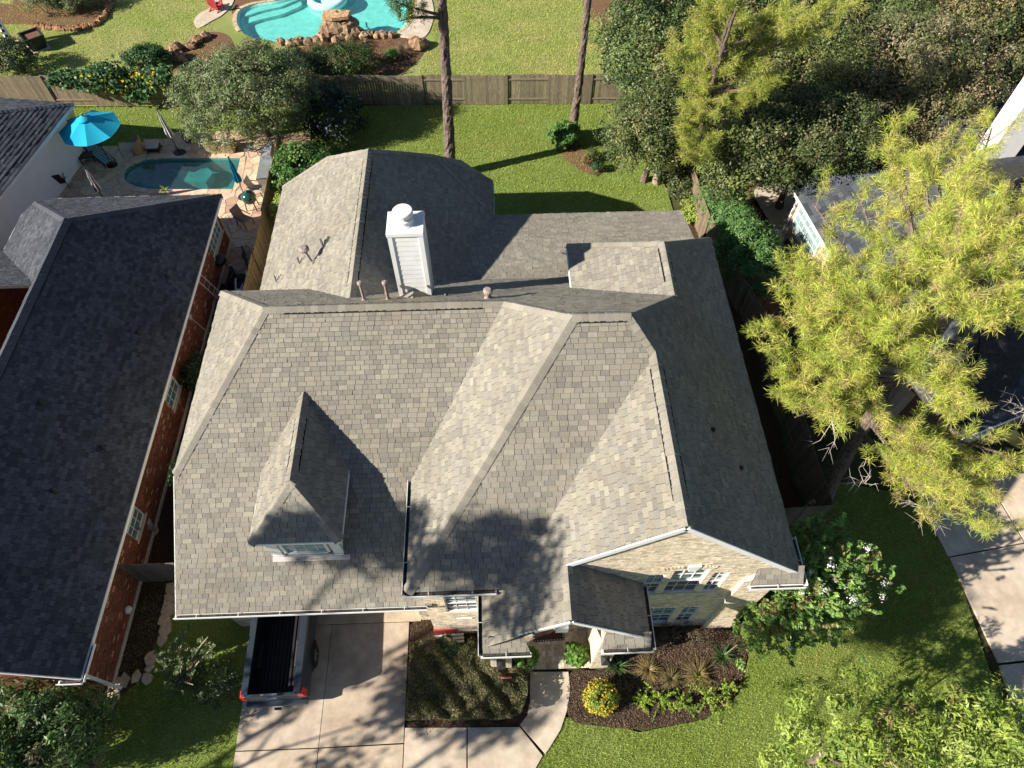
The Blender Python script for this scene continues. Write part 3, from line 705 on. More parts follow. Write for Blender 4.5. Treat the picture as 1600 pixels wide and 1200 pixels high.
# pale deck at its right end and at the far left, brick-red deck behind the steps, two submerged steps
DECK_R = smooth_poly([(-5.521,42.980,0.000),(-5.089,44.168,0.000),(-4.906,45.639,0.000),(-5.176,47.842,0.000),(-4.037,47.387,0.000),(-3.604,45.752,0.000),(-3.590,43.812,0.000),(-4.025,42.122,0.000),(-4.984,41.938,0.000),(-5.733,42.400,0.000)], 5)
def strip_stones(poly, root, m, n, name, z, rnd=.15, t=(1,1,1), seedv=1, gap=.012, h=.05):
    """irregular flat stones: voronoi cells of random points inside the outline"""
    rg = random.Random(seedv); xs = [p[0] for p in poly]; ys = [p[1] for p in poly]; pts = []; tries = 0
    area = abs(parea(poly)); dmin = .62*math.sqrt(area/n)
    while len(pts) < n and tries < 40*n:
        tries += 1; q = (rg.uniform(min(xs), max(xs)), rg.uniform(min(ys), max(ys)))
        if inside(poly, *q) and all((q[0]-p[0])**2 + (q[1]-p[1])**2 > dmin**2 for p in pts): pts.append(q)
    ccw = poly if parea(poly) > 0 else poly[::-1]; out = []
    for p in pts:
        c = ccw
        for q in pts:
            if q is p: continue
            dx, dy = p[0]-q[0], p[1]-q[1]; L = math.hypot(dx, dy)
            if L > 6*dmin: continue
            mx_, my_ = (p[0]+q[0])/2, (p[1]+q[1])/2
            c = clip_half(c, dx/L, dy/L, -(dx*mx_ + dy*my_)/L - gap)
            if len(c) < 3: break
        c = clean(c)
        if len(c) < 3 or abs(parea(c)) < .006: continue
        mb = MB(); mb.prism(c, z-h, z + rg.uniform(0, .008), tuple(v*(1+rg.uniform(-rnd, rnd)) for v in t) if not isinstance(t, list) else jit(rg.choice(t), rnd))
        out.append(mb.build(name, m, root))
    return out
dk2 = empty('pool_deck', kind='structure')
def deck_base(poly, z, m): 
    mb = MB(); p = poly if parea(poly) > 0 else poly[::-1]; mb.prism([q[:2] for q in p], -.05, z); return mb.build('deck_base', m, dk2)
deck_base(DECK_R, .05, M['concrete_pale'])
deck_base(smooth_poly([(-18.972,44.349,0.000),(-18.817,45.340,0.000),(-18.260,46.264,0.000),(-18.332,48.721,0.000),(-17.281,49.108,0.000),(-16.890,47.018,0.000),(-17.016,45.904,0.000),(-17.377,44.981,0.000),(-17.875,44.386,0.000),(-18.455,43.655,0.000)], 5), .05, M['concrete_pale'])
deck_base(smooth_poly([(-16.759,45.424,0.000),(-16.786,47.833,0.000),(-17.258,50.403,0.000),(-13.150,52.051,0.000),(-12.461,48.854,0.000),(-13.070,47.620,0.000),(-14.233,46.844,0.000),(-15.683,46.413,0.000),(-16.398,45.725,0.000)], 4), .03, M['red_mulch'])
ring_stones(po2, POOL2, .24, .06, M['stone'], .55, 'coping_stone', skip=lambda q: q[1] < 43.2 and q[0] < -6.0, t=(1.25,1.15,1.0))
for k, (dz, sh) in enumerate(((-.16, 0), (-.30, 9))):
    st = [G0(372,33+sh*1.1),G0(380,22+sh),G0(404,14+sh),G0(436,7+sh),G0(462,-4+sh),G0(470,-9+sh),(-13.025,48.536,0.000),(-14.692,47.595,0.000),(-15.838,46.820,0.000),(-16.427,45.883,0.000)]
    mb = MB(); mb.prism([q[:2] for q in st][::-1] if parea([q[:2] for q in st]) < 0 else [q[:2] for q in st], dz-.25, dz); mb.build('step', M['plaster_teal'], po2)

# ---------------------------------------------------------------- small deep-green pool and its flagstone terrace
po1 = empty('dark_pool', kind='structure')
basin(po1, POOL1, .85, M['plaster_dark'], M['water_dark'], zw=-.10, inner=.96)
ring_stones(po1, POOL1, .012, -.002, M['tile_line'], .3, 'waterline_tile', gap=.01, h=.16)
ring_stones(po1, POOL1, .32, .055, M['flag'], .6, 'coping_stone', t=(1.05,1.0,.95))
mb = MB(); st = [(-17.317,30.440,0.000),(-15.951,30.083,0.000),(-15.439,30.530,0.000),(-14.932,30.047,0.000),(-15.167,29.243,0.000),(-16.297,29.383,0.000),(-16.970,30.118,0.000)]
mb.prism([q[:2] for q in st][::-1] if parea([q[:2] for q in st]) < 0 else [q[:2] for q in st], -.8, -.3); mb.build('bench', M['plaster_dark'], po1)
for q in ((-14.267,29.035,-0.400), (-13.862,29.021,-0.400)):
    mb = MB(); mb.lathe((q[0], q[1], -.845), [(.16,0),(.16,.04),(.10,.05)], 14); mb.build('drain', M['dark'], po1)
TERR = [(-21.9,31.0),(-18.9,31.1),(-16.2,32.0),(-13.0,31.7),(-11.1,31.6),(-11.0,27.0),(-11.0,21.8),(-12.7,21.8),(-12.7,25.1),(-22.9,25.4),(-22.6,28.2)]
ter = empty('terrace', kind='structure')
def grow(poly, d):
    c = np.mean(np.array(poly), axis=0); return [tuple(c + (np.array(q)-c)*(1 + d/max(.3, np.linalg.norm(np.array(q)-c)))) for q in poly]
P1O = grow(POOL1, .36); P1C_ = grow(POOL1, .22)
_h = holed('terrace_base', TERR, [grow(POOL1, .2)], .028, M['grout'], None); _h.parent = ter
FLAGC = [(1,1,1),(1.12,1.08,1.0),(.86,.74,.70),(1.05,.95,.85),(.95,.86,.85),(1.15,1.15,1.1),(.78,.66,.62)]
def flagstones():
    rg = random.Random(5); pts = []; tries = 0
    while len(pts) < 230 and tries < 9000:
        tries += 1; q = (rg.uniform(-23, -11), rg.uniform(21.8, 32.2))
        if inside(TERR, *q) and not inside(P1O, *q) and all((q[0]-p[0])**2 + (q[1]-p[1])**2 > .50**2 for p in pts): pts.append(q)
    ccw = TERR if parea(TERR) > 0 else TERR[::-1]; xc = [p for p in P1O]
    for p in pts:
        c = [(p[0]-1.2,p[1]-1.2),(p[0]+1.2,p[1]-1.2),(p[0]+1.2,p[1]+1.2),(p[0]-1.2,p[1]+1.2)]
        for q in pts:
            if q is p: continue
            dx, dy = p[0]-q[0], p[1]-q[1]; L = math.hypot(dx, dy)
            if L > 2.6: continue
            c = clip_half(c, dx/L, dy/L, -(dx*(p[0]+q[0])/2 + dy*(p[1]+q[1])/2)/L - .016)
            if len(c) < 3: break
        if len(c) >= 3:       # keep clear of the coping: cut at the nearest edge of the pool outline
            best = min(range(len(xc)), key=lambda i: (xc[i][0]+xc[(i+1) % len(xc)][0]-2*p[0])**2 + (xc[i][1]+xc[(i+1) % len(xc)][1]-2*p[1])**2)
            for i in range(len(xc)):
                a, b = xc[i], xc[(i+1) % len(xc)]
                if parea(xc) < 0: a, b = b, a
                dx, dy = b[0]-a[0], b[1]-a[1]; L = math.hypot(dx, dy)
                if L < 1e-6: continue
                nx, ny = dy/L, -dx/L      # outward
                if (p[0]-a[0])*nx + (p[1]-a[1])*ny > 0.02 and (i == best or abs((p[0]-a[0])*dx/L + (p[1]-a[1])*dy/L - L/2) < L/2):
                    c = clip_half(c, nx, ny, -(a[0]*nx + a[1]*ny))
                    if len(c) < 3: break
        if len(c) >= 3:
            cc = clip_half(c, 0, 1, -21.8); c = clean(cc)
        if len(c) < 3 or abs(parea(c)) < .01: continue
        cm = np.mean(np.array(c), axis=0)
        if inside(P1C_, *cm) or any(inside(P1C_, *q) for q in c): continue
        mb = MB(); mb.prism(c if parea(c) > 0 else c[::-1], -.02, .045 + rg.uniform(0, .008), jit(rg.choice(FLAGC), .06)); mb.build('flagstone', M['flag'], ter)
flagstones()

# porch floor: rows of brick pavers
pf = empty('porch_floor', kind='structure')
mb = MB(); mb.box((.15,4.5,-.05),(2.72,6.6,.085)); mb.build('porch_base', M['mortar'], pf)
def pave():
    y = 4.44; k = 0
    for j in range(11):
        yy = 4.45 + j*.195
        for i in range(25):
            x0 = .16 + i*.102
            mb = MB(); mb.box((x0, yy, .05), (x0+.094, yy+.188, .10 + random.uniform(0,.004)), jit(t_tan(), .05)); mb.build('paver', M['tan_brick'], pf)
pave()

# ================================================================ THE TAN BRICK HOUSE
H = empty('brick_house', (0, 9, 0), 0, 'two storey tan brick house with weathered grey brown shingle roof and white chimney', 'house')
HO = (0, 9, 0)
PL = {'F1': (0, .611, .2796), 'L': (.9148, 0, 14.6119), 'B': (0, -.853, 19.6054), 'W2L': (.9338, 0, 8.1237), 'W2F': (0, .7446, 1.5806),
      'R': (-.9504, 0, 13.3185), 'W3L': (.9002, 0, 5.6361), 'W4L': (.5031, 0, 5.5020), 'W4B': (0, -1.0, 23.45),
      'W5': (0, -.271, 9.66), 'L6': (.805, 0, 11.137), 'R6': (-.797, 0, 3.72), 'B6': (0, -.95, 27.93), 'W7R': (-.9002, 0, 8.50),
      'DL': (.94, 0, 12.43), 'DR': (-.94, 0, 1.60), 'DF': (0, .90, -.35)}
def zp(pl, x, y): a, b, c = PL[pl]; return a*x + b*y + c
def nrm(pl): a, b, c = PL[pl]; v = np.array([-a, -b, 1.0]); return v/np.linalg.norm(v)
def face(pl, pts): return [(x, y, zp(pl, x, y)) for x, y in pts]
xL, yF, xW, yW, xR, yG = -9.58, 5.64, -2.64, 5.47, 8.06, 5.62
# octagonal back end of the left rear wing: clip the two slopes by the far hip and the corner faces
def corner_clip(pl, poly, others):
    a, b, c = PL[pl]
    for (a2, b2, c2) in others: poly = clip_half(poly, a2-a, b2-b, c2-c)
    return poly
m6 = .90; s2 = math.sqrt(.5)
D6l = (m6*s2, -m6*s2, 3.727 + m6*s2*(9.2 + 24.05)); D6r = (-m6*s2, -m6*s2, 3.727 + m6*s2*(0 + 24.05))
L6p = corner_clip('L6', [(-9.2,14.0),(-4.63,14.0),(-4.63,27),(-9.2,27)], [PL['B6'], D6l, PL['R6']])
L6u = [q for q in clean(L6p) if q[1] > 16.5]; i0 = max(range(len(L6u)), key=lambda i: (L6u[i][0] > -4.7)*10 - L6u[i][1]*0 )
L6u = sorted(L6u, key=lambda q: -q[0])
L6p = [(-9.2,15.9),(-6.57,16.13),(-4.63,14.297)] + L6u
R6p = corner_clip('R6', [(0,14.0),(0,27),(-4.63,27),(-4.63,14.0)], [PL['B6'], D6r, PL['L6']])
R6p = clip_half(R6p, PL['R6'][0]-PL['B'][0], PL['R6'][1]-PL['B'][1], PL['R6'][2]-PL['B'][2])
R6p = clip_half(R6p, PL['R6'][0]-PL['W5'][0], PL['R6'][1]-PL['W5'][1], PL['R6'][2]-PL['W5'][2])
B6p = [(-9.2,25.47),(0,25.47),(0,21),(-9.2,21)]
def clp(poly, me, others):
    for o in others: poly = clip_half(poly, o[0]-me[0], o[1]-me[1], o[2]-me[2])
    return poly
B6p = clp([(-9.2,25.47),(0,25.47),(0,20),(-9.2,20)], PL['B6'], [PL['L6'], PL['R6'], D6l, D6r])
D6lp = clp([(-10.5,23),(-7,27),(-3,23),(-7,19)], D6l, [PL['L6'], PL['B6']]); D6lp = clip_half(clip_half(clip_half(D6lp, 1,0,9.2), 0,-1,25.47), s2, -s2, s2*(9.2+24.05))
D6rp = clp([(1.5,23),(-2.2,27),(-6,23),(-2.2,19)], D6r, [PL['R6'], PL['B6']]); D6rp = clip_half(clip_half(clip_half(D6rp, -1,0,0), 0,-1,25.47), -s2, -s2, s2*(24.05))
f3 = lambda pl, poly: [(x, y, pl[0]*x + pl[1]*y + pl[2]) for x, y in clean(poly)]
FACES = {
 'F1': face('F1', [(xL,yF),(-2.15,yF),(-2.15,9.58),(.233,13.20),(-6.85,13.20),(xL,9.11)]),
 'L': face('L', [(xL,9.11),(-6.85,13.20),(xL,16.13)]),
 'B': face('B', [(xL,16.13),(-6.85,13.20),(.233,13.20),(1.99,11.28),(3.51,11.28),(5.37,13.37),(2.9,14.83),(2.9,17.07),(-1.66,17.07),(-4.63,14.3),(-6.5,16.13)]),
 'W2L': face('W2L', [(xW,yW),(1.99,11.28),(.233,13.20),(xW,8.80)]),
 'W2F': face('W2F', [(xW,yW),(.02,yW),(4.15,10.47),(3.51,11.28),(1.99,11.28)]),
 'R': face('R', [(xR,yG),(4.15,yG),(4.15,10.47),(3.51,11.28),(5.37,13.37),(5.40,15.62),(xR,18.30)]),
 'W3L': face('W3L', [(-.63,4.10),(1.59,4.24),(1.59,yG),(4.15,yG),(4.15,10.47),(.02,yW+.02),(.02,5.75),(-.63,5.75)]),
 'W4L': face('W4L', [(5.37,13.37),(5.40,15.62),(2.52,17.07),(2.52,15.04)]),
 'W4B': face('W4B', [(5.40,15.62),(xR,18.30),(2.52,18.3),(2.52,17.07)]),
 'W5': face('W5', [(-1.66,17.07),(7.98,17.07),(7.98,21.9),(0,21.9),(-.02,21.9),(-.02,21.9)]),
 'W7R': face('W7R', [(1.59,4.24),(3.83,4.24),(3.83,5.80),(1.59,5.80)]),
 'L6': f3(PL['L6'], L6p), 'R6': f3(PL['R6'], R6p), 'B6': f3(PL['B6'], B6p), 'D6l': f3(D6l, D6lp), 'D6r': f3(D6r, D6rp),
}
# low rear roof meets the rear wing along its valley
w5 = [(-4,17.07),(7.98,17.07),(7.98,21.9),(-4,21.9)]
w5 = clip_half(w5, PL['W5'][0]-PL['R6'][0], PL['W5'][1]-PL['R6'][1], PL['W5'][2]-PL['R6'][2]); FACES['W5'] = face('W5', clean(w5))
# dormer on the front slope
xd, yd0, yd1, ze = -5.75, 8.19, 11.04, 5.86
FACES['DL'] = [(-7.0,6.9,ze),(xd,yd0,7.03),(xd,yd1,7.03),(-7.0,9.13,ze)]
FACES['DR'] = [(-4.5,6.9,ze),(-4.5,9.13,ze),(xd,yd1,7.03),(xd,yd0,7.03)]
FACES['DF'] = [(-7.0,6.9,ze),(-4.5,6.9,ze),(xd,yd0,7.03)]
# eave returns either side of the two gables
FACES['P1'] = [(6.65,5.36,5.62),(8.06,5.36,5.62),(8.06,5.72,6.0),(6.85,5.72,6.0)]
FACES['P2'] = [(-.63,3.98,5.03),(.62,3.98,5.03),(.45,4.3,5.4),(-.63,4.3,5.4)]
FACES['P3'] = [(2.55,3.98,5.0),(3.83,3.98,5.0),(3.83,4.3,5.36),(2.62,4.3,5.36)]
FL_ = [f for f in FACES.values() if len(f) >= 3]
roof = roof_deck(FL_, 'roof', H, HO)
pcs = shingle_faces(FL_, roof, t_main)
place_pieces(pcs, H, 'shingle', 'shingle', M['shingle'], HO)
CM = M['shingle']
def P(pl, x, y): return np.array([x, y, zp(pl, x, y)])
def cap(p, q, a, b, **k): return caps(p, q, nrm(a) if isinstance(a, str) else a, nrm(b) if isinstance(b, str) else b, roof, HO, CM, lambda: jit(random.choice([(1,1,1),(1.12,1.1,1.08),(.9,.89,.88),(1.05,1.02,1.0),(.97,.95,.95)]), .04), **k)
cap(P('F1',xL,9.11), P('F1',-6.85,13.2), 'F1', 'L')
cap(P('B',xL,16.13), P('B',-6.85,13.2), 'B', 'L')
cap(P('F1',-6.9,13.2), P('F1',-.45,13.2), 'F1', 'B', lift=.045); vent_strip(P('F1',-6.3,13.2), P('F1',-.45,13.2), nrm('F1'), nrm('B'), roof, HO)
cap(P('F1',-.45,13.2), P('F1',.233,13.2), 'F1', 'B')
cap(P('W2L',.233,13.2), P('W2L',1.99,11.28), 'W2L', 'B')
cap(P('W2L',xW,yW), P('W2L',1.99,11.28), 'W2L', 'W2F', w=.19)
cap(P('W2F',1.99,11.28), P('W2F',3.51,11.28), 'W2F', 'B', lift=.045); vent_strip(P('W2F',2.1,11.28), P('W2F',3.4,11.28), nrm('W2F'), nrm('B'), roof, HO)
cap(P('R',4.15,10.47), P('R',3.51,11.28), 'W2F', 'R')
cap(P('B',5.37,13.37), P('B',3.51,11.28), 'B', 'R')
cap(P('R',4.15,yG), P('R',4.15,10.47), 'W3L', 'R', lift=.045, w=.19); vent_strip(P('R',4.15,6.3), P('R',4.15,10.0), nrm('W3L'), nrm('R'), roof, HO, w=.19)
cap(P('R',5.37,13.37), P('R',5.40,15.62), 'W4L', 'R', lift=.045); vent_strip(P('R',5.37,14.0), P('R',5.39,15.4), nrm('W4L'), nrm('R'), roof, HO)
cap(P('R',xR,18.3), P('R',5.40,15.62), 'W4B', 'R'); cap(P('W4L',2.52,17.07), P('W4L',5.40,15.62), 'W4B', 'W4L')
cap(P('L6',-4.63,14.3), P('L6',-4.63,21.6), 'L6', 'R6', lift=.045); vent_strip(P('L6',-4.63,14.9), P('L6',-4.63,21.2), nrm('L6'), nrm('R6'), roof, HO)
def hip6(pl, q, other):
    (a, b, c) = PL[pl]; return np.array([q[0], q[1], a*q[0]+b*q[1]+c])
for pl, poly, pk in (('L6', L6p, D6l), ('R6', R6p, D6r)):
    b = (-4.63, 21.6); dn = np.array([-pk[0], -pk[1], 1.0]); dn /= np.linalg.norm(dn)
    far = [q for q in poly if q[1] > 21.7]; far.sort(key=lambda q: abs(q[0]+4.63))
    if len(far) >= 2:
        cap(hip6(pl, far[0], 0), hip6(pl, b, 0), pl, 'B6'); cap(hip6(pl, far[1], 0), hip6(pl, far[0], 0), pl, dn)
cap(P('W3L',1.59,4.24), P('W3L',1.59,5.6), 'W3L', 'W7R', lift=.025)
for (p, q, a, b, kw) in (((-7.0,6.9,ze),(xd,yd0,7.03),'DL','DF',{}), ((-4.5,6.9,ze),(xd,yd0,7.03),'DR','DF',{}), ((xd,yd0,7.03),(xd,yd1,7.03),'DL','DR',{'lift':.045})):
    cap(p, q, a, b, **kw)
vent_strip((xd,8.5,7.03), (xd,10.2,7.03), nrm('DL'), nrm('DR'), roof, HO)

# fascia, rake boards and gutters
def fascia(p, q, name='fascia', w=.03, h=.16, dz=-.125): return board(H, name, M['white'], np.array(p)+[0,0,dz], np.array(q)+[0,0,dz], w, h, HO)
fascia(P('F1',xL,yF), P('F1',-2.3,yF)); fascia(P('L',xL-.02,9.11), P('L',xL-.02,16.13)); fascia(P('F1',xL-.02,yF), P('F1',xL-.02,9.11), 'rake_board')
fascia(P('B',xL,16.15), P('B',-6.6,16.15)); fascia(P('R',xR+.02,5.4), P('R',xR+.02,18.3)); fascia(P('W5',0,21.92), P('W5',7.98,21.92)); fascia(P('R6',.02,17.8), P('R6',.02,24.0)); fascia(P('L6',-9.22,16.4), P('L6',-9.22,24.0))
fascia((7.99,17.2,4.99), (7.99,21.9,3.72), 'rake_board'); fascia((2.5,15.0,6.77), (2.5,17.07,6.77))
fascia(P('W3L',4.15,yG-.03), P('W3L',1.55,yG-.03), 'rake_board', h=.17, dz=-.07); fascia(P('R',4.15,yG-.03), P('R',xR-.1,yG-.03), 'rake_board', h=.17, dz=-.07)
fascia(P('W3L',1.59,4.2), P('W3L',.35,4.2), 'rake_board', h=.13, dz=-.06); fascia(P('W7R',1.59,4.2), P('W7R',3.7,4.2), 'rake_board', h=.13, dz=-.06)
fascia((6.6,5.34,5.62), (8.08,5.34,5.62), h=.14); fascia((-.65,3.96,5.03), (.64,3.96,5.03), h=.14); fascia((2.53,3.96,5.0), (3.85,3.96,5.0), h=.14)
fascia((-7.02,6.88,ze), (-4.48,6.88,ze), h=.1, dz=-.07); fascia((-4.48,6.88,ze), (-4.48,9.1,ze), h=.1, dz=-.07); fascia((-7.02,6.88,ze), (-7.02,9.1,ze), h=.1, dz=-.07)
gutter([P('F1',xL,yF)+[0,0,.01], P('F1',-2.35,yF)+[0,0,.01]], H, HO, [(0,-1,0)])
gutter([P('W2L',xW,8.75), P('W2L',xW,yW), P('W2L',xW,yW)+[2.35,0,0]], H, HO, [(-1,0,0),(0,-1,0)])
gutter([P('W3L',-.63,5.55), P('W3L',-.63,3.98), P('W3L',-.63,3.98)+[1.22,0,0]], H, HO, [(-1,0,0),(0,-1,0)])
gutter([P('W7R',3.83,5.6), P('W7R',3.83,3.98), P('W7R',3.83,3.98)-[1.26,0,0]], H, HO, [(1,0,0),(0,-1,0)])
gutter([P('R',xR,6.6), (xR,5.36,5.62), (6.66,5.36,5.62)], H, HO, [(1,0,0),(0,-1,0)])

# walls
BR = []
def W(O, ux, n, poly, holes=(), name='wall'):
    wo_, p = wall(H, O, ux, n, poly, HO, t_tan, M['mortar'], holes, name=name); BR.extend(p); return wo_
X = (1,0,0); Y = (0,1,0); F_ = (0,-1,0)
def plain(a, b, m='mortar', name='wall'):
    mb = MB(); mb.box(a, b); return mb.build(name, M[m], H, HO)
# garage front (pier, jambs and lintel round the open door), its sides and back
W((-9.0,6.2,0), X, F_, [(0,0),(.62,0),(.62,3.5),(0,3.5)]); W((-8.38,6.2,0), X, F_, [(0,2.55),(5.5,2.55),(5.5,3.5),(0,3.5)]); W((-2.88,6.2,0), X, F_, [(0,0),(.5,0),(.5,3.5),(0,3.5)])
plain((-9.0,6.4,0),(-8.85,15.6,3.9)); plain((-9.0,9.0,3.9),(-8.85,15.6,5.55)); plain((-9.0,15.45,0),(-2.0,15.6,5.4)); plain((-8.85,12.3,.0),(-2.4,12.45,3.9)); plain((-2.5,6.4,0),(-2.35,12.3,3.7))
# entry wing wall with the small window
W((-2.36,5.78,0), X, F_, [(0,0),(1.85,0),(1.85,5.45),(0,5.45)], [(.58,2.75,1.52,4.35)])
plain((-2.36,5.99,0),(-2.2,9.6,5.5)); plain((-.62,5.80,0),(-.5,6.7,5.4))
# big gable wall
GY = 5.72
W((1.6,GY+.06,0), X, F_, [(0,0),(6.0,0),(6.0,5.55),(5.6,6.3),(2.55,9.05),(.08,6.95),(0,6.8)],
  [(2.96,4.00,3.92,5.98),(2.30,4.00,2.78,5.72),(4.10,4.00,4.54,5.72),(2.74,.55,3.80,2.30),(3.98,.55,4.52,2.30)])
W((6.62,GY-.14,0), X, F_, [(0,0),(1.0,0),(1.0,5.4),(.35,5.55),(0,5.2)], name='pilaster')
plain((7.45,6.0,0),(7.6,18.0,5.55)); plain((3.0,15.0,4.9),(3.12,17.0,6.6)); plain((3.14,16.9,0),(7.4,17.05,5.0)); plain((.0,21.4,0),(7.7,21.55,3.6)); plain((7.55,17.2,0),(7.7,21.4,3.7)); plain((-.5,17.5,0),(-.35,23.9,3.6)); plain((-8.9,16.0,0),(-8.75,23.9,3.6)); plain((-7.6,24.9,0),(-1.6,25.05,3.6))
# arch of header bricks and keystone over the middle window
kb = MB(); kb.add([(4.90,GY-.09,6.05),(5.09,GY-.09,6.05),(5.17,GY-.09,6.45),(4.82,GY-.09,6.45),(4.90,GY-.03,6.05),(5.09,GY-.03,6.05),(5.17,GY-.03,6.45),(4.82,GY-.03,6.45)], [(0,1,2,3),(0,4,5,1),(1,5,6,2),(2,6,7,3),(3,7,4,0)])
kb.build('keystone', M['white'], H, HO)
for i in range(-7, 8):
    if abs(i) < 2: continue
    x = 4.88 + i*.095; z = 6.07 + .14*(1-(i/7.5)**2); mb = MB(); mb.obox((x, GY-.035, z+.10), (.040,0,.006*i*.3), (0,.03,0), (.012*i*.5,0,.105), t_tan()); mb.build('arch_brick', M['tan_brick'], H, HO)
nF = np.array([0,-1.0,0]); uz = (0,0,1)
window(H, (4.56,GY+.06,4.0), X, uz, nF, .96, 1.98, 3, 4, HO, label='wide upper window under the keystone')
window(H, (3.90,GY+.06,4.0), X, uz, nF, .48, 1.72, 2, 4, HO); window(H, (5.70,GY+.06,4.0), X, uz, nF, .44, 1.72, 2, 4, HO)
window(H, (4.34,GY+.06,.55), X, uz, nF, 1.06, 1.75, 3, 4, HO); window(H, (5.58,GY+.06,.55), X, uz, nF, .54, 1.75, 2, 4, HO)
window(H, (-1.78,5.78,2.75), X, uz, nF, .94, 1.60, 3, 4, HO, label='small window above the entry bed')
mb = MB(); mb.box((-1.55,5.66,1.95),(-1.05,5.70,2.06)); mb.build('wall_plaque', M['white'], H, HO)

# entry porch: two brick piers, gable front with arch opening, lanterns, front door
for (x0, x1) in ((-.5,.14),(2.72,3.28)):
    W((x0,4.44,0), X, F_, [(0,0),(x1-x0,0),(x1-x0,4.75),(0,4.75)], name='pier'); W((x1,4.44,0), Y, (1,0,0), [(0,0),(.5,0),(.5,4.75),(0,4.75)], name='pier'); W((x0,4.94,0), (0,-1,0), (-1,0,0), [(0,0),(.5,0),(.5,4.75),(0,4.75)], name='pier')
W((2.72,6.0,0), (0,-1,0), (-1,0,0), [(0,0),(1.05,0),(1.05,4.9),(0,4.9)], name='wall'); 
arch = [(.64-.14-.5+.0,4.0)]
ap = [(.0,4.70),(.60,4.70)] + [(.64 + 1.29 - 1.29*math.cos(math.pi*k/10), 4.72 + .95*math.sin(math.pi*k/10)) for k in range(11)] + [(3.26,4.70)] + [(3.78,4.75),(3.6,5.2),(2.09,6.85),(.35,5.2)]
W((-.5,4.44,0), X, F_, ap, name='porch_gable')
kb = MB(); kb.box((1.28,4.30,5.60),(1.60,4.42,5.98)); kb.build('keystone', M['white'], H, HO)
W((.0,6.55,0), X, F_, [(0,0),(3.0,0),(3.0,5.2),(0,5.2)], [(.95,.1,1.95,2.5)], name='wall')
dr = MB(); dr.box((.97,6.50,.1),(1.93,6.54,2.48)); DR = dr.build('door', M['mat_brown'], H, HO)
for a, b in ((.2,1.1),(1.35,2.2)):
    mb = MB(); mb.box((1.1,6.475,a),(1.4,6.498,b)); mb.build('door_panel', M['mat_brown'], DR, HO); mb = MB(); mb.box((1.5,6.475,a),(1.8,6.498,b)); mb.build('door_panel', M['mat_brown'], DR, HO)
mb = MB(); mb.lathe((1.87,6.46,1.1), [(.02,-.03),(.035,0),(.02,.03)], 10); mb.build('handle', M['chrome'], DR, HO)
for x in (-.18, 3.0):
    mb = MB(); mb.add([(x-.09,4.20,1.62),(x+.09,4.20,1.62),(x+.09,4.38,1.62),(x-.09,4.38,1.62),(x-.12,4.17,1.98),(x+.12,4.17,1.98),(x+.12,4.41,1.98),(x-.12,4.41,1.98)], [(3,2,1,0),(0,1,5,4),(1,2,6,5),(2,3,7,6),(3,0,4,7)])
    Ln = mb.build('lantern', M['glass'], H, HO)
    mb = MB(); mb.add([(x-.14,4.15,1.985),(x+.14,4.15,1.985),(x+.14,4.43,1.985),(x-.14,4.43,1.985),(x,4.29,2.12)], [(0,1,4),(1,2,4),(2,3,4),(3,0,4),(3,2,1,0)]); mb.bar((x,4.29,2.1),(x,4.44,2.2),.03); mb.build('lantern_cap', M['black_metal'], Ln, HO)

# dormer walls, window and apron flashing
mb = MB(); mb.box((-6.68,7.06,4.55),(-4.70,9.5,5.80)); DW = mb.build('dormer', M['white'], H, HO)
nD = np.array([0,-1.0,0])
dw = window(DW, (-6.3,7.05,4.74), X, uz, nD, 1.25, .92, 4, 2, HO, low=False, gm='glass_pale', sash=False, fr_w=.08)
mb = MB(); mb.box((-6.72,6.98,4.56),(-6.42,7.055,5.78)); mb.box((-4.94,6.98,4.56),(-4.66,7.055,5.78)); mb.box((-6.72,6.96,4.55),(-4.66,7.05,4.66)); mb.build('dormer_trim', M['white'], DW, HO)
fl = MB(); fl.add([P('F1',-6.75,6.97)+[0,0,.03], P('F1',-4.5,6.97)+[0,0,.03], P('F1',-4.5,6.84)+[0,0,.03], P('F1',-6.75,6.84)+[0,0,.03]], [(3,2,1,0)]); fl.build('flashing', M['flashing'], DW, HO)

# chimney: lap siding between corner boards, metal cap, round cowl
CX0, CX1, CY0, CY1, CZ = -3.06, -2.09, 14.45, 15.28, 10.05
mb = MB(); mb.box((CX0+.02,CY0+.02,5.8),(CX1-.02,CY1-.02,CZ-.02)); CH = mb.build('chimney', M['white'], H, HO)
k = 0; z = 6.9
while z < CZ - .12:
    zz = min(z+.20, CZ-.06)
    for (a, b, o) in (((CX0+.1,CY0),(CX1-.1,CY0),(0,-1)), ((CX1,CY0+.1),(CX1,CY1-.1),(1,0)), ((CX0,CY1-.1),(CX0,CY0+.1),(-1,0))):
        a, b, o = (np.array([*q, 0.0]) for q in (a, b, o)); mb = MB()
        mb.add([a+o*.006+[0,0,z], b+o*.006+[0,0,z], b-o*.006+[0,0,zz], a-o*.006+[0,0,zz], a-o*.02+[0,0,z], b-o*.02+[0,0,z]], [(0,1,2,3),(4,5,1,0)], jit((1,1,1),.02)); mb.build('siding_board', M['white'], CH, HO)
    z = zz
for (x, y) in ((CX0,CY0),(CX1,CY0),(CX1,CY1),(CX0,CY1)):
    mb = MB(); mb.box((x-.03 if x == CX0 else x-.10, y-.03 if y == CY0 else y-.10, 5.8),(x+.10 if x == CX0 else x+.03, y+.10 if y == CY0 else y+.03, CZ-.03)); mb.build('corner_board', M['white'], CH, HO)
mb = MB(); mb.box((CX0-.05,CY0-.05,CZ-.14),(CX1+.05,CY1+.05,CZ)); mb.build('chimney_cap', M['white'], CH, HO, bevel=.01)
cx, cy = (CX0+CX1)/2 - .02, (CY0+CY1)/2 - .02
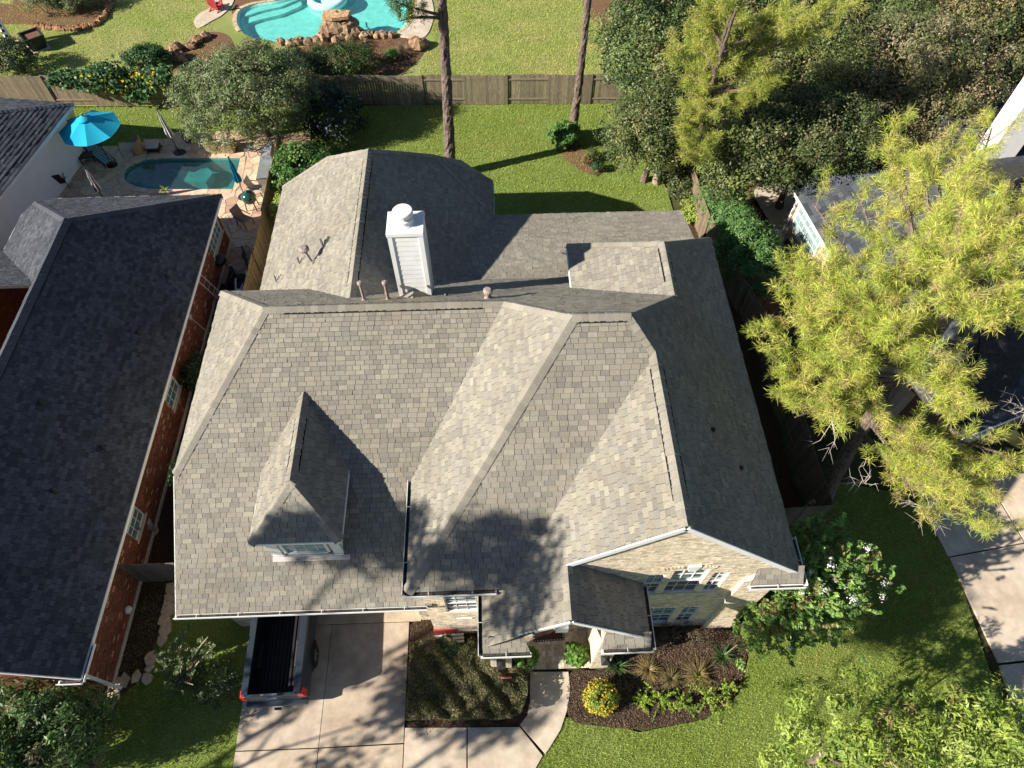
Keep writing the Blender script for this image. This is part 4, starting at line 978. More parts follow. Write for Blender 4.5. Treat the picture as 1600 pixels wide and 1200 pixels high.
mb = MB(); mb.lathe((cx,cy,CZ), [(.30,0),(.24,.06),(.22,.16)], 20); mb.lathe((cx,cy,CZ+.16), [(.27,0),(.27,.05),(.2,.07)], 20); mb.lathe((cx,cy,CZ+.24), [(.20,0),(.20,.08)], 20); mb.build('flue', M['white'], CH, HO, smooth=False)
mb = MB(); mb.lathe((cx,cy,CZ+.32), [(.28,0),(.295,.02),(.295,.13),(.27,.16),(.0,.175)], 22); mb.build('cowl', M['white'], CH, HO)
cr = MB(); yb = CY0-.02; zb = zp('B', 0, yb)
cr.add([(CX0-.05,yb,zp('B',0,yb)+.02),(CX1+.05,yb,zp('B',0,yb)+.02),(CX0+.45,yb,zp('B',0,yb)+.32),(CX0+.45,yb-.42,zp('B',0,yb-.42)+.02)], [(0,2,3),(2,1,3),(0,1,2)]); cr.build('cricket', M['shingle'], CH, HO)

# flues and roof fittings
def flue(x, y, z, h, r, cap_r, name='vent_pipe', tilt=(0,0)):
    mb = MB(); t_ = np.array([tilt[0], tilt[1], 1.0])*h; b = np.array([x, y, z-.1])
    mb.lathe((x,y,z-.08), [(r*2.1,0),(r*1.9,.10),(r*1.15,.18)], 12); mb.tube([b, b+t_], r, 10)
    o = mb.build(name, M['pipe'], H, HO, smooth=False)
    c = b + t_; mb = MB(); mb.lathe(c, [(cap_r*.8,-.03),(cap_r,.0),(cap_r,.07),(cap_r*.55,.12)], 14); mb.build('vent_cap', M['pipe'], o, HO)
    return o
flue(-4.10,13.98,zp('B',0,13.98),.85,.05,.085); flue(-3.35,13.95,zp('B',0,13.95),.85,.05,.085); flue(-.25,13.75,zp('B',0,13.75),.42,.075,.15)
def on6(x, y): return zp('L6', x, y)
flue(-6.55,17.35,on6(-6.55,17.35),.62,.05,.19,tilt=(-.35,.25))
for (x, y) in ((-8.35,17.9),(-7.25,17.95),(-6.15,17.9)):
    s = 1.7 if x > -6.5 else 1.0
    mb = MB(); z = on6(x, y) + .02
    mb.add([(x,y-.12*s,z+.02),(x-.10*s,y+.12*s,z+.10),(x-.05*s,y+.12*s,z+.16),(x+.02,y-.04*s,z+.06),(x+.10*s,y+.14*s,z+.24),(x+.14*s,y+.08*s,z+.22),(x,y-.13*s,z-.02)], [(0,3,2,1),(0,5,4,3),(0,1,6),(0,6,5)])
    mb.build('dark_v_piece', M['black_metal'], H, HO)  # plain black V-shaped pieces standing on the left slope
for (x, y) in ((5.75,8.9),(6.55,8.1),(-1.6,14.35),(-3.6,14.9)):
    pl = 'R' if x > 3 else 'B'; z = zp(pl, x, y); mb = MB(); mb.lathe((x,y,z-.05), [(.06,0),(.05,.12),(.065,.14),(.03,.17)], 10); mb.build('roof_vent', M['black_metal'], H, HO)
place_pieces(BR, H, 'brick', 'brick', M['tan_brick'], HO)
# small items on the house front
mb = MB(); mb.lathe((-9.35+.5,5.9,2.6), [(.05,0),(.09,.05),(.10,.14),(.06,.2)], 12); mb.build('floodlight', M['white'], H, HO)
mb = MB(); mb.lathe((-8.05,5.95,2.75), [(.05,0),(.09,.05),(.10,.14),(.06,.2)], 12); mb.build('floodlight', M['white'], H, HO)

# ================================================================ NEIGHBOURING HOUSES
def nface(pl, pts): return [(x, y, pl[0]*x + pl[1]*y + pl[2]) for x, y in pts]
# --- red brick house on the left
L_ = empty('brick_house', (-16.5, 14, 0), 0, 'single storey red brick house with charcoal shingle roof beside the dark pool', 'house'); LO = (-16.5, 14, 0)
lr = (-.833, 0, 2.9 - .833*12.31); ll = (.65, 0, 2.9 + .65*20.83); lb = (0, -.65, 2.9 + .65*24.55)
xr = (ll[2]-lr[2])/(lr[0]-ll[0]); zr = lr[0]*xr + lr[2]; yr = (lb[2]-zr)/.65
lf = [nface(lr, [(-12.31,4.15),(-12.31,24.55),(xr,yr),(xr,4.15)]),
      nface(lb, [(-12.31,24.55),(xr,yr),(-20.0,(lb[2]-(ll[0]*-20.0+ll[2]))/.65),(-20.0,24.55)])]
yw = 21.3; wb = (0, -.65, 2.9 + .65*yw)
yv = (wb[2]-zr)/.65
corner = [(-20.0,24.55),(-20.0,(lb[2]-(ll[0]*-20.0+ll[2]))/.65),(-20.83,23.7)]
lf += [nface(ll, [(xr,4.15),(xr,yr),(-20.0,(lb[2]-(ll[0]*-20.0+ll[2]))/.65),(-20.83,23.6),(-20.83,yw),(xr,yv)]),
       [(-20.0,24.55,2.9),(-20.0,(lb[2]-(ll[0]*-20.0+ll[2]))/.65,ll[0]*-20.0+ll[2]),(-20.83,23.6,2.9)],
       nface(wb, [(-20.83,yw),(xr,yv),(-34,yv),(-34,yw)])]
lroof = roof_deck(lf, 'roof', L_, LO, m=M['deck'])
place_pieces(shingle_faces(lf, lroof, t_dark, w0=.15, w1=.28, rowh=.135), L_, 'shingle', 'shingle', M['dark_shingle'], LO)
def n_of(p): v = np.array([-p[0], -p[1], 1.0]); return v/np.linalg.norm(v)
def lcap(p, q, a, b, **k): return caps(p, q, n_of(a), n_of(b), lroof, LO, M['dark_shingle'], lambda: jit((1.1,1.12,1.15), .08), **k)
lcap((xr,10.5,zr),(xr,yr,zr), lr, ll, lift=.06, w=.2); vent_strip((xr,10.5,zr),(xr,yr-.3,zr), n_of(lr), n_of(ll), lroof, LO, w=.2); lcap((xr,4.2,zr),(xr,10.5,zr), lr, ll, w=.2)
lcap((-12.31,24.55,2.9),(xr,yr,zr), lr, lb); lcap((-20.0,(lb[2]-(ll[0]*-20.0+ll[2]))/.65,ll[0]*-20.0+ll[2]),(xr,yr,zr), ll, lb)
def lboard(p, q, name='fascia', w=.03, h=.15, dz=-.09): return board(L_, name, M['white'], np.array(p)+[0,0,dz], np.array(q)+[0,0,dz], w, h, LO)
lboard((-12.29,4.15,2.9),(-12.29,24.57,2.9)); lboard((-12.29,24.58,2.9),(-20.0,24.58,2.9)); lboard((-20.0,24.58,2.9),(-20.85,23.6,2.9)); lboard((-20.86,23.6,2.9),(-20.86,yw,2.9)); lboard((-20.8,yw+.02,2.9),(-34,yw+.02,2.9))
lboard((-12.31,4.13,2.9),(xr,4.13,zr),'rake_board'); lboard((xr,4.13,zr),(-20.83,4.13,2.9),'rake_board')
gutter([(-12.31,5.05,2.9),(-12.31,4.12,2.9),(-12.9,4.12,2.9)], L_, LO, [(1,0,0),(0,-1,0)])
LB = []
w1 = (22.4,1.05,24.25,2.45); w2 = (14.35,.95,15.5,2.35); w3 = (9.0,.95,10.0,2.35)
wo_, p_ = wall(L_, (-12.92,4.45,0), (0,1,0), (1,0,0), [(0,0),(20.0,0),(20.0,2.78),(0,2.78)], LO, t_red, M['red_mortar'], [(a-4.45,b,c-4.45,d) for a,b,c,d in (w1,w2,w3)]); LB += p_
wo_, p_ = wall(L_, (-20.6,4.45,0), (1,0,0), (0,-1,0), [(0,0),(7.68,0),(7.68,2.9),(4.6,5.3),(3.6,5.5),(0,2.9)], LO, t_red, M['red_mortar']); LB += p_
for a, b in (((-20.4,24.0,0),(-12.95,24.2,2.75)), ((-20.5,4.5,0),(-20.35,23.4,2.75)), ((-34,20.7,0),(-20.4,20.9,2.75))):
    mb = MB(); mb.box(a, b); mb.build('wall', M['red_brick'], L_, LO)
place_pieces(LB, L_, 'brick', 'brick', M['red_brick'], LO)
mb = MB(); mb.box((-12.92,4.5,0),(-12.78,24.45,.16)); mb.build('slab_edge', M['mortar'], L_, LO)
for (a, b, c, d), cl, rw in ((w1,5,4),(w2,3,4),(w3,3,4)):
    window(L_, (-12.92,a,b), (0,1,0), (0,0,1), (1,0,0), c-a, d-b, cl, rw, LO, low=(a < 20), gm='glass_pale' if a < 20 else 'glass', gl='glass')
mb = MB(); mb.bar((-12.5,4.25,2.78),(-12.78,4.42,2.55),.09); mb.bar((-12.78,4.42,2.6),(-12.78,4.42,.25),.10,.08); mb.bar((-12.78,4.42,.28),(-12.5,4.35,.08),.10,.08); mb.build('downspout', M['white'], L_, LO)
mb = MB(); mb.obox((-11.0-1.35,4.05,2.55),(.5,0,0),(0,.03,0),(0,0,.05)); 
for (x, y) in ((-15.15,8.2),(-14.0,9.4),(-13.3,11.2),(-14.9,12.2),(-13.35,16.0),(-13.1,19.0)):
    z = lr[0]*x + lr[2]; mb = MB(); mb.lathe((x,y,z-.05), [(.10,0),(.06,.08),(.05,.22),(.03,.24)], 10); mb.build('roof_vent', M['liner'], L_, LO)
mb = MB(); z = lr[0]*-16.0+lr[2]; mb.lathe((-16.0,8.9,z-.05), [(.16,0),(.10,.10),(.09,.42),(.15,.44),(.15,.52),(.02,.56)], 12); mb.build('vent_pipe', M['grey_plastic'], L_, LO)

# --- white rendered house at the far left
Wh = empty('white_house', (-26, 28, 0), 0, 'white rendered house with dark shingle roof at the far left of the dark pool', 'house'); WO = (-26, 28, 0)
c1, c2 = np.array([-21.15,31.6]), np.array([-22.30,24.6]); ed = (c2-c1)/np.linalg.norm(c2-c1); inn = np.array([ed[1], -ed[0]])
if inn[0] > 0: inn = -inn
def w3d(s, t, z): q = c1 + ed*s + inn*t; return (q[0], q[1], z)
wf = [[w3d(0,0,2.9), w3d(14,0,2.9), w3d(14,5,4.9), w3d(5,5,4.9)], [w3d(0,0,2.9), w3d(5,5,4.9), w3d(0,10,2.9)]]
wroof = roof_deck(wf, 'roof', Wh, WO)
place_pieces(shingle_faces(wf, wroof, t_dark, w0=.2, w1=.4, rowh=.19), Wh, 'shingle', 'shingle', M['dark_shingle'], WO)
def wn(f): 
    a, b, c = (np.array(q, float) for q in f[:3]); n = np.cross(b-a, c-a); return n/np.linalg.norm(n)*(1 if n[2] > 0 else -1)
caps(w3d(0,0,2.9), w3d(5,5,4.9), wn(wf[0]), wn(wf[1]), wroof, WO, M['dark_shingle'], lambda: jit((1.1,1.12,1.15),.08))
caps(w3d(14,5,4.9), w3d(5,5,4.9), wn(wf[0]), np.array([-.4,.1,.9]), wroof, WO, M['dark_shingle'], lambda: jit((1.1,1.12,1.15),.08))
board(Wh, 'fascia', M['white'], np.array(w3d(-.02,-.02,2.81)), np.array(w3d(14,-.02,2.81)), .03, .16, WO); board(Wh, 'fascia', M['white'], np.array(w3d(-.02,-.02,2.81)), np.array(w3d(-.02,10,2.81)), .03, .16, WO)
mb = MB(); q = [w3d(.45,.5,0), w3d(14,.5,0), w3d(14,9.5,0), w3d(.45,9.5,0)]; q = q if parea([a[:2] for a in q]) > 0 else q[::-1]
mb.prism([a[:2] for a in q], 0, 2.8); mb.build('wall', M['white_wall'], Wh, WO)

# --- house on the right, under the pine
Rh = empty('beige_house', (20, 18, 0), 0, 'beige rendered house with dark shingle roof under the tall yellow green pine', 'house'); RO = (20, 18, 0)
A0 = np.array([13.62,24.75]); av = np.array([.85,-6.4]); av /= np.linalg.norm(av); ai = np.array([-av[1], av[0]])   # along the left eave towards the street, and inwards
if ai[0] < 0: ai = -ai
def r3(s, t, z): q = A0 + av*s + ai*t; return (q[0], q[1], z)
rf = [[r3(0,0,2.8), r3(11.2,0,2.8), r3(11.2,5.2,6.0), r3(4.0,5.2,6.0)], [r3(0,0,2.8), r3(4.0,5.2,6.0), r3(4.0,13,6.0), r3(0,13,2.8)],
      [r3(11.2,5.2,6.0), r3(4.0,5.2,6.0), r3(4.0,13,6.0), r3(14.0,13,6.0)],
      [(16.35,11.1,2.8),(21.5,12.9,2.8),(20.6,16.2,5.0),(17.6,15.2,5.0)], [r3(11.2,0,2.8),(16.35,11.1,2.8),(17.6,15.2,5.0),r3(11.2,5.2,6.0)]]
bf = [[(19.8,26.6,3.4),(30,27.6,3.4),(30,31.0,5.6),(19.8,30.2,5.6)],[(19.8,30.2,5.6),(30,31.0,5.6),(30,34,3.6),(19.8,33.2,3.6)]]
bf = [[(20.4,24.6,3.6),(32,25.2,3.6),(32,28.3,5.2),(20.4,27.7,5.2)]]
rroof = roof_deck(rf + bf, 'roof', Rh, RO)
place_pieces(shingle_faces(rf + bf, rroof, t_dark, w0=.26, w1=.48, rowh=.2), Rh, 'shingle', 'shingle', M['dark_shingle'], RO)
caps(r3(0,0,2.8), r3(4.0,5.2,6.0), wn(rf[0]), wn(rf[1]), rroof, RO, M['dark_shingle'], lambda: jit((1.1,1.12,1.15),.08))
for a, b in ((r3(0,-.02,2.72), r3(11.2,-.02,2.72)), (r3(-.02,0,2.72), r3(-.02,13,2.72)), ((16.33,11.07,2.72),(21.5,12.87,2.72))): board(Rh, 'fascia', M['white'], np.array(a), np.array(b), .03, .15, RO)
mb = MB(); q = [r3(.45,.55,0), r3(11.4,.55,0), r3(11.4,12.5,0), r3(.45,12.5,0)]; q = q if parea([a[:2] for a in q]) > 0 else q[::-1]; mb.prism([a[:2] for a in q], 0, 2.7); mb.build('wall', M['beige_wall'], Rh, RO)
mb = MB(); q = [(16.6,11.6),(21.3,13.2),(20.6,15.5),(16.0,14)]; mb.prism(q, 0, 2.7); mb.build('wall', M['red_mortar'], Rh, RO)
mb = MB(); q = [(20.8,25.1),(31,25.6),(31,28),(20.8,27.4)]; mb.prism(q, 0, 3.5); mb.build('wall', M['beige_wall'], Rh, RO)
an = np.array([-ai[0], -ai[1], 0]); avz = np.array([av[0], av[1], 0])
window(Rh, np.array(r3(1.0,.54,.85)), avz, (0,0,1), an, 2.3, 1.55, 6, 4, RO, gm='glass_pale', gl='glass_pale', fr_w=.10, label='white framed double window beside the downspout'); window(Rh, np.array(r3(7.6,.54,.95)), avz, (0,0,1), an, 1.0, 1.4, 3, 4, RO, gm='glass_pale', gl='glass_pale')
mb = MB(); p = np.array(r3(.65,.46,0)); mb.bar(p+[0,0,2.6], p+[0,0,.2], .10, .08); mb.bar(p+[0,0,.22], p+an*.3+[0,0,.06], .10, .08); mb.build('downspout', M['white'], Rh, RO)
fv = np.array([4.7,1.6,0]); fv /= np.linalg.norm(fv); window(Rh, np.array((17.5,11.9,.8)), fv, (0,0,1), np.array([fv[1],-fv[0],0]), 1.5, 1.6, 4, 4, RO, fr_w=.1)
mb = MB(); mb.box((22.0,24.3,3.5),(23.2,25.3,9.2)); Rc = mb.build('chimney', M['white'], Rh, RO)
mb = MB(); mb.box((21.95,24.25,9.2),(23.25,25.35,9.3)); mb.build('chimney_cap', M['white'], Rc, RO)

# ================================================================ FENCES
def fence(label, pts, face_side, style='alt', hgt=1.83, mt='wood', tone=(1,1,1), pick=.145, group='timber board fences', bay=2.45, start_front=True):
    """posts, two rails, and single boards nailed alternately to the near and the far side of each bay"""
    pts = [np.array(p[:2], float) for p in pts]
    root = empty('timber_fence', (pts[0][0], pts[0][1], 0), 0, label, 'fence', group); off = (pts[0][0], pts[0][1], 0)
    bayi = 0
    for a, b in zip(pts[:-1], pts[1:]):
        L = np.linalg.norm(b-a); d = (b-a)/L; nn = np.array([-d[1], d[0]])*face_side; nb = max(1, round(L/bay)); bl = L/nb
        for j in range(nb):
            s0, s1 = a + d*bl*j, a + d*bl*(j+1); front = (bayi % 2 == 0) == start_front if style == 'alt' else (style == 'front'); bayi += 1
            mb = MB(); mb.obox((s0[0], s0[1], hgt/2), (d[0]*.045, d[1]*.045, 0), (nn[0]*.045, nn[1]*.045, 0), (0,0,hgt/2), mul(tone, .9)); mb.build('post', M[mt], root, off)
            for zz in (.35, 1.55):
                mb = MB(); mb.bar((s0[0]+d[0]*.05, s0[1]+d[1]*.05, zz), (s1[0]-d[0]*.05, s1[1]-d[1]*.05, zz), .04, .09, mul(tone, 1.05)); mb.build('rail', M[mt], root, off)
            k = max(1, int(bl/pick)); side = .032 if front else -.032
            for i in range(k):
                c = s0 + d*(bl*(i+.5)/k) + nn*side; h2 = hgt + random.uniform(-.025,.02); mb = MB(); wv = bl/k*.5-.004
                tilt = random.uniform(-.006, .006)
                mb.obox((c[0], c[1], h2/2+.02), (d[0]*wv, d[1]*wv, 0), (nn[0]*.009, nn[1]*.009, 0), (d[0]*tilt, d[1]*tilt, h2/2-.01), mul(jit(tone, .16), random.choice((1,1,.85,1.12)))); mb.build('picket', M[mt], root, off)
        mb = MB(); mb.obox((b[0], b[1], hgt/2), (d[0]*.045, d[1]*.045, 0), (nn[0]*.045, nn[1]*.045, 0), (0,0,hgt/2), mul(tone, .9)); mb.build('post', M[mt], root, off)
    return root
fence('long back fence of weathered boards in alternating bays along the rear lawn', [(-10.9,35.30),(10.4,34.75)], -1, tone=(.92,.90,.84))
fence('back fence stretch behind the dark pool, draped with a flowering vine', [(-29.5,35.95),(-10.95,35.35)], -1, tone=(1.1,1.02,.90), start_front=False)
fence('side fence between the dark pool terrace and the tan house', [(-10.95,30.3),(-10.78,21.9),(-10.72,8.0)], 1, tone=(1.12,.96,.66), style='alt')
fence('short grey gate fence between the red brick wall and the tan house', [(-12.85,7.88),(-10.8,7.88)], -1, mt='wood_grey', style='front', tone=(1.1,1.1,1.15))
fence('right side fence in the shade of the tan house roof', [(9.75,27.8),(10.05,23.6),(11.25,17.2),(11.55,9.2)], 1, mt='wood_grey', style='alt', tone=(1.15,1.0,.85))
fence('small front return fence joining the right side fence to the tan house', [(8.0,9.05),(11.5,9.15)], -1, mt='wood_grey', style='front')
fence('far fence corner at the right end of the dry lawn behind', [(9.6,48),(11.0,40.5),(10.45,34.8)], -1, tone=(1.05,.98,.85), style='front')

# ================================================================ PICK-UP TRUCK
T = empty('pickup_truck', (-7.32, 6.32, 0), R(1.5), 'dark blue pickup truck backed out of the garage with an empty black bed', 'truck')
x0, x1, ya, yb = -.99, .99, -2.62, 3.0
def tk(name, mb, m, parent=T, **k): return mb.build(name, M[m], parent, **k)
mb = MB()   # lower body and bed sides
prof = [(x0+.02,.46),(x0,.75),(x0+.02,1.12),(x0+.07,1.30),(x0+.10,1.36),(x0+.27,1.36),(x0+.27,.78)]
for sgn in (1, -1):
    vs = []; 
    for y in (ya+.06, .18): vs += [(sgn*a, y, b) for a, b in prof]
    n = len(prof); f = [tuple(range(n)), tuple(range(2*n-1, n-1, -1))] + [(i, i+n, (i+1) % n + n, (i+1) % n) for i in range(n)]
    if sgn < 0: f = [q[::-1] for q in f]
    mb.add(vs, f)
mb.box((x0+.1,.15,.45),(x1-.1,3.4,1.0)); mb.box((x0+.06,.09,.6),(x1-.06,.20,1.37))
tk('body', mb, 'truck_paint', bevel=.012)
mb = MB(); mb.box((x0+.1,2.7,.9),(x1-.1,3.5,1.12)); tk('hood', mb, 'truck_paint', bevel=.04)
mb = MB(); mb.box((x0+.27,ya+.12,.70),(x1-.27,.10,.76)); bed = tk('bed_floor', mb, 'rubber')
for i in range(11):
    x = -.62 + i*.124; mb = MB(); mb.box((x-.032,ya+.16,.76),(x+.032,.06,.785)); mb.build('bed_rib', M['liner'], bed)
for s in (-1, 1):
    mb = MB(); mb.box((s*.72-.012,ya+.12,.76),(s*.72+.012,.10,1.34)); mb.build('bed_side', M['liner'], bed)
    mb = MB(); mb.box((s*.62-.11,-1.70,.76),(s*.62+.09,-.85,1.02)); mb.build('wheel_well', M['liner'], bed, bevel=.05)
    mb = MB(); mb.box((s*.80-.10,ya+.1,1.362),(s*.80+.10,.12,1.385)); tk('rail_cap', mb, 'truck_paint' if s < 0 else 'truck_paint', bevel=.008)
mb = MB(); mb.add([(x0+.18,ya,.62),(x1-.18,ya,.62),(x1-.18,ya+.10,.62),(x0+.18,ya+.10,.62),(x0+.18,ya+.03,1.36),(x1-.18,ya+.03,1.36),(x1-.18,ya+.12,1.36),(x0+.18,ya+.12,1.36)], [(3,2,1,0),(4,5,6,7),(0,1,5,4),(1,2,6,5),(2,3,7,6),(3,0,4,7)])
tg = tk('tailgate', mb, 'truck_paint', bevel=.02)
mb = MB(); mb.box((-.16,ya-.02,1.14),(.16,ya+.02,1.20)); mb.build('handle', M['chrome'], tg)
mb = MB(); mb.box((-.30,ya+.05,1.363),(.2,ya+.10,1.372)); mb.build('spoiler_trim', M['grey_plastic'], tg)
mb = MB(); mb.box((x0+.03,ya-.14,.42),(x1-.03,ya+.06,.62)); bp_ = tk('bumper', mb, 'truck_paint', bevel=.03)
mb = MB(); mb.box((-.10,ya-.22,.36),(.10,ya-.12,.46)); mb.build('tow_hitch', M['liner'], bp_); mb = MB(); mb.box((-.16,ya-.155,.47),(.16,ya-.143,.58)); mb.build('number_plate', M['white'], bp_)
for s in (-1, 1):
    mb = MB(); mb.add([(s*.80,ya+.005,.86),(s*1.0,ya+.02,.86),(s*1.0,ya+.24,.92),(s*.86,ya+.10,.92),(s*.80,ya+.02,1.34),(s*.93,ya+.04,1.34),(s*.95,ya+.26,1.32),(s*.84,ya+.12,1.372)], [(0,1,5,4) if s > 0 else (4,5,1,0),(1,2,6,5) if s > 0 else (5,6,2,1),(4,5,6,7) if s > 0 else (7,6,5,4),(3,2,1,0) if s > 0 else (0,1,2,3),(2,3,7,6) if s > 0 else (6,7,3,2),(3,0,4,7) if s > 0 else (7,4,0,3)])
    tk('tail_light', mb, 'red_lens')
for (y, z0_, z1_) in ((0,0,0),):
    mb = MB(); n = 6; A = [(.14,1.12),(.30,1.84),(1.8,1.90),(2.65,1.15)]
    vs = []
    for (y_, z_) in A:
        wdt = .97 if z_ < 1.3 else .72
        vs += [(-wdt, y_, z_), (wdt, y_, z_)]
    mb.add(vs, [(0,1,3,2),(2,3,5,4),(4,5,7,6),(0,2,4,6),(1,7,5,3)]); tk('cab', mb, 'truck_paint', bevel=.03)
    mb = MB(); mb.add([(-.62,.148,1.28),(.62,.148,1.28),(.56,.265,1.78),(-.56,.265,1.78)], [(0,1,2,3)]); tk('rear_window', mb, 'glass_low')
    mb = MB(); mb.add([(-.80,2.64,1.2),(.80,2.64,1.2),(.66,1.84,1.87),(-.66,1.84,1.87)], [(0,1,2,3)]); tk('windscreen', mb, 'glass_low')
mb = MB(); mb.bar((-.55,.09,1.42),(.35,.09,1.42),.05,.03); tk('cargo_light_bar', mb, 'grey_plastic')
for (sx, y) in ((-1,-1.28),(1,-1.28),(-1,2.45),(1,2.45)):
    cx = sx*.90; ty = MB(); rm = MB(); N = 24
    pr = [(.20,-.13),(.36,-.13),(.395,-.09),(.395,.09),(.36,.13),(.20,.13)]
    vs = []; fs = []
    for r_, xx in pr:
        for k in range(N):
            a = 2*math.pi*k/N; vs.append((cx+xx, y+r_*math.cos(a), .40+r_*math.sin(a)))
    for i in range(len(pr)):
        for k in range(N):
            j = (i+1) % len(pr); fs.append((i*N+k, i*N+(k+1) % N, j*N+(k+1) % N, j*N+k))
    ty.add(vs, fs); wh = tk('wheel', ty, 'rubber', smooth=False)
    for k in range(6):
        a = 2*math.pi*k/6; mb = MB(); c = (cx+sx*.12, y+.125*math.cos(a), .40+.125*math.sin(a)); mb.obox(c, (.012,0,0), (0,.11*math.cos(a),.11*math.sin(a)), (0,-.028*math.sin(a),.028*math.cos(a))); mb.build('spoke', M['alloy'], wh)
    mb = MB(); vs = []
    for xx in (cx+sx*.06, cx+sx*.075):
        for k in range(N): a = 2*math.pi*k/N; vs.append((xx, y+.235*math.cos(a), .40+.235*math.sin(a)))
    mb.add(vs, [tuple(range(N)), tuple(range(N,2*N))[::-1]] + [(k,(k+1) % N,(k+1) % N+N,k+N) for k in range(N)]); mb.build('rim', M['black_metal'], wh)
    mb = MB(); mb.obox((cx+sx*.13,y,.40),(.02,0,0),(0,.05,0),(0,0,.05)); mb.build('hub', M['alloy'], wh)
    mb = MB(); arc = [(cx+sx*.07, y+.45*math.cos(R(a)), .42+.45*math.sin(R(a))) for a in range(0,181,15)]; mb.tube(arc, .05, 6); tk('wheel_arch', mb, 'liner')

# ================================================================ TERRACE FURNITURE
def canopy_open(loc, r, h, m, label, tilt=(0,0)):
    u = empty('patio_umbrella', loc, 0, label, 'umbrella', 'umbrellas on the pool terrace')
    u.rotation_euler = (R(tilt[0]), R(tilt[1]), R(12))
    mb = MB(); mb.tube([(0,0,0),(0,0,h+.55)], .024, 8); mb.build('pole', M['black_metal'], u)
    mb = MB(); mb.lathe((0,0,0), [(.28,0),(.28,.05),(.08,.09),(.04,.3)], 16); mb.build('base', M['black_metal'], u)
    for k in range(8):
        a0, a1 = 2*math.pi*k/8, 2*math.pi*(k+1)/8; rows = []; n = 5
        mb = MB(); vs = []
        for i in range(n+1):
            t = i/n; rr = .16 + (r-.16)*t; z = h + .50*(1-t)**1.15 + .06*(1-t)
            for j in range(5):
                s = j/4; aa = a0 + (a1-a0)*s; ch = math.cos(math.pi/8)/math.cos(aa-(a0+a1)/2); sag = -.10*t*math.sin(math.pi*s)*(.4+.6*t)
                vs.append((rr*ch*math.cos(aa), rr*ch*math.sin(aa), z + sag*.6))
        fs = [(i*5+j, (i+1)*5+j, (i+1)*5+j+1, i*5+j+1) for i in range(n) for j in range(4)]
        mb.add(vs, fs, jit((1,1,1),.03)); mb.build('canopy_panel', M[m], u, smooth=True)
        mb = MB(); mb.bar((.1*math.cos(a0),.1*math.sin(a0),h+.5),(r*.99*math.cos(a0),r*.99*math.sin(a0),h-.02),.02); mb.build('rib', M['black_metal'], u)
    mb = MB(); mb.lathe((0,0,h+.50), [(.36,-.03),(.30,.06),(.12,.14),(.02,.17)], 16); cp = mb.build('vent_flap', M[m], u, smooth=True)
    mb = MB(); mb.lathe((0,0,h+.66), [(.03,0),(.05,.04),(.02,.10)], 10); mb.build('finial', M['black_metal'], u)
    return u
canopy_open((-20.207,30.386,0.000), 1.50, 2.35, 'cyan', 'large open turquoise umbrella over the striped lounger', tilt=(0,0))
bpy.context.view_layer.update()
def canopy_closed(base, top, m, label, stripes=False, fat=.17):
    b = np.array([base[0], base[1], 0.0]); t = np.array(top, float)
    u = empty('patio_umbrella', tuple(b), 0, label, 'umbrella', 'umbrellas on the pool terrace'); t = t - b
    L = np.linalg.norm(t); d = t/L
    mb = MB(); mb.tube([(0,0,.05), t*.98], .024, 8); mb.build('pole', M['black_metal'], u)
    mb = MB(); mb.lathe((0,0,0), [(.34,0),(.34,.05),(.20,.09),(.05,.12),(.04,.32)], 20); mb.build('base', M['black_metal'], u)
    n = 16; rows = 9; a = np.cross(d, [0,1,0]); a /= np.linalg.norm(a); c = np.cross(d, a); vs = []
    for i in range(rows):
        s = i/(rows-1); rr = fat*(.95 - .78*s**1.3)*(1.0 if i else .9)*(1 - .28*math.exp(-((s-.42)/.10)**2)); p = t*(.42 + .56*s)
        for k in range(n):
            q = 2*math.pi*k/n; r2 = rr*(1.22 if k % 2 else .62) * (1+random.uniform(-.05,.05)); vs.append(p + r2*(math.cos(q)*a + math.sin(q)*c) + (d*random.uniform(-.06,.02) if i == 0 else 0))
    mb = MB(); b_ = mb.n; mb.v.append(np.array(vs)); mb.n += len(vs)
    for i in range(rows-1):
        for k in range(n):
            mb.lt.append(4); mb.li.extend([i*n+k, i*n+(k+1) % n, (i+1)*n+(k+1) % n, (i+1)*n+k]); mb.t.append(((.78,.78,.76) if k % 4 in (0,1) else (.16,.17,.19)) if stripes else jit((1,1,1),.1))
    mb.build('canopy', M[m], u)
    mb = MB(); mb.lathe(t*.985, [(.03,0),(.05,.05),(.02,.1)], 8); mb.build('finial', M['black_metal'], u)
    return u
canopy_closed((-16.863,31.264,0.000), (-16.879,31.134,2.750), 'stripe', 'closed grey striped umbrella between the ottoman and the blue pot', True)
canopy_closed((-19.700,27.457,0.000), (-19.266,26.954,2.600), 'stripe', 'closed black and white striped umbrella near the white house wall', True)
canopy_closed((-12.723,27.688,0.000), (-12.581,27.382,2.700), 'blue', 'closed blue umbrella at the right end of the dark pool')

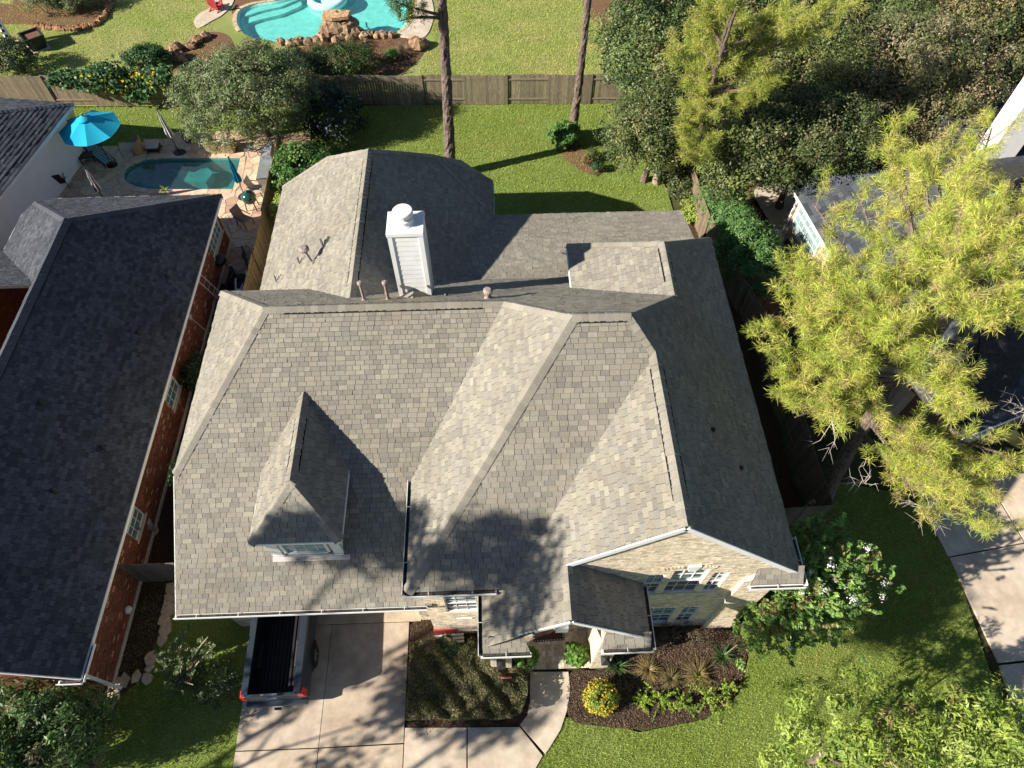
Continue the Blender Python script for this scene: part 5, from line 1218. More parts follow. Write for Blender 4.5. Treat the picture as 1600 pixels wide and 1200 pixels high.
# striped lounger
def lounger(loc, rz, label):
    u = empty('sun_lounger', loc, rz, label, 'lounger')
    mb = MB()
    for x in (-.31,.31): mb.bar((x,-.95,.30),(x,.45,.30),.04); mb.bar((x,.40,.30),(x,1.0,.72),.04)
    for y in (-.93,-.2,.42): mb.bar((-.31,y,.30),(.31,y,.30),.04)
    mb.build('frame', M['black_metal'], u)
    for x in (-.31,.31):
        for y in (-.85,.35): q = MB(); q.bar((x,y,0),(x,y,.3),.04); q.build('leg', M['black_metal'], u)
    n = 9
    for nm, pa, pb in (('seat_pad',(-.97,.33),(.42,.34)), ('back_pad',(.43,.35),(1.02,.80))):
        mb = MB()
        for i in range(n):
            xa, xb = -.30 + .6*i/n, -.30 + .6*(i+1)/n; c = (.30,.36,.33) if i % 2 else (.10,.14,.14)
            mb.add([(xa,pa[0],pa[1]),(xb,pa[0],pa[1]),(xb,pb[0],pb[1]),(xa,pb[0],pb[1]),(xa,pa[0],pa[1]+.08),(xb,pa[0],pa[1]+.08),(xb,pb[0],pb[1]+.08),(xa,pb[0],pb[1]+.08)], [(3,2,1,0),(4,5,6,7),(0,1,5,4),(1,2,6,5),(2,3,7,6),(3,0,4,7)], c)
        mb.build(nm, M['stripe'], u)
    return u
lounger((-20.904,30.930,0.000), R(48), 'green and grey striped lounger under the open turquoise umbrella')
def wicker_chair(loc, rz, label, w=.75, group=None):
    u = empty('wicker_chair', loc, rz, label, 'chair', group); r = w/2
    mb = MB(); N = 14; vs = []
    for i in range(N+1):
        a = R(-20 + 220*i/N); hh = .62 + .32*math.sin(max(0, math.pi*i/N))**1.2
        for (rr, z) in ((r,.05),(r*1.12,hh),(r*1.0,hh+.02),(r*.86,.38)): vs.append((rr*math.cos(a), rr*math.sin(a)*.95, z))
    fs = [(i*4+j, (i+1)*4+j, (i+1)*4+j+1, i*4+j+1) for i in range(N) for j in range(3)]
    mb.add(vs, fs); mb.add([(v[0],v[1],v[2]) for v in (vs[0],vs[1],vs[2],vs[3])], [(0,1,2,3)]); mb.build('shell', M['wicker'], u)
    mb = MB(); mb.lathe((0,0,.06), [(r*.9,0),(r*.9,.32)], 14); mb.build('seat_base', M['wicker'], u)
    mb = MB(); mb.lathe((0,-.02,.38), [(r*.84,0),(r*.86,.06),(r*.75,.11)], 14); mb.build('cushion', M['cushion'], u)
    for x in (-.25,.25):
        for y in (-.25,.25): q = MB(); q.bar((x,y,0),(x,y,.08),.05); q.build('leg', M['wicker'], u)
    return u
wicker_chair((-19.103,31.449,0.000), R(-70), 'round wicker tub chair with the ottoman at its side')
def ottoman(loc, rz):
    u = empty('ottoman', loc, rz, 'dark wicker ottoman with a beige cushion beside the tub chair', 'ottoman')
    mb = MB(); mb.box((-.32,-.28,.12),(.32,.28,.34)); mb.build('frame', M['black_metal'], u, bevel=.03); mb = MB(); mb.box((-.31,-.27,.34),(.31,.27,.44)); mb.build('cushion', M['cushion'], u, bevel=.03)
    for x in (-.28,.28):
        for y in (-.24,.24): q = MB(); q.bar((x*1.15,y*1.15,0),(x,y,.16),.05); q.build('leg', M['black_metal'], u)
ottoman((-18.230,31.526,0.000), R(3))
def loveseat(loc, rz):
    u = empty('wicker_sofa', loc, rz, 'wicker sofa seen from behind in front of the bushy grey green tree', 'sofa')
    mb = MB(); n = 8; vs = []
    for i in range(n+1):
        x = -.72 + 1.44*i/n; hh = .80 + .08*math.cos(math.pi*(i/n*2-1)) ; yy = .06*math.cos(math.pi*(i/n-.5))
        vs += [(x,-.36-yy*.3,.06),(x,-.44-yy,hh),(x,-.36-yy,hh),(x,-.28,.40)]
    mb.add(vs, [(i*4+j,(i+1)*4+j,(i+1)*4+j+1,i*4+j+1) for i in range(n) for j in range(3)] + [(0,1,2,3),(n*4+3,n*4+2,n*4+1,n*4)]); mb.build('backrest', M['wicker'], u)
    mb = MB(); mb.box((-.70,-.30,.08),(.70,.34,.36)); mb.build('seat_base', M['wicker'], u, bevel=.03); mb = MB(); mb.box((-.60,-.26,.36),(.60,.32,.46)); mb.build('cushion', M['cushion'], u, bevel=.03)
    for x in (-.70,.70): q = MB(); q.box((x-.07,-.34,.08),(x+.07,.34,.60)); q.build('armrest', M['wicker'], u, bevel=.04)
    for x in (-.6,.6):
        for y in (-.28,.28): q = MB(); q.bar((x,y,0),(x,y,.1),.06); q.build('leg', M['black_metal'], u)
loveseat((-14.611,31.506,0.000), R(-4))
def planter(loc, label, m='blue_glaze', r=.25, h=.42, fl=True):
    u = empty('plant_pot', loc, 0, label, 'planter'); mb = MB(); mb.lathe((0,0,0), [(r*.68,0),(r*.95,h*.55),(r,h),(r*.9,h+.02),(r*.85,h-.04)], 18); mb.build('pot', M[m], u)
    mb = MB(); n = 160; rg = np.random.default_rng(3); a = rg.uniform(0,2*math.pi,n); q = rg.uniform(0,1,n)**.5*r*1.2; C = np.stack([q*np.cos(a), q*np.sin(a), h+rg.uniform(0,.28,n)],1)
    leaves(mb, C, rg.normal(size=(n,3))+[0,0,1], .09, .045, lambda k: np.array([(.05,.10,.025)])*rg.uniform(.7,1.3,(k,1)), rg); mb.build('foliage', M['leaf'], u)
    mb = MB(); n = 46; a = rg.uniform(0,2*math.pi,n); q = rg.uniform(0,1,n)**.5*r*1.2; C = np.stack([q*np.cos(a), q*np.sin(a), h+.2+rg.uniform(0,.12,n)],1)
    leaves(mb, C, rg.normal(size=(n,3))*.5+[0,0,1], .07, .06, lambda k: np.array([(.32,.38,.62)])*rg.uniform(.7,1.3,(k,1)), rg); mb.build('flower', M['petal'], u)

planter((-16.563,32.225,0.000), 'cobalt blue glazed pot with pale blue flowers beside the closed striped umbrella')
# outdoor kitchen along the side fence
K = empty('outdoor_kitchen', (-11.62, 29.2, 0), R(2), 'stainless outdoor kitchen with a dark grill lid along the side fence', 'kitchen')
mb = MB(); mb.box((-.32,-1.25,0),(.30,1.25,.86)); mb.build('cabinet', M['steel'], K)
for y0, y1, m in ((-1.27,-.62,'steel'),(-.60,.18,'steel'),(.20,1.27,'grey_plastic')):
    mb = MB(); mb.box((-.36,y0,.86),(.34,y1,.91)); mb.build('counter', M[m], K)
mb = MB(); mb.lathe((0,0,0), [(.01,0)], 4)
gl = MB(); gl.add([(-.28,.25,.91),(.30,.25,.91),(.30,1.2,.91),(-.28,1.2,.91),(-.16,.25,1.18),(.26,.25,1.22),(.26,1.2,1.22),(-.16,1.2,1.18)], [(4,5,6,7),(0,1,5,4),(1,2,6,5),(2,3,7,6),(3,0,4,7)]); lid = gl.build('grill_lid', M['grey_plastic'], K, bevel=.02)
mb = MB(); mb.bar((-.30,.35,1.02),(-.30,1.1,1.02),.03); mb.build('handle', M['steel'], lid)
for i in range(4): mb = MB(); mb.box((-.335,-1.2+i*.6,.10),(-.322,-.68+i*.6,.78)); mb.build('cabinet_door', M['steel'], K)
# little round wire tables
def wire_table(loc, label, r=.33, h=.5):
    u = empty('wire_table', loc, 0, label, 'table', 'small round wire tables'); mb = MB()
    for q in (r, r*.75, r*.5, r*.25): mb.tube([(q*math.cos(a), q*math.sin(a), h) for a in np.linspace(0, 2*math.pi, 19)], .012, 4, cap=False)
    for a in np.linspace(0, math.pi, 7)[:-1]: mb.bar((-r*math.cos(a),-r*math.sin(a),h),(r*math.cos(a),r*math.sin(a),h),.010)
    mb.build('table_top', M['grey_plastic'], u)
    for k in range(3): a = 2*math.pi*k/3; q = MB(); q.bar((r*.9*math.cos(a), r*.9*math.sin(a), 0),(r*.7*math.cos(a), r*.7*math.sin(a), h),.022); q.build('leg', M['black_metal'], u)
wire_table((-12.862,30.966,0.000), 'round wire table on the sunny flagstones beside the outdoor kitchen'); wire_table((-12.815,25.384,0.000), 'round wire table in the shaded side yard by the brick wall', .36, .62)
def sling_chair(loc, rz, label, m1='cushion', m2='black_metal'):
    u = empty('garden_chair', loc, rz, label, 'chair')
    mb = MB(); mb.add([(-.27,-.25,.42),(.27,-.25,.42),(.27,.25,.38),(-.27,.25,.38),(-.27,-.25,.45),(.27,-.25,.45),(.27,.25,.41),(-.27,.25,.41)], [(3,2,1,0),(4,5,6,7),(0,1,5,4),(1,2,6,5),(2,3,7,6),(3,0,4,7)]); mb.build('seat', M[m1], u)
    mb = MB(); mb.obox((0,.33,.72),(.27,0,0),(0,.09,.32),(0,.018,-.005)); mb.build('backrest', M[m1], u)
    for x in (-.28,.28):
        for y0, y1 in ((-.24,-.30),(.22,.30)): q = MB(); q.bar((x,y0,.42),(x,y1,0),.03); q.build('leg', M[m2], u)
        q = MB(); q.bar((x,-.26,.62),(x,.34,.66),.04,.025); q.build('armrest', M[m2], u)
sling_chair((-12.034,27.856,0.000), R(85), 'beige patio chair standing against the side fence beside the green egg grill')
sling_chair((-22.254,28.797,0.000), R(200), 'black sling chair against the white house wall', 'black_metal')
sling_chair((-12.294,25.634,0.000), R(60), 'brown folding chair in the shade behind the green egg grill', 'pipe')
u = empty('side_table', (-21.543,30.796,0.000), R(20), 'low black table between the striped lounger and the white wall', 'table')
mb = MB(); mb.box((-.35,-.30,.40),(.35,.30,.44)); mb.build('table_top', M['black_metal'], u)
for x in (-.3,.3):
    for y in (-.25,.25): q = MB(); q.bar((x,y,0),(x,y,.4),.04); q.build('leg', M['black_metal'], u)
# green egg-shaped grill
u = empty('egg_grill', (-12.150,26.818,0.000), 0, 'dark green egg shaped ceramic grill by the side fence', 'grill'); mb = MB()
mb.lathe((0,0,.45), [(.20,0),(.32,.12),(.36,.28)], 18); mb.build('bowl', M['green_glaze'], u, smooth=True); mb = MB(); mb.lathe((0,0,.74), [(.365,0),(.35,.12),(.24,.27),(.08,.33)], 18); mb.build('dome', M['green_glaze'], u, smooth=True)
mb = MB(); mb.lathe((0,0,1.06), [(.07,0),(.08,.05),(.04,.09)], 10); mb.build('chimney_cap', M['black_metal'], u); mb = MB(); mb.bar((-.3,0,.75),(.3,.0,.75),.04); mb.build('hinge_band', M['black_metal'], u)
for k in range(4): a = math.pi/4 + math.pi/2*k; q = MB(); q.bar((.36*math.cos(a),.36*math.sin(a),0),(.3*math.cos(a),.3*math.sin(a),.55),.04); q.build('leg', M['black_metal'], u)
# side-yard clutter
u = empty('storage_bin', (-11.6, 17.0, 0), R(5), 'grey plastic storage bin in the shaded side yard', 'bin'); mb = MB(); mb.add([(-.25,-.3,0),(.25,-.3,0),(.25,.3,0),(-.25,.3,0),(-.30,-.36,.85),(.30,-.36,.85),(.30,.36,.85),(-.30,.36,.85)], [(3,2,1,0),(4,5,6,7),(0,1,5,4),(1,2,6,5),(2,3,7,6),(3,0,4,7)]); mb.build('bin_body', M['grey_plastic'], u, bevel=.02)
mb = MB(); mb.box((-.32,-.38,.85),(.32,.38,.91)); mb.build('lid', M['grey_plastic'], u, bevel=.02)
for i, (x, y, rz, lb) in enumerate(((-11.7,22.9,20,'dark bicycle leaning in the side yard behind the pipe stack'),(-11.5,21.4,75,'dark bicycle lying nearest the tan house corner'))):
    u = empty('bicycle', (x, y, 0), R(rz), lb, 'bicycle')
    for yy in (-.5,.5):
        mb = MB(); mb.tube([(.0, yy+.33*math.cos(a), .34+.33*math.sin(a)) for a in np.linspace(0,2*math.pi,19)], .02, 5, cap=False); w_ = mb.build('wheel', M['rubber'], u)
        for a in np.linspace(0, math.pi, 6)[:-1]: q = MB(); q.bar((0,yy-.32*math.cos(a),.34-.32*math.sin(a)),(0,yy+.32*math.cos(a),.34+.32*math.sin(a)),.006); q.build('spoke', M['chrome'], w_)
    mb = MB(); Fm = {'a':(0,-.5,.34),'b':(0,.5,.34),'c':(0,-.05,.30),'s':(0,-.16,.80),'h':(0,.36,.85)}
    for p, q in ('ac','as','cs','ch','sh','hb'): mb.bar(Fm[p], Fm[q], .035)
    mb.build('frame', M['black_metal'], u); q = MB(); q.obox((0,-.18,.86),(.07,0,0),(0,.13,0),(0,0,.03)); q.build('saddle', M['liner'], u); q = MB(); q.bar((-.28,.36,.98),(.28,.36,.98),.03); q.bar((0,.36,.85),(0,.36,.98),.03); q.build('handlebar', M['chrome'], u)
u = empty('pipe_stack', (-11.75, 20.8, 0), 0, 'stack of white plastic pipes lying in the shaded side yard', 'pipes')
for i in range(14):
    a = random.uniform(0, math.pi); L = random.uniform(.3,.6); x, y, z = random.uniform(-.4,.5), random.uniform(-.6,1.3), random.uniform(.15,.9); d = np.array([math.cos(a), math.sin(a), random.uniform(-.4,.4)])*L/2
    mb = MB(); mb.tube([np.array([x,y,z])-d, np.array([x,y,z])+d], .045, 8); mb.build('pipe', M['white'], u)
mb = MB(); mb.box((-.5,-.8,.0),(.6,1.5,.12)); mb.box((-.45,-.7,.12),(-.35,1.4,.75)); mb.box((.45,-.7,.12),(.55,1.4,.75)); mb.build('rack', M['black_metal'], u)
u = empty('kettle_grill', (-12.733,22.538,0.000), 0, 'black covered kettle grill in the side yard', 'grill'); mb = MB(); mb.lathe((0,0,.55), [(.12,0),(.30,.14),(.33,.26),(.28,.40),(.08,.48)], 18); mb.build('kettle', M['black_metal'], u, smooth=True)
for k in range(3): a = 2*math.pi*k/3; q = MB(); q.bar((.3*math.cos(a),.3*math.sin(a),0),(.18*math.cos(a),.18*math.sin(a),.62),.03); q.build('leg', M['black_metal'], u)
u = empty('ladder', (-12.4, 20.2, 0), 0, 'silver extension ladder leaning on the red brick wall', 'ladder')
for y in (-.2,.2): mb = MB(); mb.bar((.55,y,.0),(-.28,y,2.35),.05,.03); mb.build('stile', M['steel'], u)
for i in range(8): t = (i+.7)/8.4; mb = MB(); mb.bar((.55-.83*t,-.2,2.35*t),(.55-.83*t,.2,2.35*t),.03); mb.build('rung', M['steel'], u)
u = empty('shovel', (-12.35, 18.1, 0), 0, 'long handled shovel leaning on the red brick wall', 'shovel')
mb = MB(); mb.bar((.45,0,.1),(-.36,.25,1.7),.035); mb.build('handle', M['pipe'], u); mb = MB(); mb.obox((-.40,.265,1.86),(.05,-.01,-.12),(0,.11,0),(.012,0,.005)); mb.build('blade', M['grey_plastic'], u)
u = empty('garden_statue', (-12.869,9.733,0.000), 0, 'small grey stone crane statue in the narrow side bed', 'statue')
mb = MB(); mb.tube([(0,0,0),(.02,.02,.35),(.0,.12,.55),(-.05,.30,.62)], [.10,.12,.14,.06], 9); mb.build('body', M['grey_plastic'], u, smooth=True); mb = MB(); mb.tube([(-.02,-.02,.5),(-.05,-.2,.75),(-.02,-.26,1.0),(.08,-.36,1.02)], [.07,.045,.05,.012], 8); mb.build('neck', M['grey_plastic'], u, smooth=True)
mb = MB(); mb.lathe((0,0,0), [(.2,0),(.18,.06)], 10); mb.build('plinth', M['stone'], u)
u = empty('globe_light', (-12.826,6.771,0.000), 0, 'white globe garden light against the red brick wall', 'lamp'); mb = MB(); mb.lathe((0,0,.25), [(.04,0),(.13,.08),(.15,.16),(.10,.26),(.02,.29)], 14); mb.build('globe', M['white'], u, smooth=True); mb = MB(); mb.tube([(0,0,0),(0,0,.28)], .03, 8); mb.build('post', M['grey_plastic'], u)
# edging and stepping stones of the side bed
SP = [(268,922),(266,936),(264,952),(258,968),(260,984),(254,1000),(238,1028),(234,1044),(232,1060),(214,1058),(196,1064),(186,1066),(178,1078),(178,1088),(176,1100),(170,1114),(163,1128)]
sg = empty('stone_edging', (-11.3, 5.5, 0), kind='structure')
for i, (x, y) in enumerate(SP):
    q = G0(x, y); n = random.randint(4, 6); r = random.uniform(.17,.26) if i < 6 else random.uniform(.14,.24); a0 = random.uniform(0,6)
    mb = MB(); mb.prism([(q[0]+11.3 + r*random.uniform(.65,1.15)*math.cos(a0+2*math.pi*k/n), q[1]-5.5 + r*1.25*random.uniform(.65,1.15)*math.sin(a0+2*math.pi*k/n)) for k in range(n)], 0, random.uniform(.09,.14), jit((1.25,1.2,1.12),.1)); mb.build('edging_stone', M['stone'], sg)

# things in front of the tan house
u = empty('doormat', (1.42, 5.62, .10), R(2), 'dark brown doormat with a beaded black border at the porch door', 'doormat')
mb = MB(); mb.box((-.46,-.24,.006),(.46,.24,.02)); mb.build('mat_pad', M['mat_brown'], u); mb = MB()
for a, b in (((-.52,-.30),(.52,-.24)),((-.52,.24),(.52,.30)),((-.52,-.24),(-.46,.24)),((.46,-.24),(.52,.24))): mb.box((a[0],a[1],.005),(b[0],b[1],.03))
bd = mb.build('border', M['black_metal'], u); mb = MB()
for i in range(11):
    for y in (-.27,.27): mb.lathe((-.47+i*.094,y,.03), [(.02,0),(.02,.006)], 6)
for i in range(5):
    for x in (-.49,.49): mb.lathe((x,-.18+i*.09,.03), [(.02,0),(.02,.006)], 6)
mb.build('bead', M['trim'], bd)
u = empty('garden_bench', (-1.970,5.586,0.000), R(3), 'small dark red bench with white slats against the entry wall', 'bench')
mb = MB(); mb.box((-.42,.06,.35),(.32,.16,.75)); mb.build('backrest', M['red_paint'], u)
for i in range(3): mb = MB(); mb.box((-.42,-.28+i*.11,.33),(.55,-.20+i*.11,.37)); mb.build('slat', M['white'], u)
for x in (-.35,.45):
    for y in (-.22,.08): q = MB(); q.bar((x,y,0),(x,y,.34),.05); q.build('leg', M['red_paint'], u)
u = empty('yard_sign', (-0.066,4.110,0.000), R(-5), 'small red and white yard sign standing in the clipped hedge', 'sign')
mb = MB(); mb.obox((0,0,.86),(.20,0,0),(0,.012,.03),(0,-.03,.13)); mb.build('sign_face', M['red_paint'], u)
mb = MB(); mb.obox((0,-.018,.85),(.13,0,0),(0,.006,.012),(0,-.014,.05)); mb.build('sign_band', M['white'], u); q = MB(); q.bar((0,0,0),(0,0,.78),.025); q.build('stake', M['white'], u)

# ================================================================ GARDEN BEHIND
u = empty('planter_box', (-28.009,41.815,0.000), R(38), 'square black planter box with dry soil on the neighbour lawn', 'planter')
mb = MB(); mb.add([(-.42,-.42,0),(.42,-.42,0),(.42,.42,0),(-.42,.42,0),(-.60,-.60,.85),(.60,-.60,.85),(.60,.60,.85),(-.60,.60,.85),(-.50,-.50,.85),(.50,-.50,.85),(.50,.50,.85),(-.50,.50,.85),(-.48,-.48,.70),(.48,-.48,.70),(.48,.48,.70),(-.48,.48,.70)],
    [(3,2,1,0),(0,1,5,4),(1,2,6,5),(2,3,7,6),(3,0,4,7),(4,5,9,8),(5,6,10,9),(6,7,11,10),(7,4,8,11),(8,9,13,12),(9,10,14,13),(10,11,15,14),(11,8,12,15)]); mb.build('box', M['black_metal'], u)
mb = MB(); mb.box((-.47,-.47,.68),(.47,.47,.72)); mb.build('soil', M['red_mulch'], u); mb = MB(); mb.box((-.6,-.6,0),(.6,.6,.05)); mb.build('pad', M['concrete_pale'], u)
u = empty('garden_totem', (-29.704,42.157,0.000), R(20), 'black and white mosaic totem with an orange top beside the black planter', 'sculpture'); mb = MB()
for i in range(12):
    for k in range(6):
        a0, a1 = 2*math.pi*k/6, 2*math.pi*(k+1)/6; c = (.75,.72,.68) if (i*7+k*5+i//2) % 3 else (.03,.03,.03)
        mb.add([(.19*math.cos(a0),.19*math.sin(a0),.1+i*.16),(.19*math.cos(a1),.19*math.sin(a1),.1+i*.16),(.17*math.cos(a1),.17*math.sin(a1),.1+i*.16+.155),(.17*math.cos(a0),.17*math.sin(a0),.1+i*.16+.155)], [(0,1,2,3)], c)
mb.build('column', M['mosaic'], u); mb = MB(); mb.lathe((0,0,2.0), [(.14,0),(.24,.10),(.27,.42),(.22,.50)], 14); mb.build('orange_top', M['yellow_paint'], u); mb = MB(); mb.lathe((0,0,2.5), [(.22,0),(.24,.10),(.1,.16)], 14); mb.build('white_rim', M['white'], u)
mb = MB(); mb.box((-.35,-.35,0),(.35,.35,.06)); mb.build('pad', M['concrete_pale'], u)
u = empty('adirondack_chair', (-17.784,45.773,0.000), R(160), 'red wooden garden chair at the corner of the turquoise pool deck', 'chair')
for i in range(5): mb = MB(); mb.obox((-.22+i*.11,.30,.62),(.046,0,0),(0,.14,.38),(0,.012,-.005)); mb.build('back_slat', M['red_paint'], u); mb = MB(); mb.obox((0,-.30+i*.12,.34-.03*i),(.27,0,0),(0,.05,-.01),(0,0,.012)); mb.build('seat_slat', M['red_paint'], u)
for x in (-.30,.30):
    mb = MB(); mb.box((x-.06,-.40,.52),(x+.06,.35,.55)); mb.build('armrest', M['red_paint'], u); q = MB(); q.bar((x,-.35,0),(x,-.35,.53),.06); q.build('leg', M['red_paint'], u); q = MB(); q.bar((x,-.3,.32),(x,.5,.0),.06); q.build('leg', M['red_paint'], u)
u = empty('pool_float', (-10.636,46.557,0.000), 0, 'pale turquoise inflatable ring floating on the turquoise pool', 'pool float'); u.location.z = -.02
mb = MB(); rr = 1.05; N = 28; prf = [(rr+.26*math.cos(a), .13+.24*math.sin(a)) for a in np.linspace(0,2*math.pi,11)[:-1]]; vs = []
for k in range(N):
    a = 2*math.pi*k/N; vs += [(r_*math.cos(a), r_*math.sin(a)*.9, z_) for r_, z_ in prf]
n = len(prf); mb.add(vs, [(k*n+j, ((k+1) % N)*n+j, ((k+1) % N)*n+(j+1) % n, k*n+(j+1) % n) for k in range(N) for j in range(n)]); mb.build('ring_tube', M['ring'], u, smooth=True); mb = MB(); mb.lathe((0,0,.02), [(.95,0),(.95,.03)], 20, sy=.9); mb.build('ring_floor', M['ring'], u)
u = empty('pool_hose', (-8.407,44.361,0.000), 0, 'thin blue vacuum hose trailing through the turquoise pool', 'hose'); o = np.array(u.location)
mb = MB(); mb.tube([np.array(G0(x,y))*[1,1,0] + [0,0,-.07] - o*[1,1,0] for x, y in ((552,26),(553,33),(558,38),(566,43),(573,48),(577,53))], .03, 6); mb.build('hose_line', M['blue'], u)
# boulders of the waterfall along the pool edge
def boulder(c, r, seed, parent=None, name='boulder', sq=(1,1,.7), t=(1,1,1)):
    rg = np.random.default_rng(seed); n = 9; m_ = 6; vs = []
    for i in range(m_+1):
        ph = math.pi*i/m_
        for k in range(n):
            a = 2*math.pi*k/n; q = r*(1 + rg.uniform(-.24,.2)); vs.append((c[0]+q*sq[0]*math.sin(ph)*math.cos(a), c[1]+q*sq[1]*math.sin(ph)*math.sin(a), c[2]+q*sq[2]*math.cos(ph)))
    return MB().add(vs, [(i*n+k, (i+1)*n+k, (i+1)*n+(k+1) % n, i*n+(k+1) % n) for i in range(m_) for k in range(n)], t).build(name, M['rock'], parent)
wf_ = empty('waterfall_rocks', (0,0,0), 0, 'stacked sandstone boulders of the waterfall at the turquoise pool edge', 'rocks')
RK = [(515,58,.7,.55),(530,55,.75,.75),(545,56,.65,.7),(558,58,.55,.5),(520,50,.55,1.15),(538,47,.6,1.35),(552,50,.5,1.0),(505,63,.5,.35),(495,66,.42,.25),(570,60,.42,.3),(580,58,.38,.28),(590,59,.36,.22),(600,58,.40,.25),(612,58,.34,.2),(483,68,.4,.2),(468,68,.42,.2),(455,70,.38,.2),(440,68,.36,.2),(535,62,.45,.35),(548,64,.4,.3),(526,66,.4,.25)]
for i, (x, y, r, z) in enumerate(RK):
    q = G0(x, y); boulder((q[0], q[1], z*.62), r*.9, i, wf_, t=jit((1,1,1),.25))
mb = MB(); q = (-9.454,42.896,0.000); mb.prism([(q[0]-.85,q[1]-.35),(q[0]-.2,q[1]-.55),(q[0]+.75,q[1]-.40),(q[0]+.85,q[1]+.30),(q[0]-.1,q[1]+.45),(q[0]-.8,q[1]+.35)], 1.0, 1.2, (1.7,1.6,1.4)); mb.build('capstone', M['rock'], wf_)
for i, (x, y, r) in enumerate(((276,80,.5),(283,93,.4),(300,75,.35),(655,74,.6),(648,68,.4),(310,66,.4),(322,60,.35))):
    lb = ('largest brown boulder at the left end of the pool bed','tan boulder on the lawn side of the left pool bed','boulder in the middle of the left pool bed','dark boulder at the right tip of the waterfall bed','smaller dark boulder beside the dry grass by the pool deck','brown boulder close to the grey green tree top','last boulder of the left pool bed, next to the pale deck')[i]
    q = G0(x, y); o = boulder((q[0], q[1], .15), r, 50+i, None, 'boulder', t=jit((.9,.85,.8) if i in (3,4) else (1.1,1,.95),.15)); tag(o, lb, 'boulder', 'loose boulders in the pool beds')
# stone edging of the far bed
se = empty('bed_edging', (-25,44,0), kind='structure')
ep = [(-29.192,44.329,0.000),(-28.351,44.000,0.000),(-27.484,43.822,0.000),(-26.644,43.718,0.000),(-25.875,43.840,0.000),(-25.169,44.188,0.000),(-24.857,44.935,0.000),(-24.861,46.099,0.000),(-25.164,47.307,0.000)]
for a, b in zip(ep[:-1], ep[1:]):
    for j in range(4):
        t = (j+random.uniform(.3,.7))/4; o = boulder((a[0]+(b[0]-a[0])*t+25, a[1]+(b[1]-a[1])*t-44, .08), random.uniform(.20,.30), random.randint(0,999), se, 'edging_stone', t=jit((1.0,.85,.75),.2))

# ================================================================ TREES AND PLANTS
OAK = pal([(.078,.108,.032),(.102,.138,.040),(.135,.150,.054),(.052,.080,.028),(.18,.168,.078)], (3,3,2,3,1))
OLIVE = pal([(.135,.140,.058),(.195,.170,.088),(.090,.112,.036),(.26,.215,.13),(.065,.090,.028)], (3,3,3,1.6,1.6))
SAGE = pal([(.150,.205,.078),(.195,.245,.105),(.105,.155,.055),(.21,.225,.11),(.19,.17,.09)], (4,3,3,1.2,.6))
LIME = pal([(.245,.33,.055),(.32,.40,.075),(.165,.245,.045),(.30,.37,.085),(.30,.25,.10)], (4,3,3,1.5,.4))
FRESH = pal([(.080,.185,.038),(.12,.225,.045),(.058,.135,.030),(.17,.265,.065)], (3,3,3,1))
CRAPE = pal([(.185,.31,.075),(.25,.38,.09),(.125,.22,.05),(.25,.235,.08),(.23,.12,.065)], (4,3,3,1.2,.5))
OLEA = pal([(.105,.22,.060),(.135,.26,.075),(.075,.16,.045),(.17,.29,.10)], (3,3,3,1))
DARKB = pal([(.025,.05,.018),(.035,.065,.022),(.02,.04,.015)], (1,1,1))
HEDGE = pal([(.115,.125,.045),(.165,.155,.065),(.070,.082,.030),(.27,.225,.13),(.19,.125,.07)], (4,3,3,1.5,1))
def tree(name, label, cat, base, tp, r, group=None, limbs=4, cc=None, rad=None, seed=0, mt='bark', **kw):
    """tapered trunk, limbs reaching into the crown, and a crown of leaf clumps"""
    b = np.array([base[0], base[1], 0.0]); u = empty(name, tuple(b), 0, label, cat, group); off = tuple(b); c = np.array(cc, float)
    trunk_mb([b, b*.5 + np.array([tp[0],tp[1],tp[2]])*.5, tp], r, r*.5, 8, .04, seed).build('trunk', M[mt], u, off)
    rg = np.random.default_rng(seed+99)
    for i in range(limbs):
        a = 2*math.pi*(i+rg.uniform(0,.6))/max(1, limbs); e = c + np.array([math.cos(a)*rad[0]*.7, math.sin(a)*rad[1]*.7, rg.uniform(-.1,.6)*rad[2]]); s_ = b + (np.array(tp)-b)*rg.uniform(.6,.98)
        MB().tube([s_, (s_+e)/2 + [0,0,-.1*rad[2]], e], [r*.42, r*.28, r*.08], 6).build('limb', M[mt], u, off)
    crown('crown', u, off, c, rad, seed=seed, **kw)
    return u
# big grey-green tree beside the terrace
tree('wax_myrtle', 'bushy grey green tree overhanging the back fence beside the terrace', 'tree', (-12.3,32.6), (-12.6,32.4,2.6), .16, cc=(-12.6,32.25,2.5), rad=(3.45,3.0,2.75), seed=11, zmin=.1, nclump=600, cr=.42, per=105, ln=.13, wd=.05, palette=SAGE, shell=.5, limbs=6, lump_amp=.35)
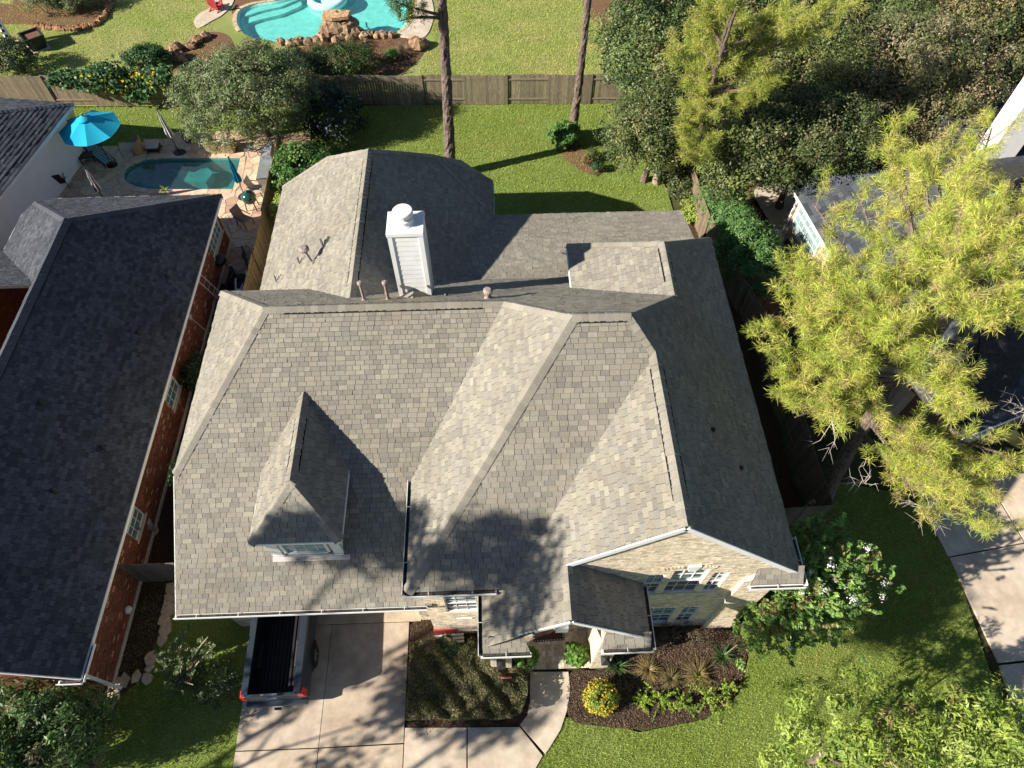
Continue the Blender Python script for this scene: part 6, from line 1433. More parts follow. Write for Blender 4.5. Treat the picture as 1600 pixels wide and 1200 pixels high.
# shrubs behind the left rear wing
def shrub(name, label, c, rad, palette, seed, nclump=60, cr=.28, per=70, ln=.11, wd=.06, group=None, cat='shrub', flowers=None, stems=5, up=.4, **kw):
    u = empty(name, (c[0], c[1], 0), 0, label, cat, group); off = (c[0], c[1], 0); rg = np.random.default_rng(seed+5); mb = MB()
    for i in range(stems):
        a = rg.uniform(0, 6.28); mb.tube([(c[0],c[1],0),(c[0]+.5*rad[0]*math.cos(a), c[1]+.5*rad[1]*math.sin(a), c[2])], [.03,.012], 5)
    mb.build('stem', M['bark'], u, off)
    crown('foliage', u, off, c, rad, nclump=nclump, cr=cr, per=per, ln=ln, wd=wd, palette=palette, seed=seed, up=up, zmin=.02, **kw)
    if flowers:
        n, cols, sz = flowers; D = rg.normal(size=(n,3)); D /= np.linalg.norm(D, axis=1, keepdims=True); D[:,2] = abs(D[:,2])*.9+.1
        C = np.array(c) + D*np.array(rad)*rg.uniform(.95,1.15,(n,1)); mb = MB(); cl = np.array(cols, float); idx = np.repeat(np.arange(n), 5); C2 = C[idx] + rg.normal(size=(len(idx),3))*sz*.45
        tc = cl[rg.integers(0,len(cl),n)][idx]*rg.uniform(.8,1.15,(len(idx),1)); leaves(mb, C2, D[idx]+rg.normal(size=(len(idx),3))*.4, sz, sz*.8, lambda k: tc, rg); mb.build('flower', M['petal'], u, off)['kind'] = 'stuff'
    return u
shrub('evergreen_shrub', 'rounded bright green shrub behind the left rear wing of the tan house', (-9.5,27.9,1.2), (1.5,1.5,1.2), FRESH, 21, 150, .34, 80, .13, .07)
shrub('evergreen_shrub', 'yellowish shrub squeezed between the side fence and the tan house', (-10.05,25.6,.9), (.65,1.0,1.0), LIME, 22, 60, .28, 60, .12, .06)
shrub('flowering_shrub', 'dark shrub dotted with pale violet flowers in the rear fence corner', (-8.7,32.6,1.25), (1.9,2.0,1.2), DARKB, 23, 150, .36, 80, .12, .06, flowers=(110, [(.24,.27,.46),(.30,.32,.5)], .06))
shrub('evergreen_shrub', 'low green shrub on the far side of the back fence behind the violet flowers', (-8.6,38.2,.8), (2.3,1.3,.9), pal([(.045,.08,.02),(.06,.10,.025)],(1,1)), 24, 130, .34, 70, .12, .06)
shrub('evergreen_shrub', 'dark shrub between the grey green tree and the waterfall rocks', (-11.0,37.3,.9), (1.6,1.5,1.1), DARKB, 25, 100, .34, 70, .12, .06)
shrub('small_shrub', 'single bright green tuft in the mulch bed by the waterfall', ((-5.968,39.661,0.000)[0], (-5.968,39.661,0.000)[1], .3), (.42,.42,.35), FRESH, 26, 26, .16, 40, .1, .06)
shrub('evergreen_shrub', 'dark bush at the far left behind the back fence', ((-28.346,39.239,0.000)[0], (-28.346,39.239,0.000)[1], .8), (1.7,1.1,1.0), DARKB, 27, 90, .32, 70, .12, .06)
shrub('clipped_shrub', 'dense dark green shrub on the lawn behind the vine covered fence', ((-20.426,38.962,0.000)[0], (-20.494,39.229,0.000)[1]+.3, .55), (1.45,.75,.65), pal([(.03,.085,.025),(.045,.11,.03)],(1,1)), 28, 90, .30, 70, .12, .08)
# flowering vine hanging over the back fence
V = empty('flowering_vine', (-20.5,35.6,0), 0, 'yellow flowered vine hanging over the back fence behind the open umbrella', 'vine'); rgv = np.random.default_rng(4)
mb = MB(); n = 5200; xs = rgv.uniform(-24.2,-17.6,n); hz = 1.95 + .35*np.sin(xs*1.7)*np.exp(-((xs+20.2)/2.4)**2) ; zz = np.minimum(2.35, hz + rgv.uniform(-1.0,.30,n)*(np.exp(-((xs+20.3)/2.0)**2)*.9+.25)); C = np.stack([xs, 35.62 + rgv.normal(size=n)*.28 - (2.0-zz)*.18, zz], 1)
colv = np.array([(.055,.13,.035),(.08,.16,.05),(.11,.18,.08),(.035,.09,.025)])[rgv.integers(0,4,n)]*rgv.uniform(.75,1.25,(n,1)); leaves(mb, C, rgv.normal(size=(n,3))*.6+[0,-.6,.5], .20, .17, lambda k: colv, rgv); mb.build('foliage', M['leaf'], V, (-20.5,35.6,0))
mb = MB(); n = 130; xs = rgv.uniform(-22.4,-18.0,n); C = np.stack([xs, 35.30 + rgv.normal(size=n)*.15, rgv.uniform(1.0,2.15,n)], 1); leaves(mb, C, rgv.normal(size=(n,3))*.3+[0,-.7,.5], .17, .14, lambda k: np.array([(.75,.50,.02)])*rgv.uniform(.8,1.1,(k,1)), rgv); mb.build('flower', M['petal'], V, (-20.5,35.6,0))
mb = MB(); mb.tube([(-20,35.8,0),(-20.3,35.6,1.9),(-22.5,35.6,1.95),(-24,35.6,1.9)], .03, 6); mb.build('stem', M['bark'], V, (-20.5,35.6,0))
# dry grasses and scrub
def grass_clump(label, x, y, h, cols, seed, n=150, wd=.018, group=None, arch=.9, name='ornamental_grass', z0=0.0):
    u = empty(name, (x, y, 0), 0, label, 'grass plant', group); strap_plant(u, (x,y,0), (x,y), n, h, wd, cols, seed, arch=arch, tilt=.85, name='blade_tuft', z0=z0); return u
STRAW = [(.28,.20,.085),(.34,.25,.11),(.20,.15,.065),(.24,.20,.075)]
for i, (x, y, h, lb) in enumerate(((1012,1048,.62,'straw coloured grass clump nearest the porch'),(1048,1062,.55,'duller middle grass clump in the front bed'),(1090,1056,.72,'tallest tan grass clump behind the ferns in the front bed'))):
    q = G0(x, y); grass_clump(lb, q[0], q[1], h, STRAW if i != 1 else [(.20,.16,.07),(.14,.13,.05),(.24,.19,.09)], 60+i, 190, .02, 'tan grass clumps in the front bed')
for i, (x, y, h, lb) in enumerate(((632,84,1.1,'tall dry grass clump at the right end of the pool bed'),(500,78,.9,'dry grass clump left of the waterfall rocks'),(548,76,.95,'dry brown grass clump below the waterfall rocks'),(570,72,.8,'dry grass clump right of the waterfall rocks'))):
    q = G0(x, y); grass_clump(lb, q[0], q[1], h, [(.22,.16,.085),(.27,.20,.11),(.17,.125,.07)], 70+i, 230, .03, 'dry grass clumps by the turquoise pool')
for i, (x, y) in enumerate(((75,22),(95,12),(120,20),(140,8),(110,-5),(60,5))):
    q = G0(x, y); shrub('scrub', ('feathery shrub nearest the stone edging of the far bed','taller feathery shrub in the middle of the far bed','feathery shrub at the right of the far stone edged bed','feathery shrub at the right end of the far bed, by the lawn','feathery shrub at the top edge of the far bed','feathery shrub at the left end of the far bed near the totem')[i], (q[0], q[1], .8), (1.2,1.0,.9), SAGE, 80+i, 50, .34, 60, .16, .04, group='feathery shrubs in the far bed')
# slim trunks of the rear lawn, their crowns high above the frame
def tall_pine(label, base, pts, r, seed, tips):
    u = empty('pine_tree', (base[0], base[1], 0), 0, label, 'tree'); off = (base[0], base[1], 0)
    pine(u, off, tips, pts, r, [(.12,.16,.03),(.16,.20,.035),(.10,.13,.03)], seed, per_tip=42, per=26, ln=.26, wd=.02, start_drop=.8)
    return u
b1 = (-2.19,28.94); t1 = [(b1[0],b1[1],0),(-2.05,28.94,4.0),(-1.9,28.9,8.5),(-1.7,28.9,14),(-1.6,28.9,19)]
rgp = np.random.default_rng(31)
tall_pine('thicker bare pine trunk just behind the rear wing of the tan house', b1, t1, (.27,.12), 31, [(-3.6,27.7,8.9),(-3.9,28.2,9.5)] + [(-1.7+2.6*math.cos(a), 28.9+2.6*math.sin(a), z) for a, z in zip(rgp.uniform(0,6.28,12), rgp.uniform(13,19,12))])
b2 = (4.4,31.88); t2 = [(b2[0],b2[1],0),(4.55,31.9,3.5),(4.65,32.0,8),(4.6,32,13),(4.5,32,18)]
tall_pine('thinner dark pine trunk rising from the small bed on the rear lawn', b2, t2, (.21,.10), 32, [(4.5+2.4*math.cos(a), 32+2.4*math.sin(a), z) for a, z in zip(rgp.uniform(0,6.28,11), rgp.uniform(12,18,11))] + [(1.6,33.0,9.6)])
shrub('hydrangea', 'bright green leafy shrub at the foot of the thinner pine trunk', (3.95,31.35,.6), (.85,.75,.6), FRESH, 33, 60, .26, 50, .17, .11)
shrub('boxwood', 'small dark ball shrub in the middle of the rear lawn bed', (5.35,30.0,.32), (.38,.38,.32), OAK, 34, 30, .14, 60, .06, .04)
shrub('boxwood', 'small tan ball shrub beside the two dark ones in the rear lawn bed', (5.0,29.55,.28), (.34,.34,.3), pal([(.22,.16,.06),(.17,.14,.05)],(1,1)), 35, 30, .13, 60, .06, .03)
shrub('boxwood', 'small dark green ball shrub at the near end of the rear lawn bed', (5.55,28.95,.3), (.38,.36,.32), pal([(.035,.08,.03),(.05,.10,.04)],(1,1)), 36, 30, .14, 60, .06, .04)
# oaks and scrub trees in the rear right corner
OK_ = [((1030,212),2.8,1.7,OAK,'dark oak overhanging the end of the back fence'),((1018,95),4.2,2.3,OAK,'dark oak behind the fence end, above the trimmed lawn'),((1060,40),5.0,2.6,OAK,'tall dark oak behind the drooping pine, at the top edge'),((1040,200),3.2,2.0,OAK,'dark oak between the fence corner and the drooping pine'),
 ((1180,245),3.8,2.1,OAK,'glossy dark oak beside the sunny side path'),((1262,215),4.0,2.3,OAK,'dark oak behind the beige house corner'),((1230,120),5.0,2.5,OAK,'shaded oak right behind the drooping pine'),((1330,155),4.6,2.5,OLIVE,'olive brown tree behind the tip of the tall pine'),
 ((1400,95),5.2,2.7,OLIVE,'straw tinted tree in the middle of the upper right wood'),((1490,60),5.2,2.7,OLIVE,'straw tinted tree at the top right near the pale wall'),((1350,30),5.2,2.7,OAK,'dark tree at the top edge right of the drooping pine'),((1450,165),4.2,2.1,OLIVE,'olive tree leaning over the dark roof edge'),
 ((1560,95),4.6,2.4,OLIVE,'olive tree at the right edge below the pale wall'),((1150,30),5.2,2.5,OAK,'dark oak hidden behind the upper limbs of the drooping pine'),((1250,40),5.4,2.6,OAK,'dark oak at the top edge between the two olive trees')]
for i, ((x, y), z, r, pl_, lb) in enumerate(OK_):
    q = GZ(x, y, z); tree('oak_tree', lb, 'tree', (q[0]+random.uniform(-.3,.3), q[1]+random.uniform(-.3,.3)), (q[0], q[1], z*.6), .17, 'trees in the rear right corner', limbs=5, cc=(q[0], q[1], z), rad=(r*(1.4 if i not in (3,4) else 1.05), r*(1.3 if i not in (3,4) else 1.0), min(z*.8, r*1.05)), seed=120+i, nclump=330, cr=random.uniform(.36,.58), per=82, ln=random.uniform(.11,.165), wd=random.uniform(.055,.08), palette=(pl_[0]*random.uniform(.95,1.5)*np.array([random.uniform(.9,1.15),1,1]), pl_[1], .3), shell=.45, lumps=7, lump_amp=.5, mt='pale_bark' if i in (3,7) else 'bark')
# drooping pine in the corner
b3 = (10.425,28.150,0.000); t3 = [(b3[0],b3[1],0), (9.509,26.361,4.000), (9.001,25.064,7.000), (8.691,24.115,9.500), (8.484,23.261,11.500)]
u = empty('pine_tree', (b3[0],b3[1],0), 0, 'drooping pine with bright hanging limbs in the rear right corner', 'tree')
pine(u, (b3[0],b3[1],0), [(7.697,25.754,9.200),(8.389,25.251,8.300),(7.670,25.891,8.600),(8.425,24.394,10.200),(8.078,24.103,6.800),(8.379,23.376,5.800),(8.097,23.474,6.200),(8.667,23.847,7.400),(8.293,24.527,7.800),(10.263,24.585,8.800),(10.819,24.105,7.600),(10.341,23.997,7.400),(10.942,24.031,8.200),(10.459,24.899,10.000),(11.709,24.344,9.800),(12.434,24.487,9.900),(12.785,24.589,10.600),(11.104,24.933,10.400),(8.751,24.113,11.200),(7.927,24.643,10.800),(8.952,24.516,9.000),(9.358,24.290,10.000),(8.788,23.105,5.200),(8.157,23.283,5.400),(13.021,24.859,10.800),(11.047,24.754,9.200)], t3, (.17,.05),
     [(.36,.42,.07),(.43,.47,.09),(.29,.35,.06),(.46,.44,.12)], 41, per_tip=63, per=48, ln=.25, wd=.012, start_drop=1.2, spread=.6)
# the tall yellow-green pine by the beige house
b4 = (12.219,10.337,0.000); t4 = [(b4[0],b4[1],0), (11.728,10.546,4.600), (11.549,10.527,7.200), (11.302,10.379,9.600), (11.190,10.356,12.000)]
u = empty('pine_tree', (b4[0],b4[1],0), 0, 'tall yellow green pine spreading over the beige house roof', 'tree')
TIPS = [(7.526,11.763,9.200),(8.011,12.625,9.800),(7.588,9.931,8.800),(7.911,10.124,9.400),(8.108,9.269,7.800),(8.746,9.010,8.600),(8.097,9.265,8.800),(8.180,10.583,10.800),(8.580,10.340,11.200),(10.144,16.376,9.000),(8.356,12.067,10.200),(11.110,15.960,9.800),(12.688,18.070,10.600),(12.506,16.036,11.000),(12.008,16.517,10.400),(12.629,14.343,11.600),(14.884,17.012,11.200),(13.501,17.013,10.900),(13.594,13.340,12.000),(11.981,10.765,12.600),(10.851,8.905,12.400),(10.212,10.921,12.400),(9.312,10.823,12.000),(8.581,9.532,10.600),(8.956,9.238,11.600),(10.989,8.818,10.000),(11.915,8.947,9.000),(11.435,8.209,7.600),(11.381,7.632,6.400),(12.674,7.789,6.800),(13.846,7.449,6.400),(14.582,8.114,7.000),(12.973,7.242,5.600),(12.961,10.097,12.000),(15.155,13.746,11.600),(11.897,11.916,12.300),(10.129,9.484,12.600),(7.913,10.661,9.800),(8.390,9.680,10.000),(14.292,7.083,5.400),(8.878,12.139,10.600),(13.623,15.629,11.400)]
pine(u, (b4[0],b4[1],0), TIPS, t4, (.27,.13), [(.45,.53,.085),(.54,.57,.105),(.38,.47,.075),(.62,.58,.14),(.32,.38,.07),(.46,.40,.15)], 42, per_tip=94, per=56, ln=.235, wd=.0105, start_drop=1.1, spread=.74, bare=.34, limb_r=.085)
tw = MB(); rgt = np.random.default_rng(8)
for (x, y, z) in ((1300,660,6.8),(1350,755,5.6),(1453,795,5.4),(1500,455,12.2),(1600,640,8.6)):
    s_ = np.array(GZ(x, y, z))
    for k in range(9):
        e = s_ + rgt.normal(size=3)*[.45,.45,.22]; tw.tube([s_, (s_+e)/2 + rgt.normal(size=3)*.08, e], [.013,.008,.003], 4, cap=False)
        for h in range(3): f_ = e + rgt.normal(size=3)*.16; tw.tube([(s_+e)/2*.4+e*.6, f_], [.006,.002], 4, cap=False)
tw.build('dead_twigs', M['twig'], u, (b4[0],b4[1],0))['kind'] = 'stuff'
# oleander along the right fence
for i, (x, y, z, r, lb) in enumerate(((1125,318,1.0,.95,'glossy green oleander nearest the rear lawn'),(1145,352,1.1,1.1,'second oleander along the right fence from the rear lawn'),(1165,390,1.1,1.15,'third oleander along the right fence, beside the side path'),(1180,425,1.0,1.1,'shaded oleander at the near end of the row along the right fence'),(1148,395,.9,.9,'oleander pressed against the right fence boards'),(1190,395,.8,.8,'small oleander reaching toward the downspout'))):
    z *= 1.45; q = GZ(x, y, z); shrub('oleander', lb, (q[0], q[1], z), (r, r, z*.75), OLEA, 140+i, 95, .34, 60, .20, .045, group='oleanders along the right fence')
shrub('climbing_shrub', 'ivy mound at the corner of the rear lawn fence', ((9.606,27.294,0.000)[0], (9.606,27.294,0.000)[1], .7), (.6,1.2,.75), OAK, 150, 60, .3, 60, .12, .08)
shrub('low_shrub', 'yellow green shrub at the rear lawn corner beside the fence', ((9.905,25.631,0.000)[0], (9.905,25.631,0.000)[1], .4), (.6,.9,.45), LIME, 151, 50, .22, 50, .1, .06)
# front: crape myrtles, lime-green tree, lower left shrubs
def crape(label, base, stems, palette, seed, nclump, cr, per, ln, wd, flowers=0):
    u = empty('crape_myrtle', (base[0], base[1], 0), 0, label, 'tree'); off = (base[0], base[1], 0); rg = np.random.default_rng(seed); mb = MB(); P, D, T_ = [], [], []
    cols, w_, j = palette
    for i, (tx, ty, tz) in enumerate(stems):
        b = np.array([base[0]+rg.uniform(-.15,.15), base[1]+rg.uniform(-.15,.15), 0]); t = np.array([tx,ty,tz]); mid = (b+t)/2 + [0,0,.35*tz*.5]
        f = lambda s: b*(1-s)**2 + mid*2*s*(1-s) + t*s*s
        MB().tube([f(s) for s in np.linspace(0,1,7)], [.035*(1-.8*s)+.006 for s in np.linspace(0,1,7)], 6).build('stem', M['pale_bark'], u, off)
        for k in range(nclump):
            s = rg.uniform(.30,1.0); c = f(s) + rg.normal(size=3)*cr*[1,1,.6]; hue = cols[rg.choice(len(cols), p=w_)]*rg.uniform(.8,1.2); sh = rg.normal(size=3)*.5 + (t-b)/np.linalg.norm(t-b); sh /= np.linalg.norm(sh); L = rg.uniform(.25,.5)
            for q in range(per):
                uu = (q//2)/max(1, per/2); side = np.cross(sh, [0,0,1.0])*(1 if q % 2 else -1)
                P.append(c + sh*L*(uu-.5) + side*ln*.45 + rg.normal(size=3)*.012); D.append([*(side*.9)]); T_.append(hue*rg.uniform(.75,1.2))
    P = np.array(P); n = len(P); T_ = np.array(T_); leaves(mb, P, rg.normal(size=(n,3))*.45+[0,-.1,1.0], ln, wd, lambda k: T_, rg, tang=np.array(D)); mb.build('crown', M['leaf'], u, off)
    if flowers:
        for q in range(flowers):
            t = np.array(stems[rg.integers(0,len(stems))]) + rg.normal(size=3)*[.35,.35,.15]; mb = MB(); m_ = 46; d = rg.normal(size=(m_,3)); sz = rg.uniform(.03,.075)
            leaves(mb, t + d*[sz,sz,sz*.9], d + [0,0,.5], .045, .038, lambda k: np.array([(.74,.74,.70)])*rg.uniform(.85,1.05,(k,1)), rg); mb.build('flower_cluster', M['petal'], u, off)
    return u
ST = [(9.447,7.335,5.100),(10.190,7.029,4.910),(9.265,6.341,5.300),(10.019,6.129,5.300),(8.671,6.176,5.300),(9.051,5.618,5.300),(9.835,5.564,5.100),(10.832,5.945,4.370),(8.143,5.561,5.300),(7.562,5.112,5.100),(8.327,4.943,5.300),(8.995,4.834,5.300),(10.108,5.093,4.540),(7.317,4.888,4.000),(7.766,4.603,4.370),(8.433,4.406,4.370),(9.314,4.510,3.810),(7.096,4.764,3.070),(7.509,4.601,2.520),(8.832,7.119,4.540),(8.370,4.404,3.260),(7.689,4.698,3.260),(8.676,5.605,5.100),(8.035,4.945,4.370)]
crape('white flowering crape myrtle beside the right corner of the tan house', (9.714,6.488,0.000), ST, CRAPE, 161, 72, .30, 26, .110, .062, 14)
ST2 = [(-10.026,5.642,1.900),(-9.243,5.399,2.000),(-10.544,4.962,1.600),(-10.784,4.802,1.500),(-9.932,4.621,1.800),(-10.433,4.118,1.100),(-9.692,4.151,1.300),(-9.543,5.102,1.400),(-9.068,5.152,1.800),(-10.955,5.092,1.500),(-10.115,5.167,1.900)]
crape('young crape myrtle with bronze tips on the shaded lawn left of the driveway', (-10.638,4.557,0.000), ST2, pal([(.10,.15,.045),(.07,.115,.03),(.20,.15,.06),(.13,.17,.07)],(3,3,1,2)), 162, 9, .13, 20, .085, .05)
shrub('leggy_shrub', 'dark twiggy shrub in the shade beside the young crape myrtle', (-9.35,4.35,.5), (.85,.7,.5), DARKB, 163, 46, .22, 34, .08, .045)
def lime_tree(label, base, cc, rad, seed, n): return tree('lime_green_tree', label, 'tree', base, (cc[0],cc[1],cc[2]*.6), .14, limbs=7, cc=cc, rad=rad, seed=seed, nclump=n, cr=.30, per=70, ln=.155, wd=.045, palette=LIME, shell=.35, lumps=9, lump_amp=.7, up=.6, flat=.8)
q = (9.231,1.625,3.400); lime_tree('bright green spreading young tree at the lower right of the front lawn', (q[0],q[1]-.2), tuple(q), (2.0,1.5,1.5), 171, 150)
q = (12.480,1.568,3.600); lime_tree('bright green young tree at the bottom right corner near the neighbour driveway', (q[0],q[1]-.2), tuple(q), (1.7,1.3,1.4), 172, 120)
for i, (x, y, z, rx, ry, lb) in enumerate(((50,1120,1.5,1.7,1.0,'loose green shrub below the front eave of the red brick house'),(105,1175,1.3,1.4,.9,'loose green shrub at the bottom left corner by the edging stones'),(15,1190,1.6,1.3,1.0,'loose green shrub at the extreme bottom left'),(120,1120,1.1,1.0,.7,'feathery green shrub at the corner of the red brick house'))):
    q = GZ(x, y, z); shrub('loose_shrub', lb, tuple(q), (rx, ry, z*.9), pal([(.085,.17,.045),(.12,.21,.06),(.062,.115,.032),(.17,.19,.075),(.15,.115,.065)],(3,2.5,3,1,.8)), 180+i, 130, .30, 60, .15, .05, group='shrubs in front of the red brick house', lump_amp=.5)
shrub('evergreen_shrub', 'fresh green bush beside the red brick wall, half hidden by the tan house eave', (-11.1,11.2,1.3), (.6,1.1,1.3), pal([(.045,.13,.03),(.06,.16,.035),(.03,.09,.02)],(1,1,1)), 190, 80, .28, 60, .13, .05)
shrub('evergreen_shrub', 'small dark bush on the red brick wall near the middle window', (-12.2,16.0,.9), (.5,.8,.9), DARKB, 191, 40, .26, 50, .12, .06)
# clipped hedge before the entry
Hd = empty('clipped_hedge', (-1.5,4.0,0), 0, 'low bronze green clipped hedge between driveway and front walk', 'hedge'); HP = [(-3.144,5.296,0.000)[:2],(-1.967,5.420,0.000)[:2],(-0.682,4.844,0.000)[:2],(0.706,4.476,0.000)[:2],(0.601,3.587,0.000)[:2],(0.415,3.106,0.000)[:2],(0.062,2.934,0.000)[:2],(-3.185,3.029,0.000)[:2]]
rgh = np.random.default_rng(9); pts = []
while len(pts) < 40000:
    x, y = rgh.uniform(-3.4,.9), rgh.uniform(2.7,5.6)
    if inside(HP, x, y): pts.append((x, y))
pts = np.array(pts); n = len(pts); zt = .76 + .10*np.sin(pts[:,0]*5.1+1)*np.cos(pts[:,1]*6.3) + .07*np.sin(pts[:,0]*9+pts[:,1]*7)
edge = np.array([min(((p[0]-a[0])*(b[1]-a[1])-(p[1]-a[1])*(b[0]-a[0]))/-math.hypot(b[0]-a[0],b[1]-a[1]) for a, b in zip(HP, HP[1:]+HP[:1])) for p in pts]); edge = np.clip(np.abs(edge)/.3, 0, 1)
zz = zt*(.55+.45*edge**.5) - rgh.uniform(0,.30,n)**1.6; cols, w_, j = HEDGE; ch_ = cols[rgh.choice(len(cols), n, p=w_)]*rgh.uniform(.7,1.3,(n,1))
mb = MB(); leaves(mb, np.column_stack([pts, zz]), rgh.normal(size=(n,3))*.55+[0,0,.9], .062, .034, lambda k: ch_, rgh); mb.build('foliage', M['leaf'], Hd, (-1.5,4.0,0))
hc = np.mean(np.array(HP), axis=0); hq = [tuple(hc + (np.array(p)-hc)*.86) for p in HP]; mb = MB(); mb.prism(hq if parea(hq) > 0 else hq[::-1], 0, .30); mb.build('branches', M['gutter_in'], Hd, (-1.5,4.0,0))
# bed plants
q = (2.929,3.468,0.000); shrub('lantana', 'round lantana bush covered in yellow and orange flowers in the front bed', (q[0],q[1],.38), (.52,.5,.42), pal([(.16,.24,.045),(.22,.30,.06),(.11,.17,.03)],(1,1,1)), 201, 95, .13, 46, .06, .04, flowers=(210, [(.72,.56,.03),(.74,.46,.03),(.70,.62,.06)], .045))
FERN = [(.24,.36,.05),(.31,.42,.065),(.18,.28,.04),(.36,.44,.09)]
for i, (x, y, s, lb) in enumerate(((1004,1094,.40,'smallest foxtail fern at the left of the row'),(1032,1090,.62,'wide foxtail fern left of the middle of the row'),(1066,1099,.50,'foxtail fern nearest the lawn edge'),(1103,1088,.68,'largest foxtail fern with long plumes'),(1134,1077,.42,'foxtail fern at the right end of the row'))):
    q = G0(x, y); u = empty('foxtail_fern', (q[0],q[1],0), 0, lb, 'fern', 'foxtail ferns in the front bed'); s *= 1.25; rg = np.random.default_rng(210+i); P, D, T_ = [], [], []
    for k in range(22):
        a = rg.uniform(0,6.28); el = rg.uniform(.2,1.25); L = s*rg.uniform(.7,1.15); d = np.array([math.cos(a)*math.sin(el), math.sin(a)*math.sin(el), math.cos(el)])
        c = np.array(FERN[rg.integers(0,4)])*rg.uniform(.8,1.2)
        for h in range(56):
            t = rg.uniform(.1,1); th = .055*math.sin(math.pi*min(1,t*.9+.1))**.6; p = np.array([q[0],q[1],.05]) + d*L*t - np.array([0,0,.35*L*t*t]); v = rg.normal(size=3); v /= np.linalg.norm(v); P.append(p + v*th*rg.uniform(.4,1)); D.append(v + d*.6); T_.append(c*rg.uniform(.8,1.2))
    T2 = np.array(T_); mb = MB(); leaves(mb, P, rg.normal(size=(len(P),3))+[0,0,.8], .075, .026, lambda k: T2, rg, tang=D); mb.build('plume', M['leaf'], u, (q[0],q[1],0))
for x, y, s, lb in ((1128,1026,.62,'spiky dark green lily with a leaning flower stalk in the front bed'),(965,1042,.70,'dark strap leaved lily clump beside the right porch pier')):
    q = G0(x, y); u = empty('lily_plant', (q[0],q[1],0), 0, lb, 'plant'); strap_plant(u, (q[0],q[1],0), q, 46, s, .05, [(.05,.10,.03),(.035,.075,.02),(.09,.15,.05)], 220+int(x), arch=.7, tilt=.95)
    if x > 1000: mb = MB(); mb.tube([(q[0],q[1],0),(q[0]+.14,q[1]+.08,.5),(q[0]+.32,q[1]+.18,.85)], [.011,.009,.007], 6, (.34,.40,.22)); mb.build('stalk', M['leaf'], u, (q[0],q[1],0))
for i, (x, y, lb) in enumerate(((1050,985,'brown dormant shrub below the lower windows'),(1085,1000,'brown dormant shrub at the right end of the wall bed'),(1020,1000,'brown dormant shrub close to the porch eave'))):
    q = G0(x, y); shrub('dormant_shrub', lb, (q[0],q[1],.35), (.55,.45,.35), pal([(.13,.095,.06),(.09,.065,.04),(.07,.07,.03)],(2,2,1)), 230+i, 30, .2, 34, .07, .02, group='dormant shrubs under the gable windows', flat=.8)
for i, (x, y, lb, r) in enumerate(((707,1022,'small dark conifer ball in front of the entry wall',.30),(738,1024,'greyish small shrub beside the conifer ball',.34),(695,1010,'dark low shrub under the small entry window',.25))):
    q = G0(x, y); shrub('small_shrub', lb, (q[0],q[1],.4), (r,r,.42), pal([(.03,.075,.03),(.04,.09,.04)],(1,1)) if i != 1 else OLIVE, 240+i, 34, .14, 50, .06, .03)
for x, y, lb in ((818,1034,'bright potted plant beside the left porch pier'),(900,1030,'bright potted plant beside the right porch pier')):
    q = G0(x, y); u = empty('potted_plant', (q[0],q[1],0), 0, lb, 'plant'); mb = MB(); mb.lathe((q[0],q[1],.0), [(.15,0),(.22,.35),(.20,.38)], 14); mb.build('pot', M['pipe'], u, (q[0],q[1],0)); crown('foliage', u, (q[0],q[1],0), (q[0],q[1],.65), (.36,.34,.32), 44, .14, 24, .13, .10, pal([(.10,.21,.03),(.14,.26,.04),(.07,.15,.02)],(1,1,1)), 250+int(x), up=.8)
q = (-16.916,28.220,0.000); u = empty('bromeliad', (q[0],q[1],0), 0, 'yellow green spiky plant at the near edge of the dark pool', 'plant'); strap_plant(u, (q[0],q[1],0), q, 22, .45, .07, [(.25,.33,.05),(.18,.27,.04)], 260, arch=.4)
# tall street trees to the left of the viewpoint: only their shadows reach the picture
def shade_tree(label, base, cc, rad, seed, n, limbs=5): return tree('street_oak', label, 'tree', base, (cc[0],cc[1],cc[2]-rad[2]*.4), .10 if limbs else .06, limbs=limbs, cc=cc, rad=rad, seed=seed, nclump=n, cr=.62, per=64, ln=.26, wd=.14, palette=OAK, shell=.25, lumps=9, lump_amp=.8)
shade_tree('tall street oak far left of the front lawn, its shadow dappling the driveway', (-19.3,-2.2), (-19.6,-1.6,8.9), (2.9,2.3,3.4), 301, 42)
shade_tree('street oak whose shadow falls on the right front lawn', (-3.8,-9.5), (-7.0,-.95,12.0), (1.8,1.05,1.1), 302, 34, 0)

shade_tree('tall street oak whose top shadow falls on the entry roof', (-20.0,-9.0), (-19.3,-.3,17.0), (2.5,1.6,1.7), 303, 46)

shade_tree('tall street oak furthest left, its shadow touching the dormer', (-27.0,-8.0), (-25.4,.1,17.8), (2.0,.9,.9), 304, 30, 2)
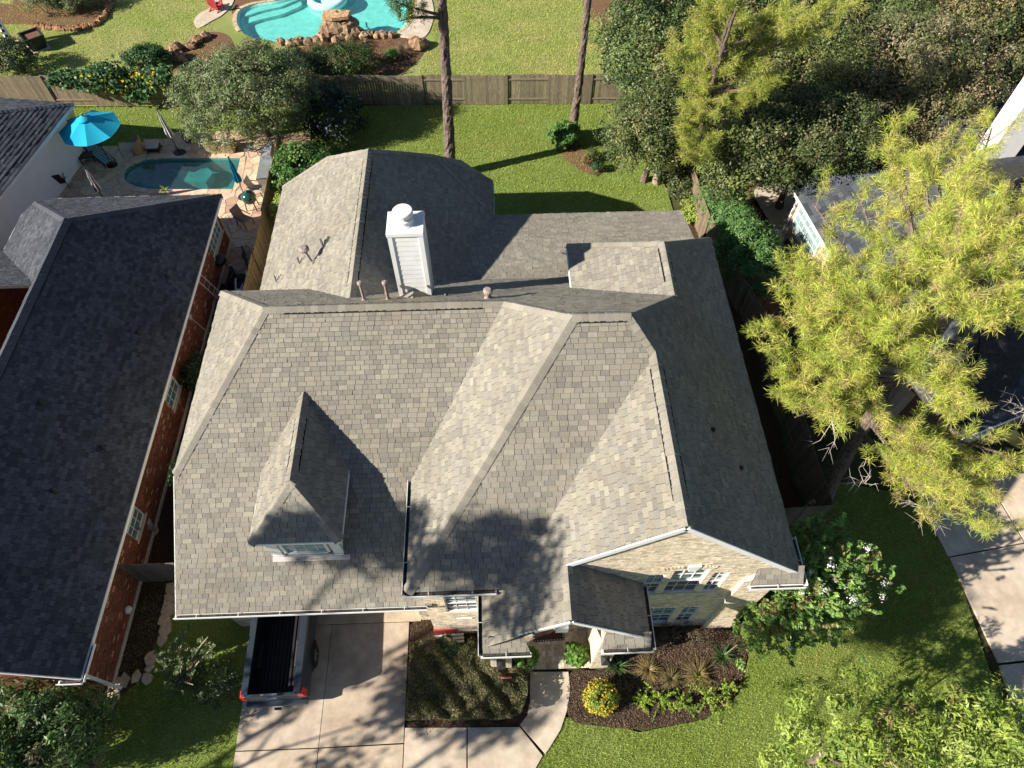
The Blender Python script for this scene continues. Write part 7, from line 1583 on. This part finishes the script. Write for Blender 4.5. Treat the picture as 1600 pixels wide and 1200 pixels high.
# ================================================================ GRASS BLADES AND BARK CHIPS
def turf(name, poly, n, h, cols, seed, big=.9, wd=.022, dry=()):
    rg = np.random.default_rng(seed); xs = [p[0] for p in poly]; ys = [p[1] for p in poly]; P = np.column_stack([rg.uniform(min(xs), max(xs), n), rg.uniform(min(ys), max(ys), n)])
    x, y = P[:,0], P[:,1]; c = np.zeros(n, bool); k = len(poly); j = k-1
    for i in range(k):
        xi, yi, xj, yj_ = *poly[i][:2], *poly[j][:2]
        if abs(yj_-yi) > 1e-9: c ^= ((yi > y) != (yj_ > y)) & (x < (xj-xi)*(y-yi)/(yj_-yi) + xi)
        j = i
    P = P[c]; n = len(P); a = rg.uniform(0, 6.28, n); L = h*rg.uniform(.6,1.3,n); b = np.column_stack([P, np.zeros(n)]); s = np.column_stack([np.cos(a), np.sin(a), np.zeros(n)])*wd/2
    tip = b + np.column_stack([rg.normal(size=n)*.6*L, rg.normal(size=n)*.6*L, L]); patch = .5 + .5*np.sin(P[:,0]*.9+1.7*np.sin(P[:,1]*.7))*np.cos(P[:,1]*.8+1.3*np.sin(P[:,0]*.6))
    cl = np.array(cols, float); T_ = cl[0]*(1-patch[:,None]) + cl[1]*patch[:,None]; T_ = T_*rg.uniform(.65,1.4,(n,1))
    for (dx, dy, dr) in dry:
        k_ = np.exp(-(((P[:,0]-dx)/dr)**2 + ((P[:,1]-dy)/(dr*.6))**2))[:,None]*rg.uniform(.3,1.0,(n,1)); T_ = T_*(1-k_) + np.array([1.35,1.0,1.35])*k_*rg.uniform(.7,1.3,(n,1))
    mb = MB(); mb.soup(np.stack([b-s, b+s, tip], 1), T_); o = mb.build(name, M['blade'], None); o['kind'] = 'stuff'; return o
GC = [(.9,.95,.8),(1.15,1.12,1.2)]
turf('grass', [(-16.8,.5),(-8.06,.5),(-8.06,7.4),(-12.5,7.4),(-12.9,4.2),(-13.6,2.9),(-16.8,2.6)], 42000, .055, GC, 1)
turf('grass', [(p[0], max(p[1], -5)) for p in LAWN_FRONT_RIGHT], 300000, .055, GC, 2, dry=[(10.2,4.3,.7),(11.0,4.9,.5)])
turf('grass', LAWN_BACK, 60000, .07, [(.95,1.0,.9),(1.15,1.1,1.1)], 3, wd=.035, dry=[(-4.2,32.6,1.0),(-1.2,31.6,1.6),(1.0,31.2,1.4),(-6.0,30.5,1.2),(1.5,33.2,.8),(7.6,25.8,.9)]); turf('grass', LAWN_LEFT_YARD, 14000, .07, GC, 4, wd=.035)
turf('grass', [(-33,36.2),(-10.0,35.8),(-10,39),(-17,41.5),(-19,48),(-33,48)], 34000, .07, [(1.5,1.25,1.5),(1.2,1.15,1.1)], 5, wd=.045); turf('grass', [(-4.0,35.4),(9.8,35.2),(8.8,41),(6.4,46),(5,49),(-3.5,49),(-3.6,41.5),(-4.3,38.5)], 42000, .07, [(1.5,1.25,1.5),(1.15,1.2,1.0)], 6, wd=.045)
def chips(poly, n, seed, cols, ln=.07, z=.035):
    rg = np.random.default_rng(seed); xs = [p[0] for p in poly]; ys = [p[1] for p in poly]; P = []
    while len(P) < n:
        q = (rg.uniform(min(xs),max(xs)), rg.uniform(min(ys),max(ys)))
        if inside(poly, *q): P.append((q[0], q[1], z + rg.uniform(0,.03)))
    cl = np.array(cols)[rg.integers(0,len(cols),n)]*rg.uniform(.6,1.4,(n,1)); mb = MB(); leaves(mb, P, rg.normal(size=(n,3))*.35+[0,0,1], ln, .028, lambda k: cl, rg); o = mb.build('bark_chips', M['chip'], None); o['kind'] = 'stuff'
chips(BED, 16000, 1, [(1,1,1),(1.4,1.3,1.2),(.6,.55,.5),(1.9,1.75,1.6)], .048); chips(BED_HEDGE, 2500, 2, [(1,1,1),(.6,.55,.5)], z=.025); chips(BED_SIDE, 3500, 3, [(1,.9,.8),(.6,.5,.45),(1.5,1.3,1.1)], z=.016)
chips([(9.8,18),(13.6,18),(14.0,23),(13.2,27),(9.9,27)], 5000, 4, [(1.6,1.1,.7),(1,.7,.5),(2.2,1.6,1.0)], .11, -.01); chips([(-12.9,8.1),(-10.9,8.1),(-10.9,21.5),(-12.8,21.5)], 3000, 5, [(1,.8,.7),(.5,.45,.4)], .09, .012)
chips(BED_POOL, 3000, 6, [(2.0,1.4,.9),(1.2,.9,.6),(2.6,2.0,1.3)], .13, .03)
